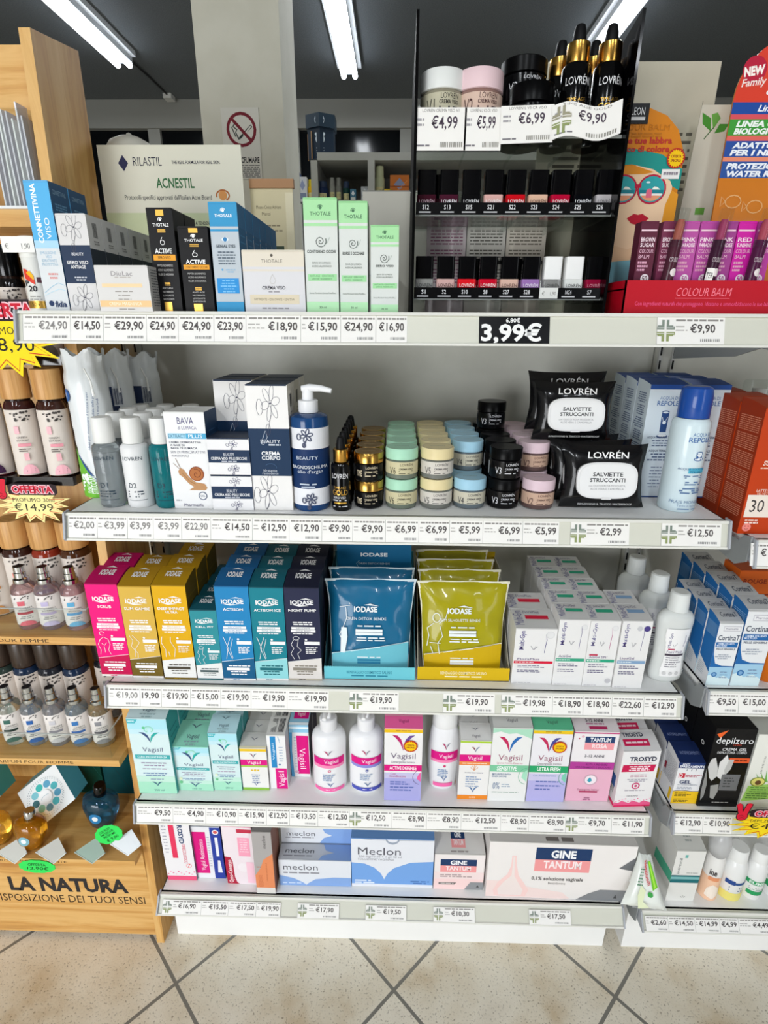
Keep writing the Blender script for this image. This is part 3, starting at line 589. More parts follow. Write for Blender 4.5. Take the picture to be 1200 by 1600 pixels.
# ---------------------------------------------------------------- top shelf
def flower(cx, cy, s, c='#4a4a58', asp=1.0):
    o = []
    for k in range(6):
        a = math.radians(60*k+12); px, py = cx+s*.55*math.cos(a), cy+s*.55*asp*math.sin(a)
        o.append(L([(px+s*.42*(math.cos(t)*math.cos(a)-.5*math.sin(t)*math.sin(a)), py+s*.42*asp*(math.cos(t)*math.sin(a)+.5*math.sin(t)*math.cos(a))) for t in [2*math.pi*j/12 for j in range(13)]], .009, c))
    o += [E(cx, cy, s*.1, s*.1, c), L([(cx, cy-s*.6*asp), (cx-s*.3, cy-s*1.25*asp), (cx-s*.45, cy-s*1.7*asp)], .01, c)]
    o.append(L(arc(cx-s*1.1, cy-s*.2*asp, s*.32, s*.42*asp, 0, 360, 10), .009, c)); o.append(L(arc(cx-s*.35, cy-s*1.35*asp, s*.22, s*.3*asp, 0, 360, 10), .009, c))
    return o
SUB = '#6f6d70'
carton(0.0422,0.772,1.3744,0.0318,0.1552, .042, '#d6dadc', 'tall blue and white emulsion carton', front=[R(0, .56, 1, 1, '#58aee0'), R(0, .5, 1, .56, '#a9d2ec'), T('CONNETTIVINA', .33, .76, .2, '#f4f7f8', r=90, b=.03, w=.44), T('VISO', .68, .65, .2, '#f4f7f8', r=90, w=.16),
    T('EMULSIONE', .5, .465, .022, '#9fc2d8', w=.66), T('VISO', .5, .435, .022, '#9fc2d8', w=.26), T('IDRATANTE', .5, .405, .022, '#9fc2d8', w=.62), T('PROTETTIVA', .5, .375, .022, '#9fc2d8', w=.68), G(.3, .8, .3, .014, 2, .03, '#d98a86'), L([(.05, .15), (.4, .2), (.7, .23), (.95, .21)], .02, '#9cc7dc'), L([(.05, .13), (.4, .16), (.7, .18), (.95, .17)], .02, '#b9d8e6'), E(.26, .065, .11, .11, '#20355c'), T('fidia', .66, .06, .045, '#20355c', b=.03, w=.5)],
    right=[T('CONNETTIVINA', .5, .93, .035, '#8fb6d0', w=.7)]+[G(.1, .9, .84-.07*k, .012, 3, .02, '#5f93b8') for k in range(4)], sidec='#1b4f78', topc='#5fa8d8', rows=2)
x, y, z, w, h = 0.0796,0.772,1.3744,0.0396,0.1179
carton(x, y, z, w, h, .037, '#d6d4d3', 'white and navy floral serum carton', front=[R(0, .3, 1, .69, '#25354f')]+flower(.55, .87, .3, '#555560', .5)+flower(.55, .15, .3, '#555560', .5)+[T('BEAUTY', .55, .6, .03, '#e8e8ee', w=.4, b=.01), T('SIERO VISO', .5, .515, .035, '#f0f0f2', w=.72, b=.015), T('ANTIAGE', .5, .47, .035, '#f0f0f2', w=.5, b=.015), G(.3, .75, .36, .014, 2, .025, '#c9ccd6')],
    right=[R(0, 0, 1, .66, '#1a2638')]+bars(.35, .65, .78, .93, '#3a3a3c', 7)+[G(.25, .75, .74, .012, 2, .025, '#8f8b88')], sidec='#d5d3cf', rows=7, gap=.0015)
carton(0.1485,0.745,1.3744,0.069,0.0548, .055, '#d4d2d0', 'low white cream carton with gold bands', front=[T('DiuLac', .5, .83, .1, '#8a8688', w=.4), G(.36, .66, .75, .02, 1, .1, '#b3aca6'), R(.1, .53, .86, .61, '#eccfa4'), G(.3, .7, .44, .02, 3, .085, '#9a9690'), R(.02, .1, .99, .24, '#ecc48f'), T('CREMA MAGNIFICA', .5, .17, .07, '#f6ead8', w=.62), G(.36, .68, .05, .02, 1, .1, '#8f8b88')],
    right=[G(.12, .88, .92-.06*k, .02, 1, .1, '#55585c') for k in range(14)], sidec='#bdbcba')
THO = lambda c, y, h=.032: [E(.5, y+h*1.6, .05, .05, c), L(arc(.5, y+h*1.6, .08, .02, 200, 20), .02, c), T('THOTALE', .5, y, h, c, b=.015, w=.62)]
def active(F, mid, nm, d, wd):
    return carton(*F, d, '#0e0d0f', nm, front=[R(.36, .93, .66, 1, GOLDP)]+THO('#efeff0', .845, .03)+[R(.36, .775, .66, .785, GOLDP), R(.36, .795, .66, .803, GOLDP), L(arc(.5, .68, .08, .022, 0, 360), .02, '#f0f0f0'), L([(.5, .73), (.42, .69)], .02, '#f0f0f0'), T('ACTIVE', .5, .6, .045, '#f4f4f4', b=.025, w=.66), R(.08, .51, .95, .565, M('#b9812e', .3, .7)), T(mid, .5, .537, .028, '#3a2a10', w=wd, b=.01)]+
        [T(s, .5, .46-.043*k, .02, '#c9c7c4', w=.6) for k, s in enumerate(('PEPTIDI BIOMIMETICI', 'ACIDO IALURONICO', 'FILLER DI ARGININA'))]+[R(.4, .29-.012*k, .62, .295-.012*k, GOLDP) for k in range(3)]+[T(s, .5, .24-.037*k, .018, '#c9c7c4', w=.42) for k, s in enumerate(('ANTI AGE', 'NUTRIENTE', 'LEVIGANTE', 'ELASTICIZZANTE'))]+[R(.3, 0, .6, .1, GOLDP)], sidec='#09090b', right=[G(.15, .85, .7, .012, 6, .03, '#3c3c40')], rows=2)
active((0.1957,0.772,1.3744,0.0337,0.1245), 'SIERO VISO', 'taller black and gold carton', .04, .5)
active((0.2366,0.772,1.3744,0.0393,0.1034), 'CONTORNO OCCHI', 'shorter black and gold carton', .04, .76)
carton(0.278,0.772,1.3744,0.0366,0.1311, .037, '#b9c2c9', 'metallic blue eye-cream carton', front=[R(0, .79, 1, 1, '#3a94c4'), R(0, .745, 1, .765, '#3a94c4'), R(0, 0, 1, .1, '#3a94c4')]+THO('#f2f6f8', .885, .028)+[E(.5, .675, .12, .07, '#dfe9f0'), E(.5, .675, .07, .07, '#3a7fb4'), T('GENIAL EYES', .5, .615, .024, '#33404c', b=.02, w=.7), G(.15, .85, .56, .012, 5, .026, '#5f6c78'), E(.32, .4, .035, .035, '#5fa0d0'), G(.42, .8, .4, .01, 2, .02, '#8fb4d0'), R(.08, .18, .88, .32, '#2f8fd4'), G(.2, .8, .3, .01, 5, .026, '#7fc0ea')],
    topc='#3a94c4', sidec='#1f5f88', right=[R(0, .79, 1, 1, '#2a6a96'), G(.15, .85, .72, .012, 8, .06, '#3f86b4')], rows=6, r=.35)
carton(0.3388,0.772,1.3744,0.0815,0.076, .05, '#d6d5d8', 'wide beige and white face cream carton', front=[R(0, .74, 1, 1, '#ddd5c6'), R(0, .67, 1, .7, '#ddd5c6'), E(.48, .92, .022, .022, '#5a544c'), T('THOTALE', .48, .83, .055, '#7a7468', w=.34), L([(.48, .62), (.43, .52), (.45, .47), (.5, .47), (.53, .52), (.48, .62)], .006, '#b9b4ae'), T('CREMA VISO', .49, .405, .055, '#46444c', b=.02, w=.38), G(.4, .58, .34, .02, 1, .1, '#9a979c'), R(.09, .14, .9, .29, '#d9cdb4'), T('NUTRIENTE • IDRATANTE • LENITIVA', .49, .215, .04, '#7a705c', w=.66), G(.28, .72, .07, .02, 1, .1, '#8f8c92')], right=[G(.15, .85, .9-.08*k, .02, 1, .1, '#8a8880') for k in range(10)], topc='#cfc8b8', sidec='#a9a49a')
def green(F, nm, mid, n2, wd, d):
    ar = F[3]/F[4]
    return carton(*F, d, '#d5d9d5', nm, front=[R(0, .815, 1, 1, '#a6dba4'), R(0, .765, 1, .79, '#a6dba4'), R(0, 0, 1, .1, '#b4e2b4')]+THO('#4f7a5a', .87, .032)+
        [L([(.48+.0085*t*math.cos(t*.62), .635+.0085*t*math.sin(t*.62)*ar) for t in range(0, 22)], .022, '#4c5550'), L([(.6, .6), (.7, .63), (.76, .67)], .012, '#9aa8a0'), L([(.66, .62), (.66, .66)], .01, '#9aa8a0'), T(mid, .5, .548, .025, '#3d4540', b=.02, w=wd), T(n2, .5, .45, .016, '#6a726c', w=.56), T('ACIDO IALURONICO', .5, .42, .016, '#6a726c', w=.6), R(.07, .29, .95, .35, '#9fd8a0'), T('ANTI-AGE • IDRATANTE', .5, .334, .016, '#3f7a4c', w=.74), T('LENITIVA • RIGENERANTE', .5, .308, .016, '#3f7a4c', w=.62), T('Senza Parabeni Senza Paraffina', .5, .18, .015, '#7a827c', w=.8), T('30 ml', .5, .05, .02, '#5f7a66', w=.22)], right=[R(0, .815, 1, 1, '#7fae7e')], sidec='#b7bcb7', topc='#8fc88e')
green((0.4028,0.772,1.3744,0.0432,0.1361), 'tallest green and white snail carton', 'CONTORNO OCCHI', 'BAVA DI LUMACA', .86, .036)
green((0.4447,0.772,1.3744,0.037,0.1322), 'green and white snail carton, second in height', 'BORSE E OCCHIAIE', 'BAVA DI LUMACA', .76, .036)
green((0.4853,0.772,1.3744,0.0365,0.1052), 'shortest green and white snail carton', 'SIERO VISO', 'BAVA DI LUMACA', .64, .036)
# sunscreen tube
x, y, z, w, h = 0.0061,0.79,1.3744,0.0326,0.0951
t = thing('sunscreen_bottle', 'white sunscreen bottle with a small price sticker beside the tall blue carton', 'sunscreen', (x-.004, y+.016, z))
mb = MB().lathe([(.0165, 0), (.0175, .003), (.0175, h*.72)], M('#dcdcd6', .35), 28)
paint(mb, round_(.0175, 0), .07, h*.72, [R(0, .06, 1, .2, GOLDP), T('50+', .5, .13, .07, '#4a3a1a', w=.16), G(.36, .66, .28, .02, 2, .05, '#9a9a94'), P([(.36, .62), (.36, .8), (.44, .78), (.56, .6), (.56, .5)], '#d8402c'), P([(.42, .72), (.5, .76), (.56, .66), (.55, .58)], '#f0b020'), T('P', .4, .53, .1, '#2a2a30', w=.09, b=.02), T('20', .5, .43, .1, '#2a2a30', w=.16, b=.02), R(.6, .54, .7, .64, '#5a3a44')]); mb.build('body', t)
MB().lathe([(.0178, h*.72), (.0182, h*.73), (.0178, h-.003), (.016, h)], M('#e2e2dc', .35), 28).build('cap', t)
mb = MB().box(-.03, .014, -.0194, -.0188, h*.78, h*.985, PAPER); paint(mb, flat((-.008, -.0194, h*.78), (1, 0, 0), (0, 0, 1), (0, -1, 0)), .044, h*.205, [T('€', .15, .4, .3, '#6a6864'), T('1,90', .74, .4, .34, '#6a6864', w=.26)]); mb.build('price_sticker', t)

# acrylic make-up display: two black side panels, clear tiers
DX0, DX1, DY, DZ = .521, .789, .802, 1.3744
D = thing('makeup_display', 'tall clear and black make-up display with two rows of nail polish', 'display', (0, 0, 0))
for a, b in ((DX0, DX0+.0035), (DX1-.0035, DX1)):
    MB().prism([(DY, DZ), (DY+.185, DZ), (DY+.185, DZ+.3), (DY-.006, DZ+.336)], a, b, q, M('#040405', .08, spec=.3) if a > .6 else M('#030303', .6, spec=.05)).build('side_panel', D)
MB().box(DX0+.004, DX1-.004, DY+.18, DY+.183, DZ, DZ+.3, ACRY).build('back_sheet', D)
TIER = [(.814, 1.396), (.814, 1.5), (.812, 1.588)]
for i, (ty, tz) in enumerate(TIER):
    mb = MB().box(DX0+.004, DX1-.004, ty, ty+.15-.02*i, tz-.003, tz, ACRY).box(DX0+.004, DX1-.004, ty-.0005, ty+.001, tz-.0032, tz+.0006, EDGE)
    for k in range(3): mb.box(DX0+.07+.066*k, DX0+.0706+.066*k, ty+.002, ty+.12, tz-.014+.002*i, tz-.003, ACRY)
    mb.build('clear_tier', D)
x0, x1 = DX0+.0045, DX1-.006
for i, names in enumerate((['S1', 'S2', 'S10', 'S8', 'S27', 'S28', '', 'NC4', 'S7'], ['S12', 'S13', 'S15', 'S21', 'S22', 'S23', 'S24', 'S25', 'S26'])):
    ty, tz = TIER[i]; mb = MB().box(x0, x1, ty-.0035, ty-.002, tz-.002, tz+.0125, M('#0a0b0d', .18, coat=.3)); it = []
    for k, s in enumerate(names):
        if s: it += [T(s, (k+.5)/9-.005, .62, .36, '#e6e6e8', w=.011*len(s)), G((k+.5)/9-.04, (k+.5)/9+.03, .22, .1, 1, .1, '#c9c9cc')]
        elif i == 0: it += [R((k+.06)/9, .05, (k+.95)/9, 1.02, '#dcdcd8'), T('€', (k+.25)/9, .5, .3, '#77746f'), T('1,90', (k+.72)/9, .5, .32, '#77746f', w=.03)]
    paint(mb, flat(((x0+x1)/2, ty-.0035, tz-.002), (1, 0, 0), (0, 0, 1), (0, -1, 0)), x1-x0, .0145, it); mb.build('name_strip', D)
def polish(x, y, z, c, label, capc='#08080a', ink='#f0f0f0', clearb=False):
    t = thing('nail_polish', label, 'nail polish', (x, y, z), 0, 'nail polish bottles on the make-up display')
    def rr(w, n=6): return [(sx*(w-.003)+.003*math.cos(a), sy*(w*.8-.003)+.003*math.sin(a)) for sx, sy, a0 in ((1, 1, 0), (-1, 1, 90), (-1, -1, 180), (1, -1, 270)) for a in [math.radians(a0+90*j/n) for j in range(n+1)]]
    up = lambda p, zz: (p[0], p[1], zz)
    mb = MB().prism(rr(.0128), 0, .0235, up, M(c, .08, trans=.75 if clearb else 0)); paint(mb, flat((0, -.0103, 0), (1, 0, 0), (0, 0, 1), (0, -1, 0)), .025, .0235, [T('LOVRÉN', .5, .66, .17, ink, w=.82, b=.01)]); mb.build('bottle', t)
    MB().prism(rr(.0122), .0237, .0525, up, M(capc, .1 if capc[1] == '0' else .35)).build('cap', t); return t
ty, tz = TIER[1]
for k, (px, c, nm, ik) in enumerate([(661, '#3a1220', 'dark plum', '#b9a0a8'), (696, '#45182a', 'aubergine', '#e9e9ea'), (730, '#0a0a0c', 'plain black third', '#e9e9ea'), (765, '#d8aaa2', 'rose beige', '#f4f0ee'), (799, '#c8101c', 'bright scarlet', '#f4f0ee'), (834, '#dcb49a', 'milky nude', '#6a4a3c'), (869, '#b30c34', 'cherry red', '#f4f0ee'), (904, '#06080c', 'ink black', '#e9e9ea'), (936, '#b9b4b6', 'pale grey', '#5a5a5c')]):
    polish(x0+.0149*2*k+.0148, .834, tz+.0008, c, nm+' polish bottle in the upper row of the make-up display', ink=ik)
for k, c, nm in ((1, '#3a1220', 'plum'), (4, '#b01018', 'scarlet'), (6, '#a00c2c', 'cherry'), (7, '#0a0a0c', 'black')):
    polish(x0+.0149*2*k+.0105, .8585, tz+.0008, c, 'second %s polish bottle standing behind its twin in the upper row' % nm)
ty, tz = TIER[0]
for k, (px, c, nm, ik) in enumerate([(0, '#8d8d8a', 'grey pearl', '#3a3a3c'), (0, '#cfa9a4', 'dusty nude', '#5a3c3a'), (0, '#dd1b26', 'poppy red', '#f4e4e2'), (0, '#c8102c', 'crimson', '#f4e4e2'), (0, '#d9b4a4', 'pale sand', '#6a4a42'), (0, '#9a72b0', 'violet', '#f0e8f4'), (0, '#e9eae8', 'clear white-capped', '#3a3a3a'), (0, '#d9dcd8', 'milky white-capped', '#4a4a4a'), (0, '#8c0f34', 'dark raspberry', '#c98a9a')]):
    polish(x0+.0149*2*k+.0146, .834, tz+.0008, c, nm+' polish bottle in the lower row of the make-up display', ('#ececea' if k in (6, 7) else '#08080a'), ik, k == 6)
for k, c, nm in ((3, '#c8102c', 'crimson'), (5, '#9a72b0', 'violet')):
    polish(x0+.0149*2*k+.0105, .8585, tz+.0008, c, 'second %s polish bottle standing behind its twin in the lower row' % nm)
for i, (px, c, ik, nm) in enumerate([(697, '#d9cfd0', '#9a6a80', 'pink-printed'), (756, '#cbc9c0', '#5a5850', 'grey-printed'), (818, '#cdc6b8', '#6a6458', 'beige-printed')]):
    X, Y_, Z_ = [(0.5777,0.93,1.4588), (0.6386,0.93,1.4589), (0.6993,0.93,1.4591)][i]
    mb = MB().box(-.031, .031, 0, .0006, -.0625, .068, M(c, .6)); paint(mb, flat((0, 0, -.0625), (1, 0, 0), (0, 0, 1), (0, -1, 0)), .062, .1305, [G(.1, .9, .96-.035*k, .014, 1, .1, ik, 'l') for k in range(20) if k % 6 != 5]+([R(.04, .6, .96, .64, '#1f2420')] if i else []))
    tag(mb.build('instruction_card', None, (X, Y_, 1.433)), nm+' instruction card behind the clear tiers of the make-up display', 'card', 'instruction cards in the make-up display')
for i, (px, c, nm) in enumerate([(665, '#b9a0a4', 'pinkish'), (715, '#9c7c8c', 'mauve'), (770, '#7c8078', 'grey-green'), (830, '#6f726c', 'darker grey')]):
    X, Y_, Z_ = [(0.543,0.9,1.5906), (0.5887,0.9,1.5905), (0.6388,0.9,1.5905), (0.6952,0.9,1.5904)][i]
    mb = MB().box(-.023, .023, 0, .04, 0, .045, ACRY).box(-.02, .02, .004, .036, .001, .018, M(c, .4)).box(-.0232, .0232, -.0004, .0004, .0445, .0455, EDGE)
    tag(mb.build('sample_box', None, (X, Y_+.02, 1.5005)), 'clear sample box with %s make-up behind the upper polish row' % nm, 'box', 'clear sample boxes in the make-up display')
# jars
def jar(x, y, z, r, h, lid, body, base, code, ink, label, group, lidm=None, g=.64, up=0.0, name='cream_jar'):
    t = thing(name, label, 'jar', (x, y, z), random.uniform(-.06, .06), group)
    B = M(base, .1, coat=.4) if base != BLK else M(BLK, .15); ph = h*(g-.04)
    mb = MB().lathe([(r*.84, 0), (r*.96, .002), (r*.985, h*.2), (r*.985, ph), (r*.9, h*g)], B, 36)
    it = [R(0, .3, 1, .97, body)] if body else []
    it += [T('LOVRÉN', .54, .83+up*.4, .13, ink, w=.13), T(code, .4, .5+up, .36, ink, w=.065), T('CREMA VISO', .535, .6+up, .09, ink, w=.14, b=.015), G(.465, .62, .48+up, .04, 2, .12, ink, 'l')]
    if body is None: it += [R(.2, .2, .27, .9, '#c9ced2')]+bars(.205, .265, .22, .88, '#3a3c40', 7)
    paint(mb, round_(r*.985, 0), 2*math.pi*r*.985, ph, it); mb.build('glass', t)
    LM = lidm or (M('#060607', .3, spec=.12) if lid == BLK else M(lid, .35)); mb = MB().lathe([(r*.95, h*g), (r, h*g+.0006), (r, h*.98), (r*.97, h)], LM, 36)
    F = lambda a, b, e: Vector((a, b-r, h+e)); F.seg = 9
    paint(mb, F, 2*r, 2*r, [L(arc(.5, .5, .44, .44, 0, 360, 24), .012, '#3a3a3e' if lid == BLK else '#b9b4a4'), T('LOVRÉN', .5, .5, .06, ('#c9b48a' if lidm else '#8a9a92') if lid != BLK else '#2c2c30', w=.42)]); mb.build('lid', t); return t
BLK = '#0b0b0d'
ty, tz = TIER[2]; z3 = tz+.0008
R3 = [(0.5507,0.83,1.6431), (0.6037,0.83,1.6429), (0.6746,0.85,1.6632), (0.6823,0.838,1.6385)]
BLK = '#0b0b0d'
for i, (px, pw, c, bd, base, code, ik, nm) in enumerate([(683, 62, '#e0e2df', '#b9b49c', '#8c8774', 'V1', '#3c3a34', 'white-lidded beige face cream jar on top of the make-up display'), (749, 66, '#e3c6cb', '#d0b4a4', '#8f6f66', 'V2', '#4a2c2c', 'pink-lidded face cream jar on top of the make-up display')]):
    jar(R3[i][0]+.006*(1-i)+.001, .836, z3, .0288+.001*i, .071, c, bd, base, code, ik, nm, 'jars on the make-up display', None, .69, .15)
jar(.667, .874, z3, .03, .0485, BLK, None, BLK, 'V3', '#d9d9dc', 'lower black jar of the taller stack on the make-up display', 'jars on the make-up display')
jar(.667, .874, z3+.0488, .03, .0485, BLK, None, BLK, 'V3', '#d9d9dc', 'upper black jar of the taller stack on the make-up display', 'jars on the make-up display')
jar(.673, .8405, z3, .0285, .059, BLK, None, BLK, 'V3', '#d9d9dc', 'front black jar standing before the taller black stack on the display', 'jars on the make-up display')
def dropper(x, y, z, r, h, label, group):
    t = thing('dropper_bottle', label, 'dropper bottle', (x, y, z), random.uniform(-.08, .08), group); hb = h*.66
    mb = MB().lathe([(r*.93, 0), (r, .003), (r, hb*.93), (r*.85, hb*.985), (r*.6, hb)], BLACKG, 28)
    paint(mb, round_(r, 0), 2*math.pi*r, hb, [T('LOVRÉN', .5, .74, .1, '#e4e4e6', w=.27), T('TIME AGE', .5, .5, .05, GOLDP, w=.2), T('GOLD', .5, .4, .11, GOLDP, w=.25, b=.01), T('SIERO VISO', .49, .29, .05, '#d9d9dc', w=.2), G(.38, .6, .23, .025, 1, .1, '#c9c9cc'), R(.4, .16, .6, .19, GOLDP), G(.38, .62, .1, .02, 1, .1, '#c9c9cc')]); mb.build('bottle', t)
    MB().lathe([(r*.72, hb+.0003), (r*.76, hb+.002), (r*.76, hb+h*.17), (r*.72, hb+h*.175)], GOLD, 28).build('gold_collar', t)
    MB().lathe([(r*.46, hb+h*.175), (r*.46, hb+h*.2), (r*.4, h*.94), (r*.32, h*.985), (r*.14, h)], M('#0d0d0f', .45), 20).build('rubber_bulb', t); return t
dh = .125
for k, (xx, yy, nm) in enumerate([(.7268, .84, 'first black dropper bottle with gold collar'), (.7668, .84, 'second black dropper bottle, next to the black side panel'), (.716, .882, 'dropper bottle behind the first one'), (.7605, .882, 'dropper bottle behind the second one')]):
    dropper(xx, yy, z3, .0185, dh, nm+' on the make-up display', 'dropper bottles on the make-up display')
for k, (pp, x_a, x_b, price, dsc, tilt, nm) in enumerate([(0, (0.5211,0.8,1.6145), (0.5861,0.8,1.6144), '€4,99', 'LOVREN CREMA VISO V1', 0, 'white-lidded jar'), (0, (0.5838,0.8,1.6144), (0.6304,0.8,1.6143), '€5,99', 'LOVREN L V2 CR VISO', 0, 'pink-lidded jar'), (0, (0.6292,0.798,1.615), (0.6945,0.798,1.6148), '€6,99', 'LOVREN L V3 CR VISO', .03, 'black jars'), (0, (0.6924,0.796,1.6142), (0.7777,0.796,1.6179), '€9,90', 'TIME AGE GOLD', .03, 'dropper bottles')]):
    w = x_b[0]-x_a[0]; h = (.046, .046, .04, .036)[k]; mb = MB(); n = 10
    wave = (lambda u: .004*math.sin(u*7)) if k == 3 else (lambda u: 0)
    mb.add([(w*i/n, -.0003+s, wave(i/n)+zz) for i in range(n+1) for s in (0, .0005) for zz in (0, h)], [f for i in range(n) for f in ((4*i, 4*i+4, 4*i+5, 4*i+1), (4*i+2, 4*i+3, 4*i+7, 4*i+6), (4*i+1, 4*i+5, 4*i+7, 4*i+3), (4*i, 4*i+2, 4*i+6, 4*i+4))], PAPER)
    F = lambda a, b, e, w=w, wave=wave: Vector((a+w/2, -.0003-e, b+wave(a/w+.5))); F.seg = .01
    it = [T(dsc, .5, .93, .07, '#6a6663', w=.7), T(price, .58, .66, .27, '#4a3d4c', b=.015, w=.5 if k != 3 else .4)]+bars(.5, .95, .08, .2, '#8a8880', 12)+[G(.04, .3, .12, .04, 1, .1, '#77747a', 'l'), G(.04, .26, .72, .05, 2, .12, '#9a979c', 'l')]
    if k == 3: it += pharm_cross(.13, .5, .8, M('#9a9680', .7), w, h)
    paint(mb, F, w, h, it)
    tag(mb.build('shelf_label', None, (x_a[0], x_a[1], x_a[2]-h), (0, -tilt if k == 2 else -.02*k if k == 3 else 0, 0)), 'paper label %s stuck to the make-up display under the %s' % (price, nm), 'price label', 'paper price labels on the make-up display')

# red lip balm tray, cards behind
x0, y0_, zz = .802, .775, 1.3744; x1 = 1.0
t = thing('lip_balm_tray', 'red counter tray of lip balms on the top shelf', 'display tray', (0, 0, 0)); RED = M('#b80a20', .4)
mb = MB().box(x0, x1, y0_, y0_+.002, zz, zz+.042, RED).box(x0, x0+.002, y0_, y0_+.13, zz, zz+.042, RED).box(x1-.002, x1, y0_, y0_+.13, zz, zz+.042, RED).box(x0, x1, y0_+.002, y0_+.13, zz+.03, zz+.032, RED).box(x0, x1, y0_+.128, y0_+.13, zz, zz+.042, RED)
paint(mb, flat(((x0+x1)/2, y0_, zz), (1, 0, 0), (0, 0, 1), (0, -1, 0)), x1-x0, .042, [T('COLOUR BALM', .52, .66, .24, '#f07a8c', w=.36, sh=.15), R(.34, .47, .7, .485, '#e86a7c'), T('Con ingredienti naturali che proteggono, idratano e ammorbidiscono le tue labbra', .54, .32, .12, '#ee5a8c', w=.92)]); mb.build('tray', t)
BM = ['#6a2a44', '#6a2a44', '#8c3a5c', '#b0489a', '#b0489a', '#a04088', '#c02a94']
for i, (px, c, l1, l2, nm) in enumerate([(0, '#5c2438', 'BROWN', 'SUGAR', 'dark brown balm carton, first in the tray'), (0, '#74304c', 'BROWN', 'SUGAR', 'brown balm carton half behind the first tester'), (0, '#b4509c', 'PINK', 'PARADISE', 'orchid balm carton between the first two testers'), (0, '#b04898', 'PINK', 'PARADISE', 'orchid balm carton behind the middle tester'), (0, '#9c4088', 'PINK', 'PARADISE', 'plum balm carton between the last two testers'), (0, '#c8209c', 'RED', 'SUNSHINE', 'bright magenta balm carton behind the last tester'), (0, '#b03c94', 'PINK', 'PARADISE', 'violet balm carton, last in the tray')]):
    xx = .830+.0243*i+(.004 if i else 0)
    carton(xx, y0_+.018, zz+.0322, .0228, .081, .02, c, nm, front=[R(.06, .86, .94, .885, '#e9c9d4'), T(l1, .5, .74, .06, '#f4e0e8', w=.8, b=.02), T(l2, .5, .66, .055, '#f4e0e8', w=.8, b=.02), T('COLOUR', .5, .57, .055, '#e6b9cc', w=.8), T('BALM', .4, .49, .055, '#e6b9cc', w=.6), G(.1, .8, .4, .03, 3, .055, '#d9a0b8', 'l'), E(.62, .16, .24, .24, '#e9dfe2'), T('50', .62, .16, .08, c, w=.3, b=.02)], group='lip balm cartons in the red tray', name='lip_balm_carton')
for i, (xx, c, nm) in enumerate([(.858, '#4a2432', 'brown sugar lip balm tester, first in the red tray'), (.913, '#3a1c30', 'lip balm tester with a white sticker in the middle of the tray'), (.9665, '#4c1c3e', 'pink paradise lip balm tester, last in the red tray')]):
    tt = thing('lip_balm_tester', nm, 'lip balm', (xx, y0_+.0095, zz+.0322), 0, 'clear capped lip balm testers'); tt.rotation_euler = (0, .09, 0)
    mb = MB().lathe([(.0068, 0), (.0075, .002), (.0075, .058)], M(c, .2), 20); paint(mb, round_(.0075, 0), .03, .058, [T('COLOUR', .48, .6, .09, '#d9c9d0', r=0, w=.34), E(.6, .34, .16, .16, '#e4dada')]+([R(.2, .12, .5, .42, '#ecebe6'), T('TER', .36, .27, .12, '#222', w=.24)] if i == 1 else [])); mb.build('case', tt)
    MB().lathe([(.0055, .058), (.0055, .076), (.004, .082)], M(('#a4584c', '#9c3a60', '#b04a5c')[i], .4), 16).build('balm', tt)
    MB().lathe([(.0078, .05), (.0079, .094), (.0074, .0945)], ACRY, 20).build('clear_cap', tt)
def card(name, label, pts, y, m, W_, H_, org, items, th=.0018, cat='display card', tilt=0, props=True):
    mb = MB().prism(pts, 0, th, lambda p, t_: (p[0], t_, p[1]), m)
    paint(mb, flat((W_/2, 0, 0), (1, 0, 0), (0, 0, 1), (0, -1, 0)), W_, H_, items)
    if props: mb.add([(W_*.4, th, 0), (W_*.6, th, 0), (W_*.5, th, H_*.5), (W_*.4, .04, 0), (W_*.6, .04, 0)], [(0, 2, 3), (1, 4, 2), (2, 4, 3)], M('#b9b4a8', .7))
    return tag(mb.build(name, None, (org[0], y, org[1]), (tilt, 0, 0)), label, cat)
W_, H_ = .102, .238; k_ = W_/H_
el = lambda cx, cy, rx, ry, a0, a1, n=18: [(cx+rx*math.cos(math.radians(a0+(a1-a0)*j/n)), cy+ry*math.sin(math.radians(a0+(a1-a0)*j/n))) for j in range(n+1)]
it = [P([(0, .45), (0, 0), (.95, 0), (1, .12), (.98, .3), (.9, .34), (.5, .42)], '#7fb8c4'), P([(0, .3), (.1, .27), (.4, .24), (.7, .3), (.86, .42), (.9, .5), (.9, .66), (.6, .715), (0, .7)], '#ecc9a4'),
      P([(0, .18), (.5, .2), (.8, .32), (.4, .26), (0, .3)], '#e4bd96'), P([(0, .79), (.3, .795), (.7, .765), (1, .69), (1, .58), (.9, .6), (.86, .63), (.6, .69), (.3, .715), (0, .705)], '#1f8f86'), P([(0, .7), (.34, .71), (.62, .675), (.5, .665), (0, .66)], '#d98a22'),
      P([(.9, .58), (1, .56), (1, .42), (.95, .35), (.88, .345), (.83, .4), (.84, .5)], '#dd9424'), E(.86, .325, .05, .05, '#c4163c')]
for cx in (.22, .62):
    it += [E(cx, .585, .2, .185, '#b8143c'), E(cx, .585, .178, .162, '#2fa0a4'), P(el(cx, .585, .165, .062, 200, 340), '#e89a72'), R(cx-.165, .562, cx+.165, .582, '#1b7f8c'), R(cx-.15, .552, cx+.15, .563, '#e9ece4'), P([(cx, .584), (cx+.03, .6), (cx+.07, .598), (cx+.12, .584)], '#f0ece0'), E(cx-.06, .622, .03, .012, '#d9ecec')]
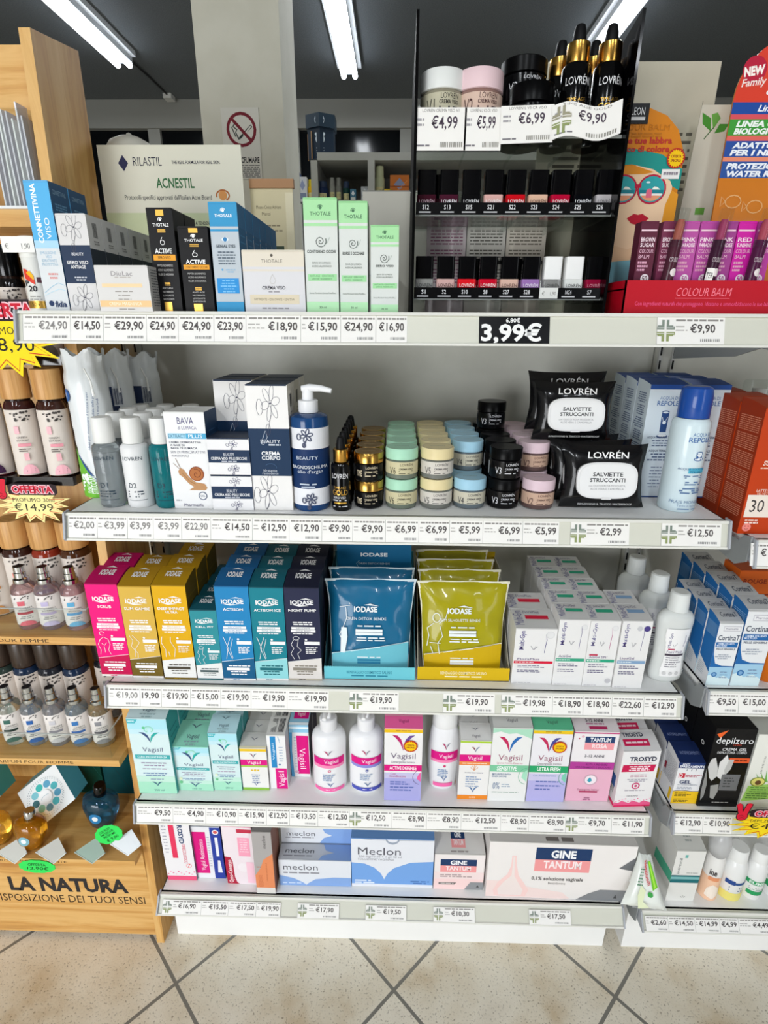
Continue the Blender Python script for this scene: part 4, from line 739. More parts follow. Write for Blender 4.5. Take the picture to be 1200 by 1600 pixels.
it += [R(.38, .592, .47, .612, '#b8143c'), R(.55, .54, .63, .572, '#e06a84'), E(.59, .572, .04, .04, '#e06a84'), P([(.33, .43), (.42, .455), (.48, .449), (.54, .455), (.64, .43), (.58, .405), (.5, .392), (.4, .402)], '#b8102c'),
       T('COLOUR BALM', .34, .9, .03, '#b9701c', w=.8), G(.1, .7, .87, .008, 2, .014, '#b9701c'), T('Dipingi le tue labbra', .3, .835, .03, '#b8302c', w=1.0, b=.03), T('di un tocco di colore', .28, .793, .03, '#b8302c', w=1.0, b=.03)]
pts = [(0, 0), (.095, 0), (.1, .03), (.1, .07), (.092, .09), (.1, .13), (.1015, .17), (.098, .19), (.088, .212), (.07, .228), (.045, .237), (.03, .238), (0, .238)]
it = [('P', [(max(0, x_), y_) for x_, y_ in i_[1]], i_[2]) if i_[0] == 'P' else i_ for i_ in it]
o = card('display_card', 'printed card of a woman in red sunglasses and orange hat behind the balm tray', pts, .888, M('#cf7d14', .4), W_, H_, (.8, 1.404), it)
o2 = MB().box(-.022, .022, -.0012, -.0004, -.012, .012, M('#101014', .3)); paint(o2, flat((0, -.0012, -.012), (1, 0, 0), (0, 0, 1), (0, -1, 0)), .044, .024, [T('CAMALEON', .42, .62, .36, '#e8e8ea', w=.9), R(.1, .18, .9, .34, '#dcdcde')]); o2.build('brand_panel', o, (.022, 0, .23))
def seal(par, loc, s, yel='#f2c40c', red='#b82a20', ink='#8c1c14'):
    mb = MB().lathe([(s, 0), (s, .0004)], M(red, .5), 28); n = 20
    F = flat((0, -s, .0004), (1, 0, 0), (0, 1, 0), (0, 0, 1))
    paint(mb, F, 2*s, 2*s, [P([(.5+(.45 if k % 2 else .36)*math.cos(math.pi*k/n), .5+(.45 if k % 2 else .36)*math.sin(math.pi*k/n)) for k in range(2*n)], yel), T('OFFERTA', .5, .6, .13, ink, w=.56, b=.03), T('SPECIALE', .5, .4, .13, ink, w=.56, b=.03)])
    return mb.build('offer_sticker', par, loc, (math.pi/2, 0, 0))
seal(o, (.09, -.0016, .177), .0125)
mb = MB().lathe([(.0155, 0), (.0155, .0005)], M('#2f8f94', .5), 28); paint(mb, flat((0, -.0155, .0005), (1, 0, 0), (0, 1, 0), (0, 0, 1)), .031, .031, [E(.5, .5, .34, .34, '#9cd0cc'), T('50', .5, .5, .3, '#2f8f94', w=.36, b=.02), T('PROTEZIONE', .5, .88, .08, '#e6f2f0', w=.5)]); mb.build('protection_seal', o, (.089, -.0016, .075), (math.pi/2, 0, 0))
mb = MB().box(-.0125, .0125, -.001, -.0004, -.006, .006, PAPER); paint(mb, flat((0, -.001, -.006), (1, 0, 0), (0, 0, 1), (0, -1, 0)), .025, .012, [G(.1, .9, .55, .3, 1, .1, '#8f8790')]); mb.build('price_sticker', o, (.086, -.0006, .158))
a, b_, c = (0.8263,1,1.7379), (0.973,1,1.742), (0.9884,1,1.4689)
card('paper_notice', 'large cream notice with small print behind the woman card', [(0, 0), (.985-.72, 0), (.985-.72+.0, .36), (0, .36)], 1.0, M('#ccc6b2', .7), .265, .36, (.72, 1.3746), [G(.1, .9, .74-.03*k, .012, 1, .1, '#6a665c', 'c') for k in range(8)]+[R(.93, .6, .934, .86, '#8a8678')], .001)
OR = M('#d07a20', .22, coat=.3)
pts = [(0, 0), (.16, 0), (.16, .3), (.09, .328)]+[(.078+.078*math.cos(math.radians(a_)), .255+.073*math.sin(math.radians(a_))) for a_ in range(100, 181, 10)]
b_ = [.772, .729, .711, .651, .632, .572, .555, .492]
it = [P([(0, b_[0]), (1, b_[0]), (1, .92), (.56, 1)]+[(.4875+.4875*math.cos(math.radians(a_)), .785+.2246*math.sin(math.radians(a_))) for a_ in range(100, 181, 10)], '#d8402c'), R(0, b_[1], 1, b_[0], '#1f4a9c'), R(0, b_[2], 1, b_[1], '#d8525c'), R(0, b_[3], 1, b_[2], '#3f9a3a'), R(0, b_[4], 1, b_[3], '#e0655c'), R(0, b_[5], 1, b_[4], '#2a4f9c'), R(0, b_[6], 1, b_[5], '#e88a6c'), R(0, b_[7], 1, b_[6], '#2f559c'),
      E(.13, .885, .1, .1, '#b8203c'), T('NEW', .13, .882, .03, '#fff4ee', w=.17, b=.05, r=8), T('Family', .14, .843, .026, '#f6e2dc', w=.2, sh=.2, b=.02, r=6), T('AVENTE', .62, .86, .07, '#fff', w=.7, sh=.2, b=.03), T('crema', .36, .81, .022, '#fff', w=.2, sh=.2, b=.03), T('Linea solare', .42, .75, .022, '#f0f4fa', w=.4, sh=.25, b=.03), T('LINEA COSMETICA', .44, .694, .02, '#f0f6f0', w=.76, sh=.2, b=.05), T('BIOLOGICA CERTIFICATA', .48, .667, .02, '#f0f6f0', w=.86, sh=.2, b=.05), T('ADATTO ANCHE', .4, .615, .02, '#f0f4fa', w=.68, sh=.2, b=.05), T('PER I NEONATI', .38, .588, .02, '#f0f4fa', w=.66, sh=.2, b=.05), T('PROTEZIONE SOLARE', .47, .537, .02, '#f0f4fa', w=.86, sh=.2, b=.05), T('WATER RESISTANT', .43, .508, .02, '#f0f4fa', w=.78, sh=.2, b=.05)]
for cx, cy, k in ((.16, .4, 0), (.36, .38, 1), (.2, .27, 2), (.42, .24, 0), (.34, .14, 0)):
    it += [L(arc(cx, cy, .07, .025, 0, 360, 12), .008, '#e6b478'), L([(cx-.07, cy), (cx-.11, cy+.02), (cx-.11, cy-.02), (cx-.07, cy)], .008, '#e6b478')]
card('sunscreen_display_card', 'arched orange and red sunscreen display card with blue and green bands', pts, .9, OR, .16, .325, (.962, 1.4), it, .003)
mb = MB().box(0, .12, 0, .05, 0, .055, M('#1f3f80', .4)).box(0, .12, -.001, 0, .035, .055, M('#25509c', .4)); tag(mb.build('counter_carton', None, (1.0, .945, 1.3746)), 'blue counter carton under the arched sunscreen card', 'box')
x_, y_, z_ = 0.9545,0.96,1.6621
card('leaf_card', 'cream card with green leaves behind the arched sunscreen card', [(0, 0), (.14, 0), (.14, .24), (.012, .24)], .96, M('#dcd9c8', .7), .14, .24, (x_-.018, z_-.235), [P([(.22, .86), (.12, .9), (.1, .96), (.2, .93)], '#4f9a3c'), P([(.24, .87), (.3, .93), (.26, .96), (.2, .95)], '#6fb050'), P([(.26, .85), (.36, .86), (.4, .9), (.3, .9)], '#4f9a3c'), L([(.16, .82), (.24, .88)], .01, '#3f6a34'), G(.1, .5, .3, .014, 6, .035, '#8a8878', 'l'), R(.2, .4, .3, .44, '#6fae4c')], .001)
x_, y_, z_ = 0.9322,0.94,1.4698
card('small_white_card', 'small cream card with handwriting-like print beside the woman card', [(0, 0), (.075, 0), (.07, .085), (.03, .06)], .94, M('#d6d4c6', .7), .075, .085, (x_, 1.3746+.0), [L([(.3, .4), (.36, .5), (.4, .42)], .02, '#55554c'), G(.3, .7, .36, .03, 1, .1, '#66665c')], .001)
# cards behind on the other side
a, b_ = (-0.0078,1.05,1.6383), (0.2363,1.05,1.637)
W_ = b_[0]-a[0]
card('protocol_card', 'large cream counter card with green lettering behind the black cartons', [(0, 0), (W_, 0), (W_, .267), (0, .267)], 1.05, M('#d9d6c4', .6), W_, .267, (a[0], 1.3746), [R(0, 0, 1, .62, '#c3cba4'), T('RILASTIL', .34, .91, .048, '#26263a', w=.2), P([(.17, .855), (.205, .9), (.17, .945), (.135, .9)], '#26264a'), T('THE REAL FORMULA FOR REAL SKIN.', .68, .905, .018, '#3a3a44', w=.34, b=.02), T('ACNESTIL', .52, .79, .054, '#2f6a3c', w=.27, b=.02), T('Protocolli specifici approvati dall\'Italian Acne Board', .46, .71, .026, '#4a4a48', w=.62, b=.01), E(.85, .72, .03, .03, '#c98a4c'), L(arc(.85, .72, .045, .03, -60, 200), .01, '#a9602c'), R(.12, .41, .28, .47, '#1f6a34'), R(.12, .33, .28, .4, '#1f5a30'), T('PELLE A TENDENZA ACNEICA', .72, .56, .018, '#4a4a48', w=.28, b=.02), T('PELLE GRASSA', .44, .56, .018, '#4a4a48', w=.2, b=.02)], .002)
a = (0.241,1.075,1.5869)
card('framed_notice', 'old beige framed notice with a small landscape picture under the no smoking sign', [(0, 0), (.075, 0), (.075, .208), (0, .208)], 1.075, M('#cfc4a0', .7), .075, .208, (a[0]+.0, 1.3746), [R(.82, 0, 1, .97, '#dcd3b4'), T('Museo Civico Adriano', .42, .86, .026, '#6a604a', w=.6), T('Manzi', .35, .81, .026, '#6a604a', w=.2), G(.05, .75, .72, .012, 2, .04, '#8a8068'), R(.5, .44, .74, .56, '#3a4a3c'), P([(.5, .44), (.5, .5), (.62, .53), (.74, .48), (.74, .44)], '#6a7a58'), R(.6, .3, .95, .42, '#2a50b0'), R(.2, .46, .42, .5, '#4a4434')], .004)
MB().box(0, .0778, -.004, .006, .208, .222, M('#a9805c', .6)).build('wooden_bar', bpy.data.objects['framed_notice'], (0, 0, 0))
card('flat_white_carton', 'flat white carton lying behind the beige cream carton', [(0, 0), (.21, 0), (.21, .085), (0, .085)], .98, M('#c9c8c2', .6), .21, .085, (.27, 1.3746), [G(.1, .3, .85, .03, 2, .1, '#8f8f8a'), R(0, .72, 1, .73, '#8fa0a8')], .05, 'box', props=False)
a = (0.5081,1.06,1.5596)
card('white_back_card', 'blank white card standing behind the shortest green carton and the make-up display', [(0, 0), (.345, 0), (.345, .202), (0, .202)], 1.06, M('#c9c6ba', .6), .345, .202, (.44, 1.3746), [R(0, .99, 1, 1, '#8a8a84')], .002)

# ---------------------------------------------------------------- second shelf
def pad_bag(x, y, z, r, h, label, front=True):
    t = thing('cotton_pad_bag', label, 'cotton pads', (x, y, z), 0, 'bags of cotton pads'); rnd = random.Random(int(x*1000))
    mb = MB(); n = 36; prof = []
    for i in range(15):
        f = i/14; prof.append((r*(1+.02*math.sin(f*40)), f*h*.8))
    prof += [(r*1.0, h*.84), (r*.93, h*.88), (r*.96, h*.93), (r*1.0, h*.97), (r*1.02, h)]
    v = []
    for i, (rr, zz) in enumerate(prof):
        for k in range(n):
            a = 2*math.pi*k/n; w = (.02+.05*max(0, zz/h-.75)*4)*math.sin(a*9+i*.5)
            v.append(((rr*(1+w))*math.cos(a), rr*(1+w)*math.sin(a)*(1-.5*max(0, zz/h-.82)*2.5), zz+(.006*math.sin(a*5) if zz > h*.95 else 0)))
    mb.add(v, [(i*n+k, i*n+(k+1) % n, (i+1)*n+(k+1) % n, (i+1)*n+k) for i in range(len(prof)-1) for k in range(n)], M('#dfe3e4', .3, coat=.3), True)
    mb.add(v[:n], [tuple(range(n))[::-1]], M('#dfe3e4', .3, coat=.3)); mb.add(v[14*n:15*n], [tuple(range(n))], M('#e9eaea', .7))
    F0 = round_(r*1.025, 0, a0=.25); W_, H_ = 2*math.pi*r, h
    if front:
        it = [P([(.3, 0), (.58, 0), (.58, .02), (.5, .1), (.42, .2), (.35, .3), (.3, .36)], '#6fb83a'), P([(.58, .0), (.6, 0), (.53, .1), (.44, .2), (.36, .31), (.35, .3), (.42, .2), (.5, .1)], '#2a4f8c'), T('inal', .36, .12, .12, '#f0f4f0', r=90, w=.16, b=.03), T('DISCHETTI', .42, .1, .05, '#eaf2e6', r=90, w=.13, b=.02), T('STRUCCANTI', .46, .1, .05, '#eaf2e6', r=90, w=.14, b=.02),
              E(.33, .72, .05, .05, '#2f5fa0'), T('A', .33, .72, .04, '#e8eef4', w=.03), T('ideali per rimuovere il trucco e per', .5, .55, .016, '#3a5a8a', r=84, w=.4), T('la delicata e profonda pulizia della pelle', .54, .54, .016, '#3a5a8a', r=84, w=.42), T('dischetti morbidi', .58, .6, .018, '#2a4a7a', r=84, w=.2)]
    else: it = [R(.45, .5, .56, .76, '#2c3a5c'), R(.52, .62, .6, .76, '#dfe3e6')]+[G(.46, .58, .46-.02*k, .008, 1, .1, '#4a5878') for k in range(6)]+bars(.525, .595, .63, .75, '#2c3a5c', 8)
    paint(mb, F0, W_, H_, it); mb.build('bag', t)
    MB().tube([(r*.5, -r*.96, h*.9), (r*.75, -r*1.0, h*.82), (r*.8, -r*1.02, h*.72)], [.0012, .0012, .0022], M('#eeeeec', .7), 6).build('drawstring', t)
x, y, z, r, h = -0.0048,0.8594,1.0854,0.0237,0.2271
pad_bag(x+.012, y+.012, z, .031, h+.004, 'cotton pad bag with a green foot, front one on the second shelf')
pad_bag(x+.019, y+.08, z, .031, h, 'second cotton pad bag, showing its barcode and drawstring', False)
pad_bag(x+.04, y+.143, z, .031, h*.97, 'rearmost cotton pad bag in the shade of the shelf', False)
def toner(x, y, z, r, h, c, code, label, trans, ink='#3a3c44'):
    t = thing('toner_bottle', label, 'bottle', (x, y, z), 0, 'white-capped lotion bottles'); hb = h*.72
    mb = MB().lathe([(r*.9, 0), (r, .004), (r, hb*.93), (r*.93, hb*.97), (r*.74, hb)], M(c, .08 if trans else .35, trans=trans, ior=1.33), 32)
    paint(mb, round_(r, 0, a0=.12), 2*math.pi*r, hb, [T('LOVRÉN', .5, .79, .055, ink, w=.24), T(code, .47, .37, .08, ink, w=.09), G(.4, .6, .27, .02, 3, .04, ink, 'l'), R(.4, .13, .62, .136, ink)])
    if trans: mb.lathe([(r*.8, .004), (r*.9, .006), (r*.9, hb*.86), (r*.7, hb*.87)], M(c, .1, trans=.6), 24)
    mb.build('body', t)
    MB().lathe([(r*.72, hb+.0005), (r*.75, hb+.002), (r*.72, h-.003), (r*.66, h)], M('#e6e6e3', .4), 32).build('cap', t); return t
x, y, z, r, h = 0.0541,0.8095,1.0854,0.0203,0.1397
for k, (dx, c, code, nm, tr) in enumerate([(0, '#c9d0d2', 'D1', 'clear toner', .8), (.0455, '#e2e2e2', 'D2', 'white cleansing milk', 0), (.091, '#1f7f86', 'D3', 'teal lotion', .35)]):
    b0 = toner(x+dx-(.001*k), y, z, .0205, h, c, code, nm+' bottle with white cap, front one of its row', tr, '#2c3c4a')
    for i in range(1, 4): dup(b0, (x+dx-(.001*k), y+.044*i, z), '%s bottle with white cap, %s from the front of its row' % (nm, ORD[i]))
WB = '#25354f'
carton(0.1882,0.7923,1.0854,0.0608,0.1506, .055, '#e6e6e6', 'white carton with a snail picture and a blue strip', front=[T('BAVA', .52, .915, .066, '#4a4478', w=.4), T('di LUMACA', .55, .845, .032, '#6a6690', w=.46), R(.05, .735, 1, .79, '#9ccbe0'), R(.5, .735, 1, .79, '#4aa4cc'), T('EXTRACT', .27, .762, .036, '#3a6a8a', w=.42), T('PLUS', .73, .762, .036, '#f4f8fa', w=.34), T('CREMA DERMOATTIVA', .46, .7, .02, '#55586a', w=.8, b=.015), T('A BASE DI', .26, .67, .02, '#55586a', w=.36, b=.015), T('BAVA DI LUMACA', .42, .64, .02, '#55586a', w=.66, b=.015), T('50% DI PRINCIPI ATTIVI', .5, .6, .028, '#77788a', w=.86), T('FUNZIONALI', .3, .56, .022, '#8a8b98', w=.42),
    P([(.2, .40), (.26, .435), (.34, .42), (.46, .34), (.62, .285), (.84, .27), (.9, .225), (.84, .2), (.42, .2), (.56, .235), (.44, .27), (.3, .34), (.22, .365)], '#b98a5e'), E(.66, .375, .19, .19, '#8c4420'), E(.655, .372, .165, .165, '#b06a38'), L([(.655+.0095*t*math.cos(t*.55), .372+.0038*t*math.sin(t*.55)) for t in range(0, 16)], .022, '#7a3a1c'), L([(.24, .425), (.1, .485)], .014, '#8a7060'), L([(.27, .43), (.17, .535)], .014, '#8a7060'), L([(.3, .38), (.46, .3), (.6, .265)], .012, '#96683c'), E(.76, .14, .11, .11, '#2c4468'), E(.76, .14, .09, .09, '#e6e6e6'), T('54%', .76, .14, .025, '#2c4468', w=.12), T('Pharmalife', .5, .04, .032, '#77748a', w=.5), G(.06, .2, .09, .012, 1, .1, '#9a9aa0')], sidec='#1d3a5c', topc='#dcdcda', right=[G(.15, .85, .8, .012, 8, .05, '#3a5a80')])
NAVY = '#182f4e'
x, y, z, w, h = 0.2519,0.787,1.0854,0.0633,0.1141
hh = h/2-.0008
FL2 = [R(0, .33, 1, .68, NAVY)]+flower(.62, .84, .12, '#5a5a78', .9)+flower(.62, .17, .12, '#5a5a78', .9)+[T('BEAUTY', .5, .56, .09, '#d9dde6', w=.26), T('CREMA VISO PELLI SECCHE', .5, .45, .075, '#e9ebf0', w=.86, b=.02), G(.32, .68, .37, .03, 1, .1, '#b9bfcc')]
carton(x, y, z, w, hh, .055, '#e6e5e6', '', front=FL2, sidec=NAVY, topc='#232f44', labels=['white and navy face cream carton, lower one of the stack'])
carton(x, y, z+hh+.001, w, hh, .055, '#e6e5e6', '', front=FL2, sidec=NAVY, topc='#232f44', labels=['white and navy face cream carton, upper one of the stack'])
x, y, z, w, h = 0.3139,0.7894,1.0854,0.0612,0.1916
BC = [R(0, .288, 1, .667, '#14304f')]+flower(.58, .86, .24, '#444458', .62)+flower(.4, .16, .26, '#444458', .62)+[L([(.3, .55), (.42, .65), (.46, .6), (.36, .54), (.3, .55)], .012, '#b9c4d4'), T('BEAUTY', .53, .567, .028, '#e6e9f0', w=.48), G(.48, .78, .54, .012, 1, .1, '#c9d0dc'), T('CREMA', .52, .472, .03, '#eef0f4', w=.46, b=.02), T('CORPO', .52, .435, .03, '#eef0f4', w=.46, b=.02), T('idratante', .48, .335, .02, '#c4ccd8', w=.34), T('rassodante', .48, .312, .02, '#c4ccd8', w=.4), L(arc(.5, .36, .14, .03, -20, 150), .012, '#3f5f86')]
BR = [R(0, .288, 1, .667, '#0f2238')]+bars(.35, .62, .82, .92, '#2c2c30', 6)+[G(.3, .7, .78, .012, 3, .03, '#9a958c')]
carton(x, y, z, w, h, .05, '#e7e5e3', 'tall white and navy body cream carton beside the pump bottle', front=BC, right=BR, sidec='#cfcac0', topc='#1f2e46', rows=3)
carton(x-.0665, y+.062, z, w, h, .05, '#e7e5e3', 'tall body cream carton behind the face cream stack', front=BC, right=BR, sidec='#cfcac0', topc='#1f2e46', rows=2)
# pump bottle
x, y, z, r, h = 0.3707,0.8121,1.0854,0.0294,0.1883
t = thing('pump_bottle', 'navy shower pump bottle with a white floral band', 'pump bottle', (x, y, z))
hb = h*.79; NB = M('#174173', .2, coat=.4)
mb = MB().lathe([(r*.92, 0), (r, .005), (r, hb*.93), (r*.96, hb*.97), (r*.7, hb*.995), (r*.45, hb)], NB, 40)
paint(mb, round_(r, 0), 2*math.pi*r, hb, [R(.1, .07, .9, .87, '#e4e5ea'), R(.1, .25, .9, .66, '#14305c')]+flower(.5, .8, .055, '#4a5068', 2.2*r*3/hb)+flower(.52, .14, .05, '#4a5068', 2.2*r*3/hb)+[T('BEAUTY', .5, .575, .035, '#c9d4e4', w=.17), T('BAGNOSCHIUMA', .52, .48, .034, '#e4e9f0', w=.3), T('olio d\'argan', .52, .435, .034, '#d4dce8', w=.2), G(.43, .57, .3, .016, 2, .03, '#b4c0d0')]); mb.build('body', t)
MB().lathe([(r*.48, hb+.0005), (r*.5, hb+.002), (r*.5, hb+h*.095), (r*.44, hb+h*.1)], M('#e3e4e6', .35), 28).build('collar', t)
mb = MB().lathe([(r*.3, hb+h*.1), (r*.28, hb+h*.19), (r*.2, hb+h*.2)], M('#e6e7e9', .35), 20)
mb.tube([(-r*.28, -.002, h*.975), (r*.1, -.003, h*.985), (r*.7, -.006, h*.982), (r*1.25, -.009, h*.965)], [.0048, .0058, .005, .0035], M('#e6e7e9', .35), 12); mb.build('pump_head', t)
x, y, z, r, h = 0.4201,0.8022,1.0854,0.0178,0.1085
for i in range(6): dropper(x-.001, y+.038*i, z+.0002, .0155, h*1.06, olab('black dropper bottle beside the pump bottle', i, 6), 'dropper bottles on the second shelf')
def jars(px, rows, lid, body, base, code, ink, nm, lidm=None, hts=None, jr=.0252):
    x, y, z, r, h = px; r = min(r, .0256); h = (h-.001)/2
    first = None
    for i in range(rows):
        for lv in range(hts[i] if hts else 2):
            lb = '%s, %s of the stack, %s' % (nm, ('lower', 'upper', 'topmost')[lv], 'front row' if i == 0 else ORD[i]+' from the front') if (not hts or hts[i] > 1) else '%s, single jar, %s' % (nm, 'front row' if i == 0 else ORD[i]+' from the front')
            p = (x, y+(2*r+.0012)*i, z+(h+.0004)*lv+.0001)
            if first is None: first = jar(*p, r, h, lid, body, base, code, ink, lb, nm+' jars', lidm)
            else: dup(first, p, lb, None, random.uniform(-.08, .08))
jars((0.4608,0.8197,1.0854,0.0232,0.0896), 5, '#b98f52', None, BLK, 'TIME', '#e4d4b4', 'black jar with gold lid', GOLD)
jars((0.5124,0.8221,1.0854,0.0253,0.0969), 5, '#a9d9bd', '#c9c19c', '#6a7468', 'V6', '#3c3a30', 'mint-lidded jar')
jars((0.5677,0.8247,1.0854,0.0258,0.097), 5, '#e2d2a2', '#cfc9c0', '#6f716c', 'V5', '#3c3a3c', 'cream-lidded jar')
x, y, z, r, h = 0.6212,0.8271,1.0854,0.0263,0.0971
jars((x, y, z, r, h), 5, '#9fc9dd', '#c4bfac', '#5f6a70', 'V4', '#3c3c40', 'light blue-lidded jar', None, [1, 2, 2, 2, 2])
jars((0.675,0.828,1.0854,0.0253,0.0971), 5, BLK, None, BLK, 'V3', '#d4d4d8', 'all-black jar', None, [2, 2, 2, 3, 2])
jars((0.73,0.8274,1.0854,0.0257,0.0959), 5, '#ddc4cd', '#c4a48f', '#5f4a48', 'V2', '#4a2c2c', 'pink-lidded jar', None, [1, 2, 2, 2, 2])
# wipes packs
def wipes(x, y, z, w, h, label, tilt=-.16, c='#0d0d0f', group='black make-up wipes packs'):
    t = thing('wipes_pack', label, 'wipes', (x, y, z+.032*math.sin(-tilt)), 0, group); t.rotation_euler = (tilt, 0, 0)
    n, k = 14, 10; mb = MB(); v = []; D_ = .03
    for s in (-1, 1):
        for j in range(k+1):
            for i in range(n+1):
                u, q_ = i/n*2-1, j/k*2-1
                bul = max(0, (1-abs(u)**5)*(1-abs(q_)**4))
                pin = 1-.1*(1-abs(q_)**2)*(abs(u)**2); wob = .0012*math.sin(u*13+q_*7)*(1-bul*.6)
                v.append((u*w/2*pin, D_/2+s*(D_/2*bul**.6)+wob, (q_*.5+.5)*h+(.005*abs(u)**3*h*6*(q_*.5+.5) if q_ > 0 else 0)))
    m1 = (n+1)*(k+1); f = [(a, a+1, a+n+2, a+n+1) for j in range(k) for i in range(n) for a in [j*(n+1)+i]]
    mb.add(v, f+[(p[3]+m1, p[2]+m1, p[1]+m1, p[0]+m1) for p in f], M(c, .22, coat=.3), True)
    paint(mb, flat((0, -.0012, 0), (1, 0, 0), (0, 0, 1), (0, -1, 0)), w, h, [T('LOVRÉN', .5, .85, .1, '#efefef', w=.46, b=.01), T('RIMUOVONO IL TRUCCO WATERPROOF', .5, .07, .03, '#cfcfcf', w=.62)])
    mb.build('pouch', t)
    mb = MB(); a, b_ = w*.345, h*.29; pts = []
    for i in range(40):
        g = 2*math.pi*i/40; cg, sg = math.cos(g), math.sin(g); pts.append((a*abs(cg)**.55*(1 if cg > 0 else -1), h*.45+b_*abs(sg)**.6*(1 if sg > 0 else -1)))
    LM = M('#dedede', .35)
    mb.prism(pts, -.0045, .0005, lambda p, t_: (p[0], t_, p[1]), LM); mb.prism([(p[0]*.92, (p[1]-h*.45)*.92+h*.45) for p in pts], -.0056, -.0045, lambda p, t_: (p[0], t_, p[1]), M('#e6e6e6', .35)); mb.box(-.007, .007, -.0062, -.0045, h*.15, h*.175, LM)
    paint(mb, flat((0, -.0056, 0), (1, 0, 0), (0, 0, 1), (0, -1, 0)), w, h, [T('SALVIETTE', .5, .55, .06, '#26282c', w=.34, b=.02), T('STRUCCANTI', .5, .46, .06, '#26282c', w=.4, b=.02), T('con OLIO DI ROSA MOSQUETA,', .5, .37, .03, '#8a8a8e', w=.42), T('ALOE VERA E CAMOMILLA', .5, .32, .03, '#8a8a8e', w=.38)])
    mb.build('lid', t); return t
x, y, z, w, h = 0.8255,0.7996,1.0854,0.1264,0.1013
wipes(x+.003, y+.003, z, w*1.06, h*.96, 'black wipes pack with a white lid, front one on the second shelf')
wipes(x-.007, y+.04, z, w*1.06, h*.96, 'black wipes pack right behind the front pack')
wipes(x-.012, y+.083, z, w*1.06, h*.96, 'black wipes pack, third of the lower ones')
zz = z+h*.94
wipes(x-.036, y+.068, zz, w*1.03, h*.9, 'upper black wipes pack facing out, set on top of the lower ones', -.1)
wipes(x-.04, y+.105, zz+.01, w*1.03, h*.93, 'rearmost upper black wipes pack, half hidden', -.06)
# thermal water
x, y, z, w, h = 0.9364,0.8715,1.0854,0.0616,0.1861
LOGO = lambda cx, cy, s, c: [E(cx, cy-s*.5, s*.62, s*.22, c), E(cx, cy-s*.48, s*.5, s*.15, '#e6ecf0'), P([(cx-.36*s, cy-.35*s), (cx+.36*s, cy-.35*s), (cx+.4*s, cy+.35*s), (cx-.4*s, cy+.35*s)], c), E(cx, cy+.38*s, s*.4, s*.16, c), E(cx, cy+.36*s, s*.3, s*.1, '#dfe8ee'), E(cx, cy, s*.2, s*.2, '#e3ebf0'), L([(cx-.3*s, cy+.2*s), (cx, cy-.05*s), (cx+.3*s, cy+.2*s)], .016, '#e3ebf0')]
WF = [R(0, 0, 1, .012, '#2a4a86'), R(0, .962, 1, 1, '#2a4f96'), T('ACQUA DI', .53, .89, .028, '#3f6ea8', w=.48), T('REPOLE', .52, .845, .04, '#2f62a4', w=.56, b=.01)]+LOGO(.5, .68, .24, '#2c4a80')+[T('ACQUA SOLFUREA TERMALE', .52, .55, .018, '#3a4a68', w=.8, b=.02), G(.22, .8, .52, .01, 3, .022, '#6a7a96'), T('ACQUA TERMALE', .5, .43, .018, '#3a4a68', w=.56, b=.02), G(.2, .84, .4, .012, 3, .026, '#5a6a88'), G(.3, .7, .28, .01, 7, .03, '#8a98ae')]
x2, y2, z2, w2, h2 = 0.9507,0.8791,1.0854,0.0572,0.1853
wl = [G(.1, .9, .92-.11*k, .01, 5, .019, '#5a6a88') for k in range(5)]+[R(0, .3, 1, .4, '#2f8fa0')]
for i, xx in enumerate((x-.002, x+w+.002)):
    carton(xx+.001, y+.008, z, w*.985, h, .048, '#d6e2ea', ('white water-spray carton with a blue top behind the wipes', 'white water-spray carton with a blue top behind the spray can')[i], front=WF, left=wl, topc='#2a4f96', arch=.006, rows=3, leftc='#c9d6de', top=[])
t_x, t_y, t_z, r, h = 0.9514,0.8282,1.0854,0.0274,0.1902
t = thing('spray_can', 'white thermal water spray can with a blue cap', 'spray can', (t_x, t_y, t_z)); hb = h*.755
mb = MB().lathe([(r*.95, 0), (r, .003), (r, hb*.93), (r*.96, hb*.97), (r*.84, hb)], M('#cfe0e6', .25, coat=.3), 40)
paint(mb, round_(r, 0, a0=.25), 2*math.pi*r, hb, [T('ACQUA DI', .5, .85, .036, '#3f6ea8', w=.17), T('REPOLE', .49, .795, .05, '#2f62a4', w=.2, b=.01)]+LOGO(.5, .63, .075, '#2f5f9c')+[R(.43, .44, .58, .495, '#4fb0cc'), T('ACQUA SOLFUREA', .47, .485, .022, '#3a5a8a', w=.25), T('TERMALE', .5, .455, .022, '#2c4a7a', w=.12), G(.38, .6, .41, .01, 2, .022, '#6a86a8'), G(.38, .6, .34, .014, 2, .024, '#5a78a0'), G(.37, .6, .27, .014, 3, .024, '#5a78a0'), T('FRAIS MONDE', .46, .12, .032, '#6a86a8', w=.27), T('Terme di Agnano', .48, .08, .022, '#7a94b4', w=.18), G(.4, .56, .04, .014, 1, .1, '#7a94b4')]); mb.build('can', t)
MB().lathe([(r*.8, hb+.0005), (r*.82, hb+.002), (r*.82, h*.93), (r*.76, h*.985), (r*.6, h)], M('#1d4a9a', .28, coat=.3), 36).build('cap', t)

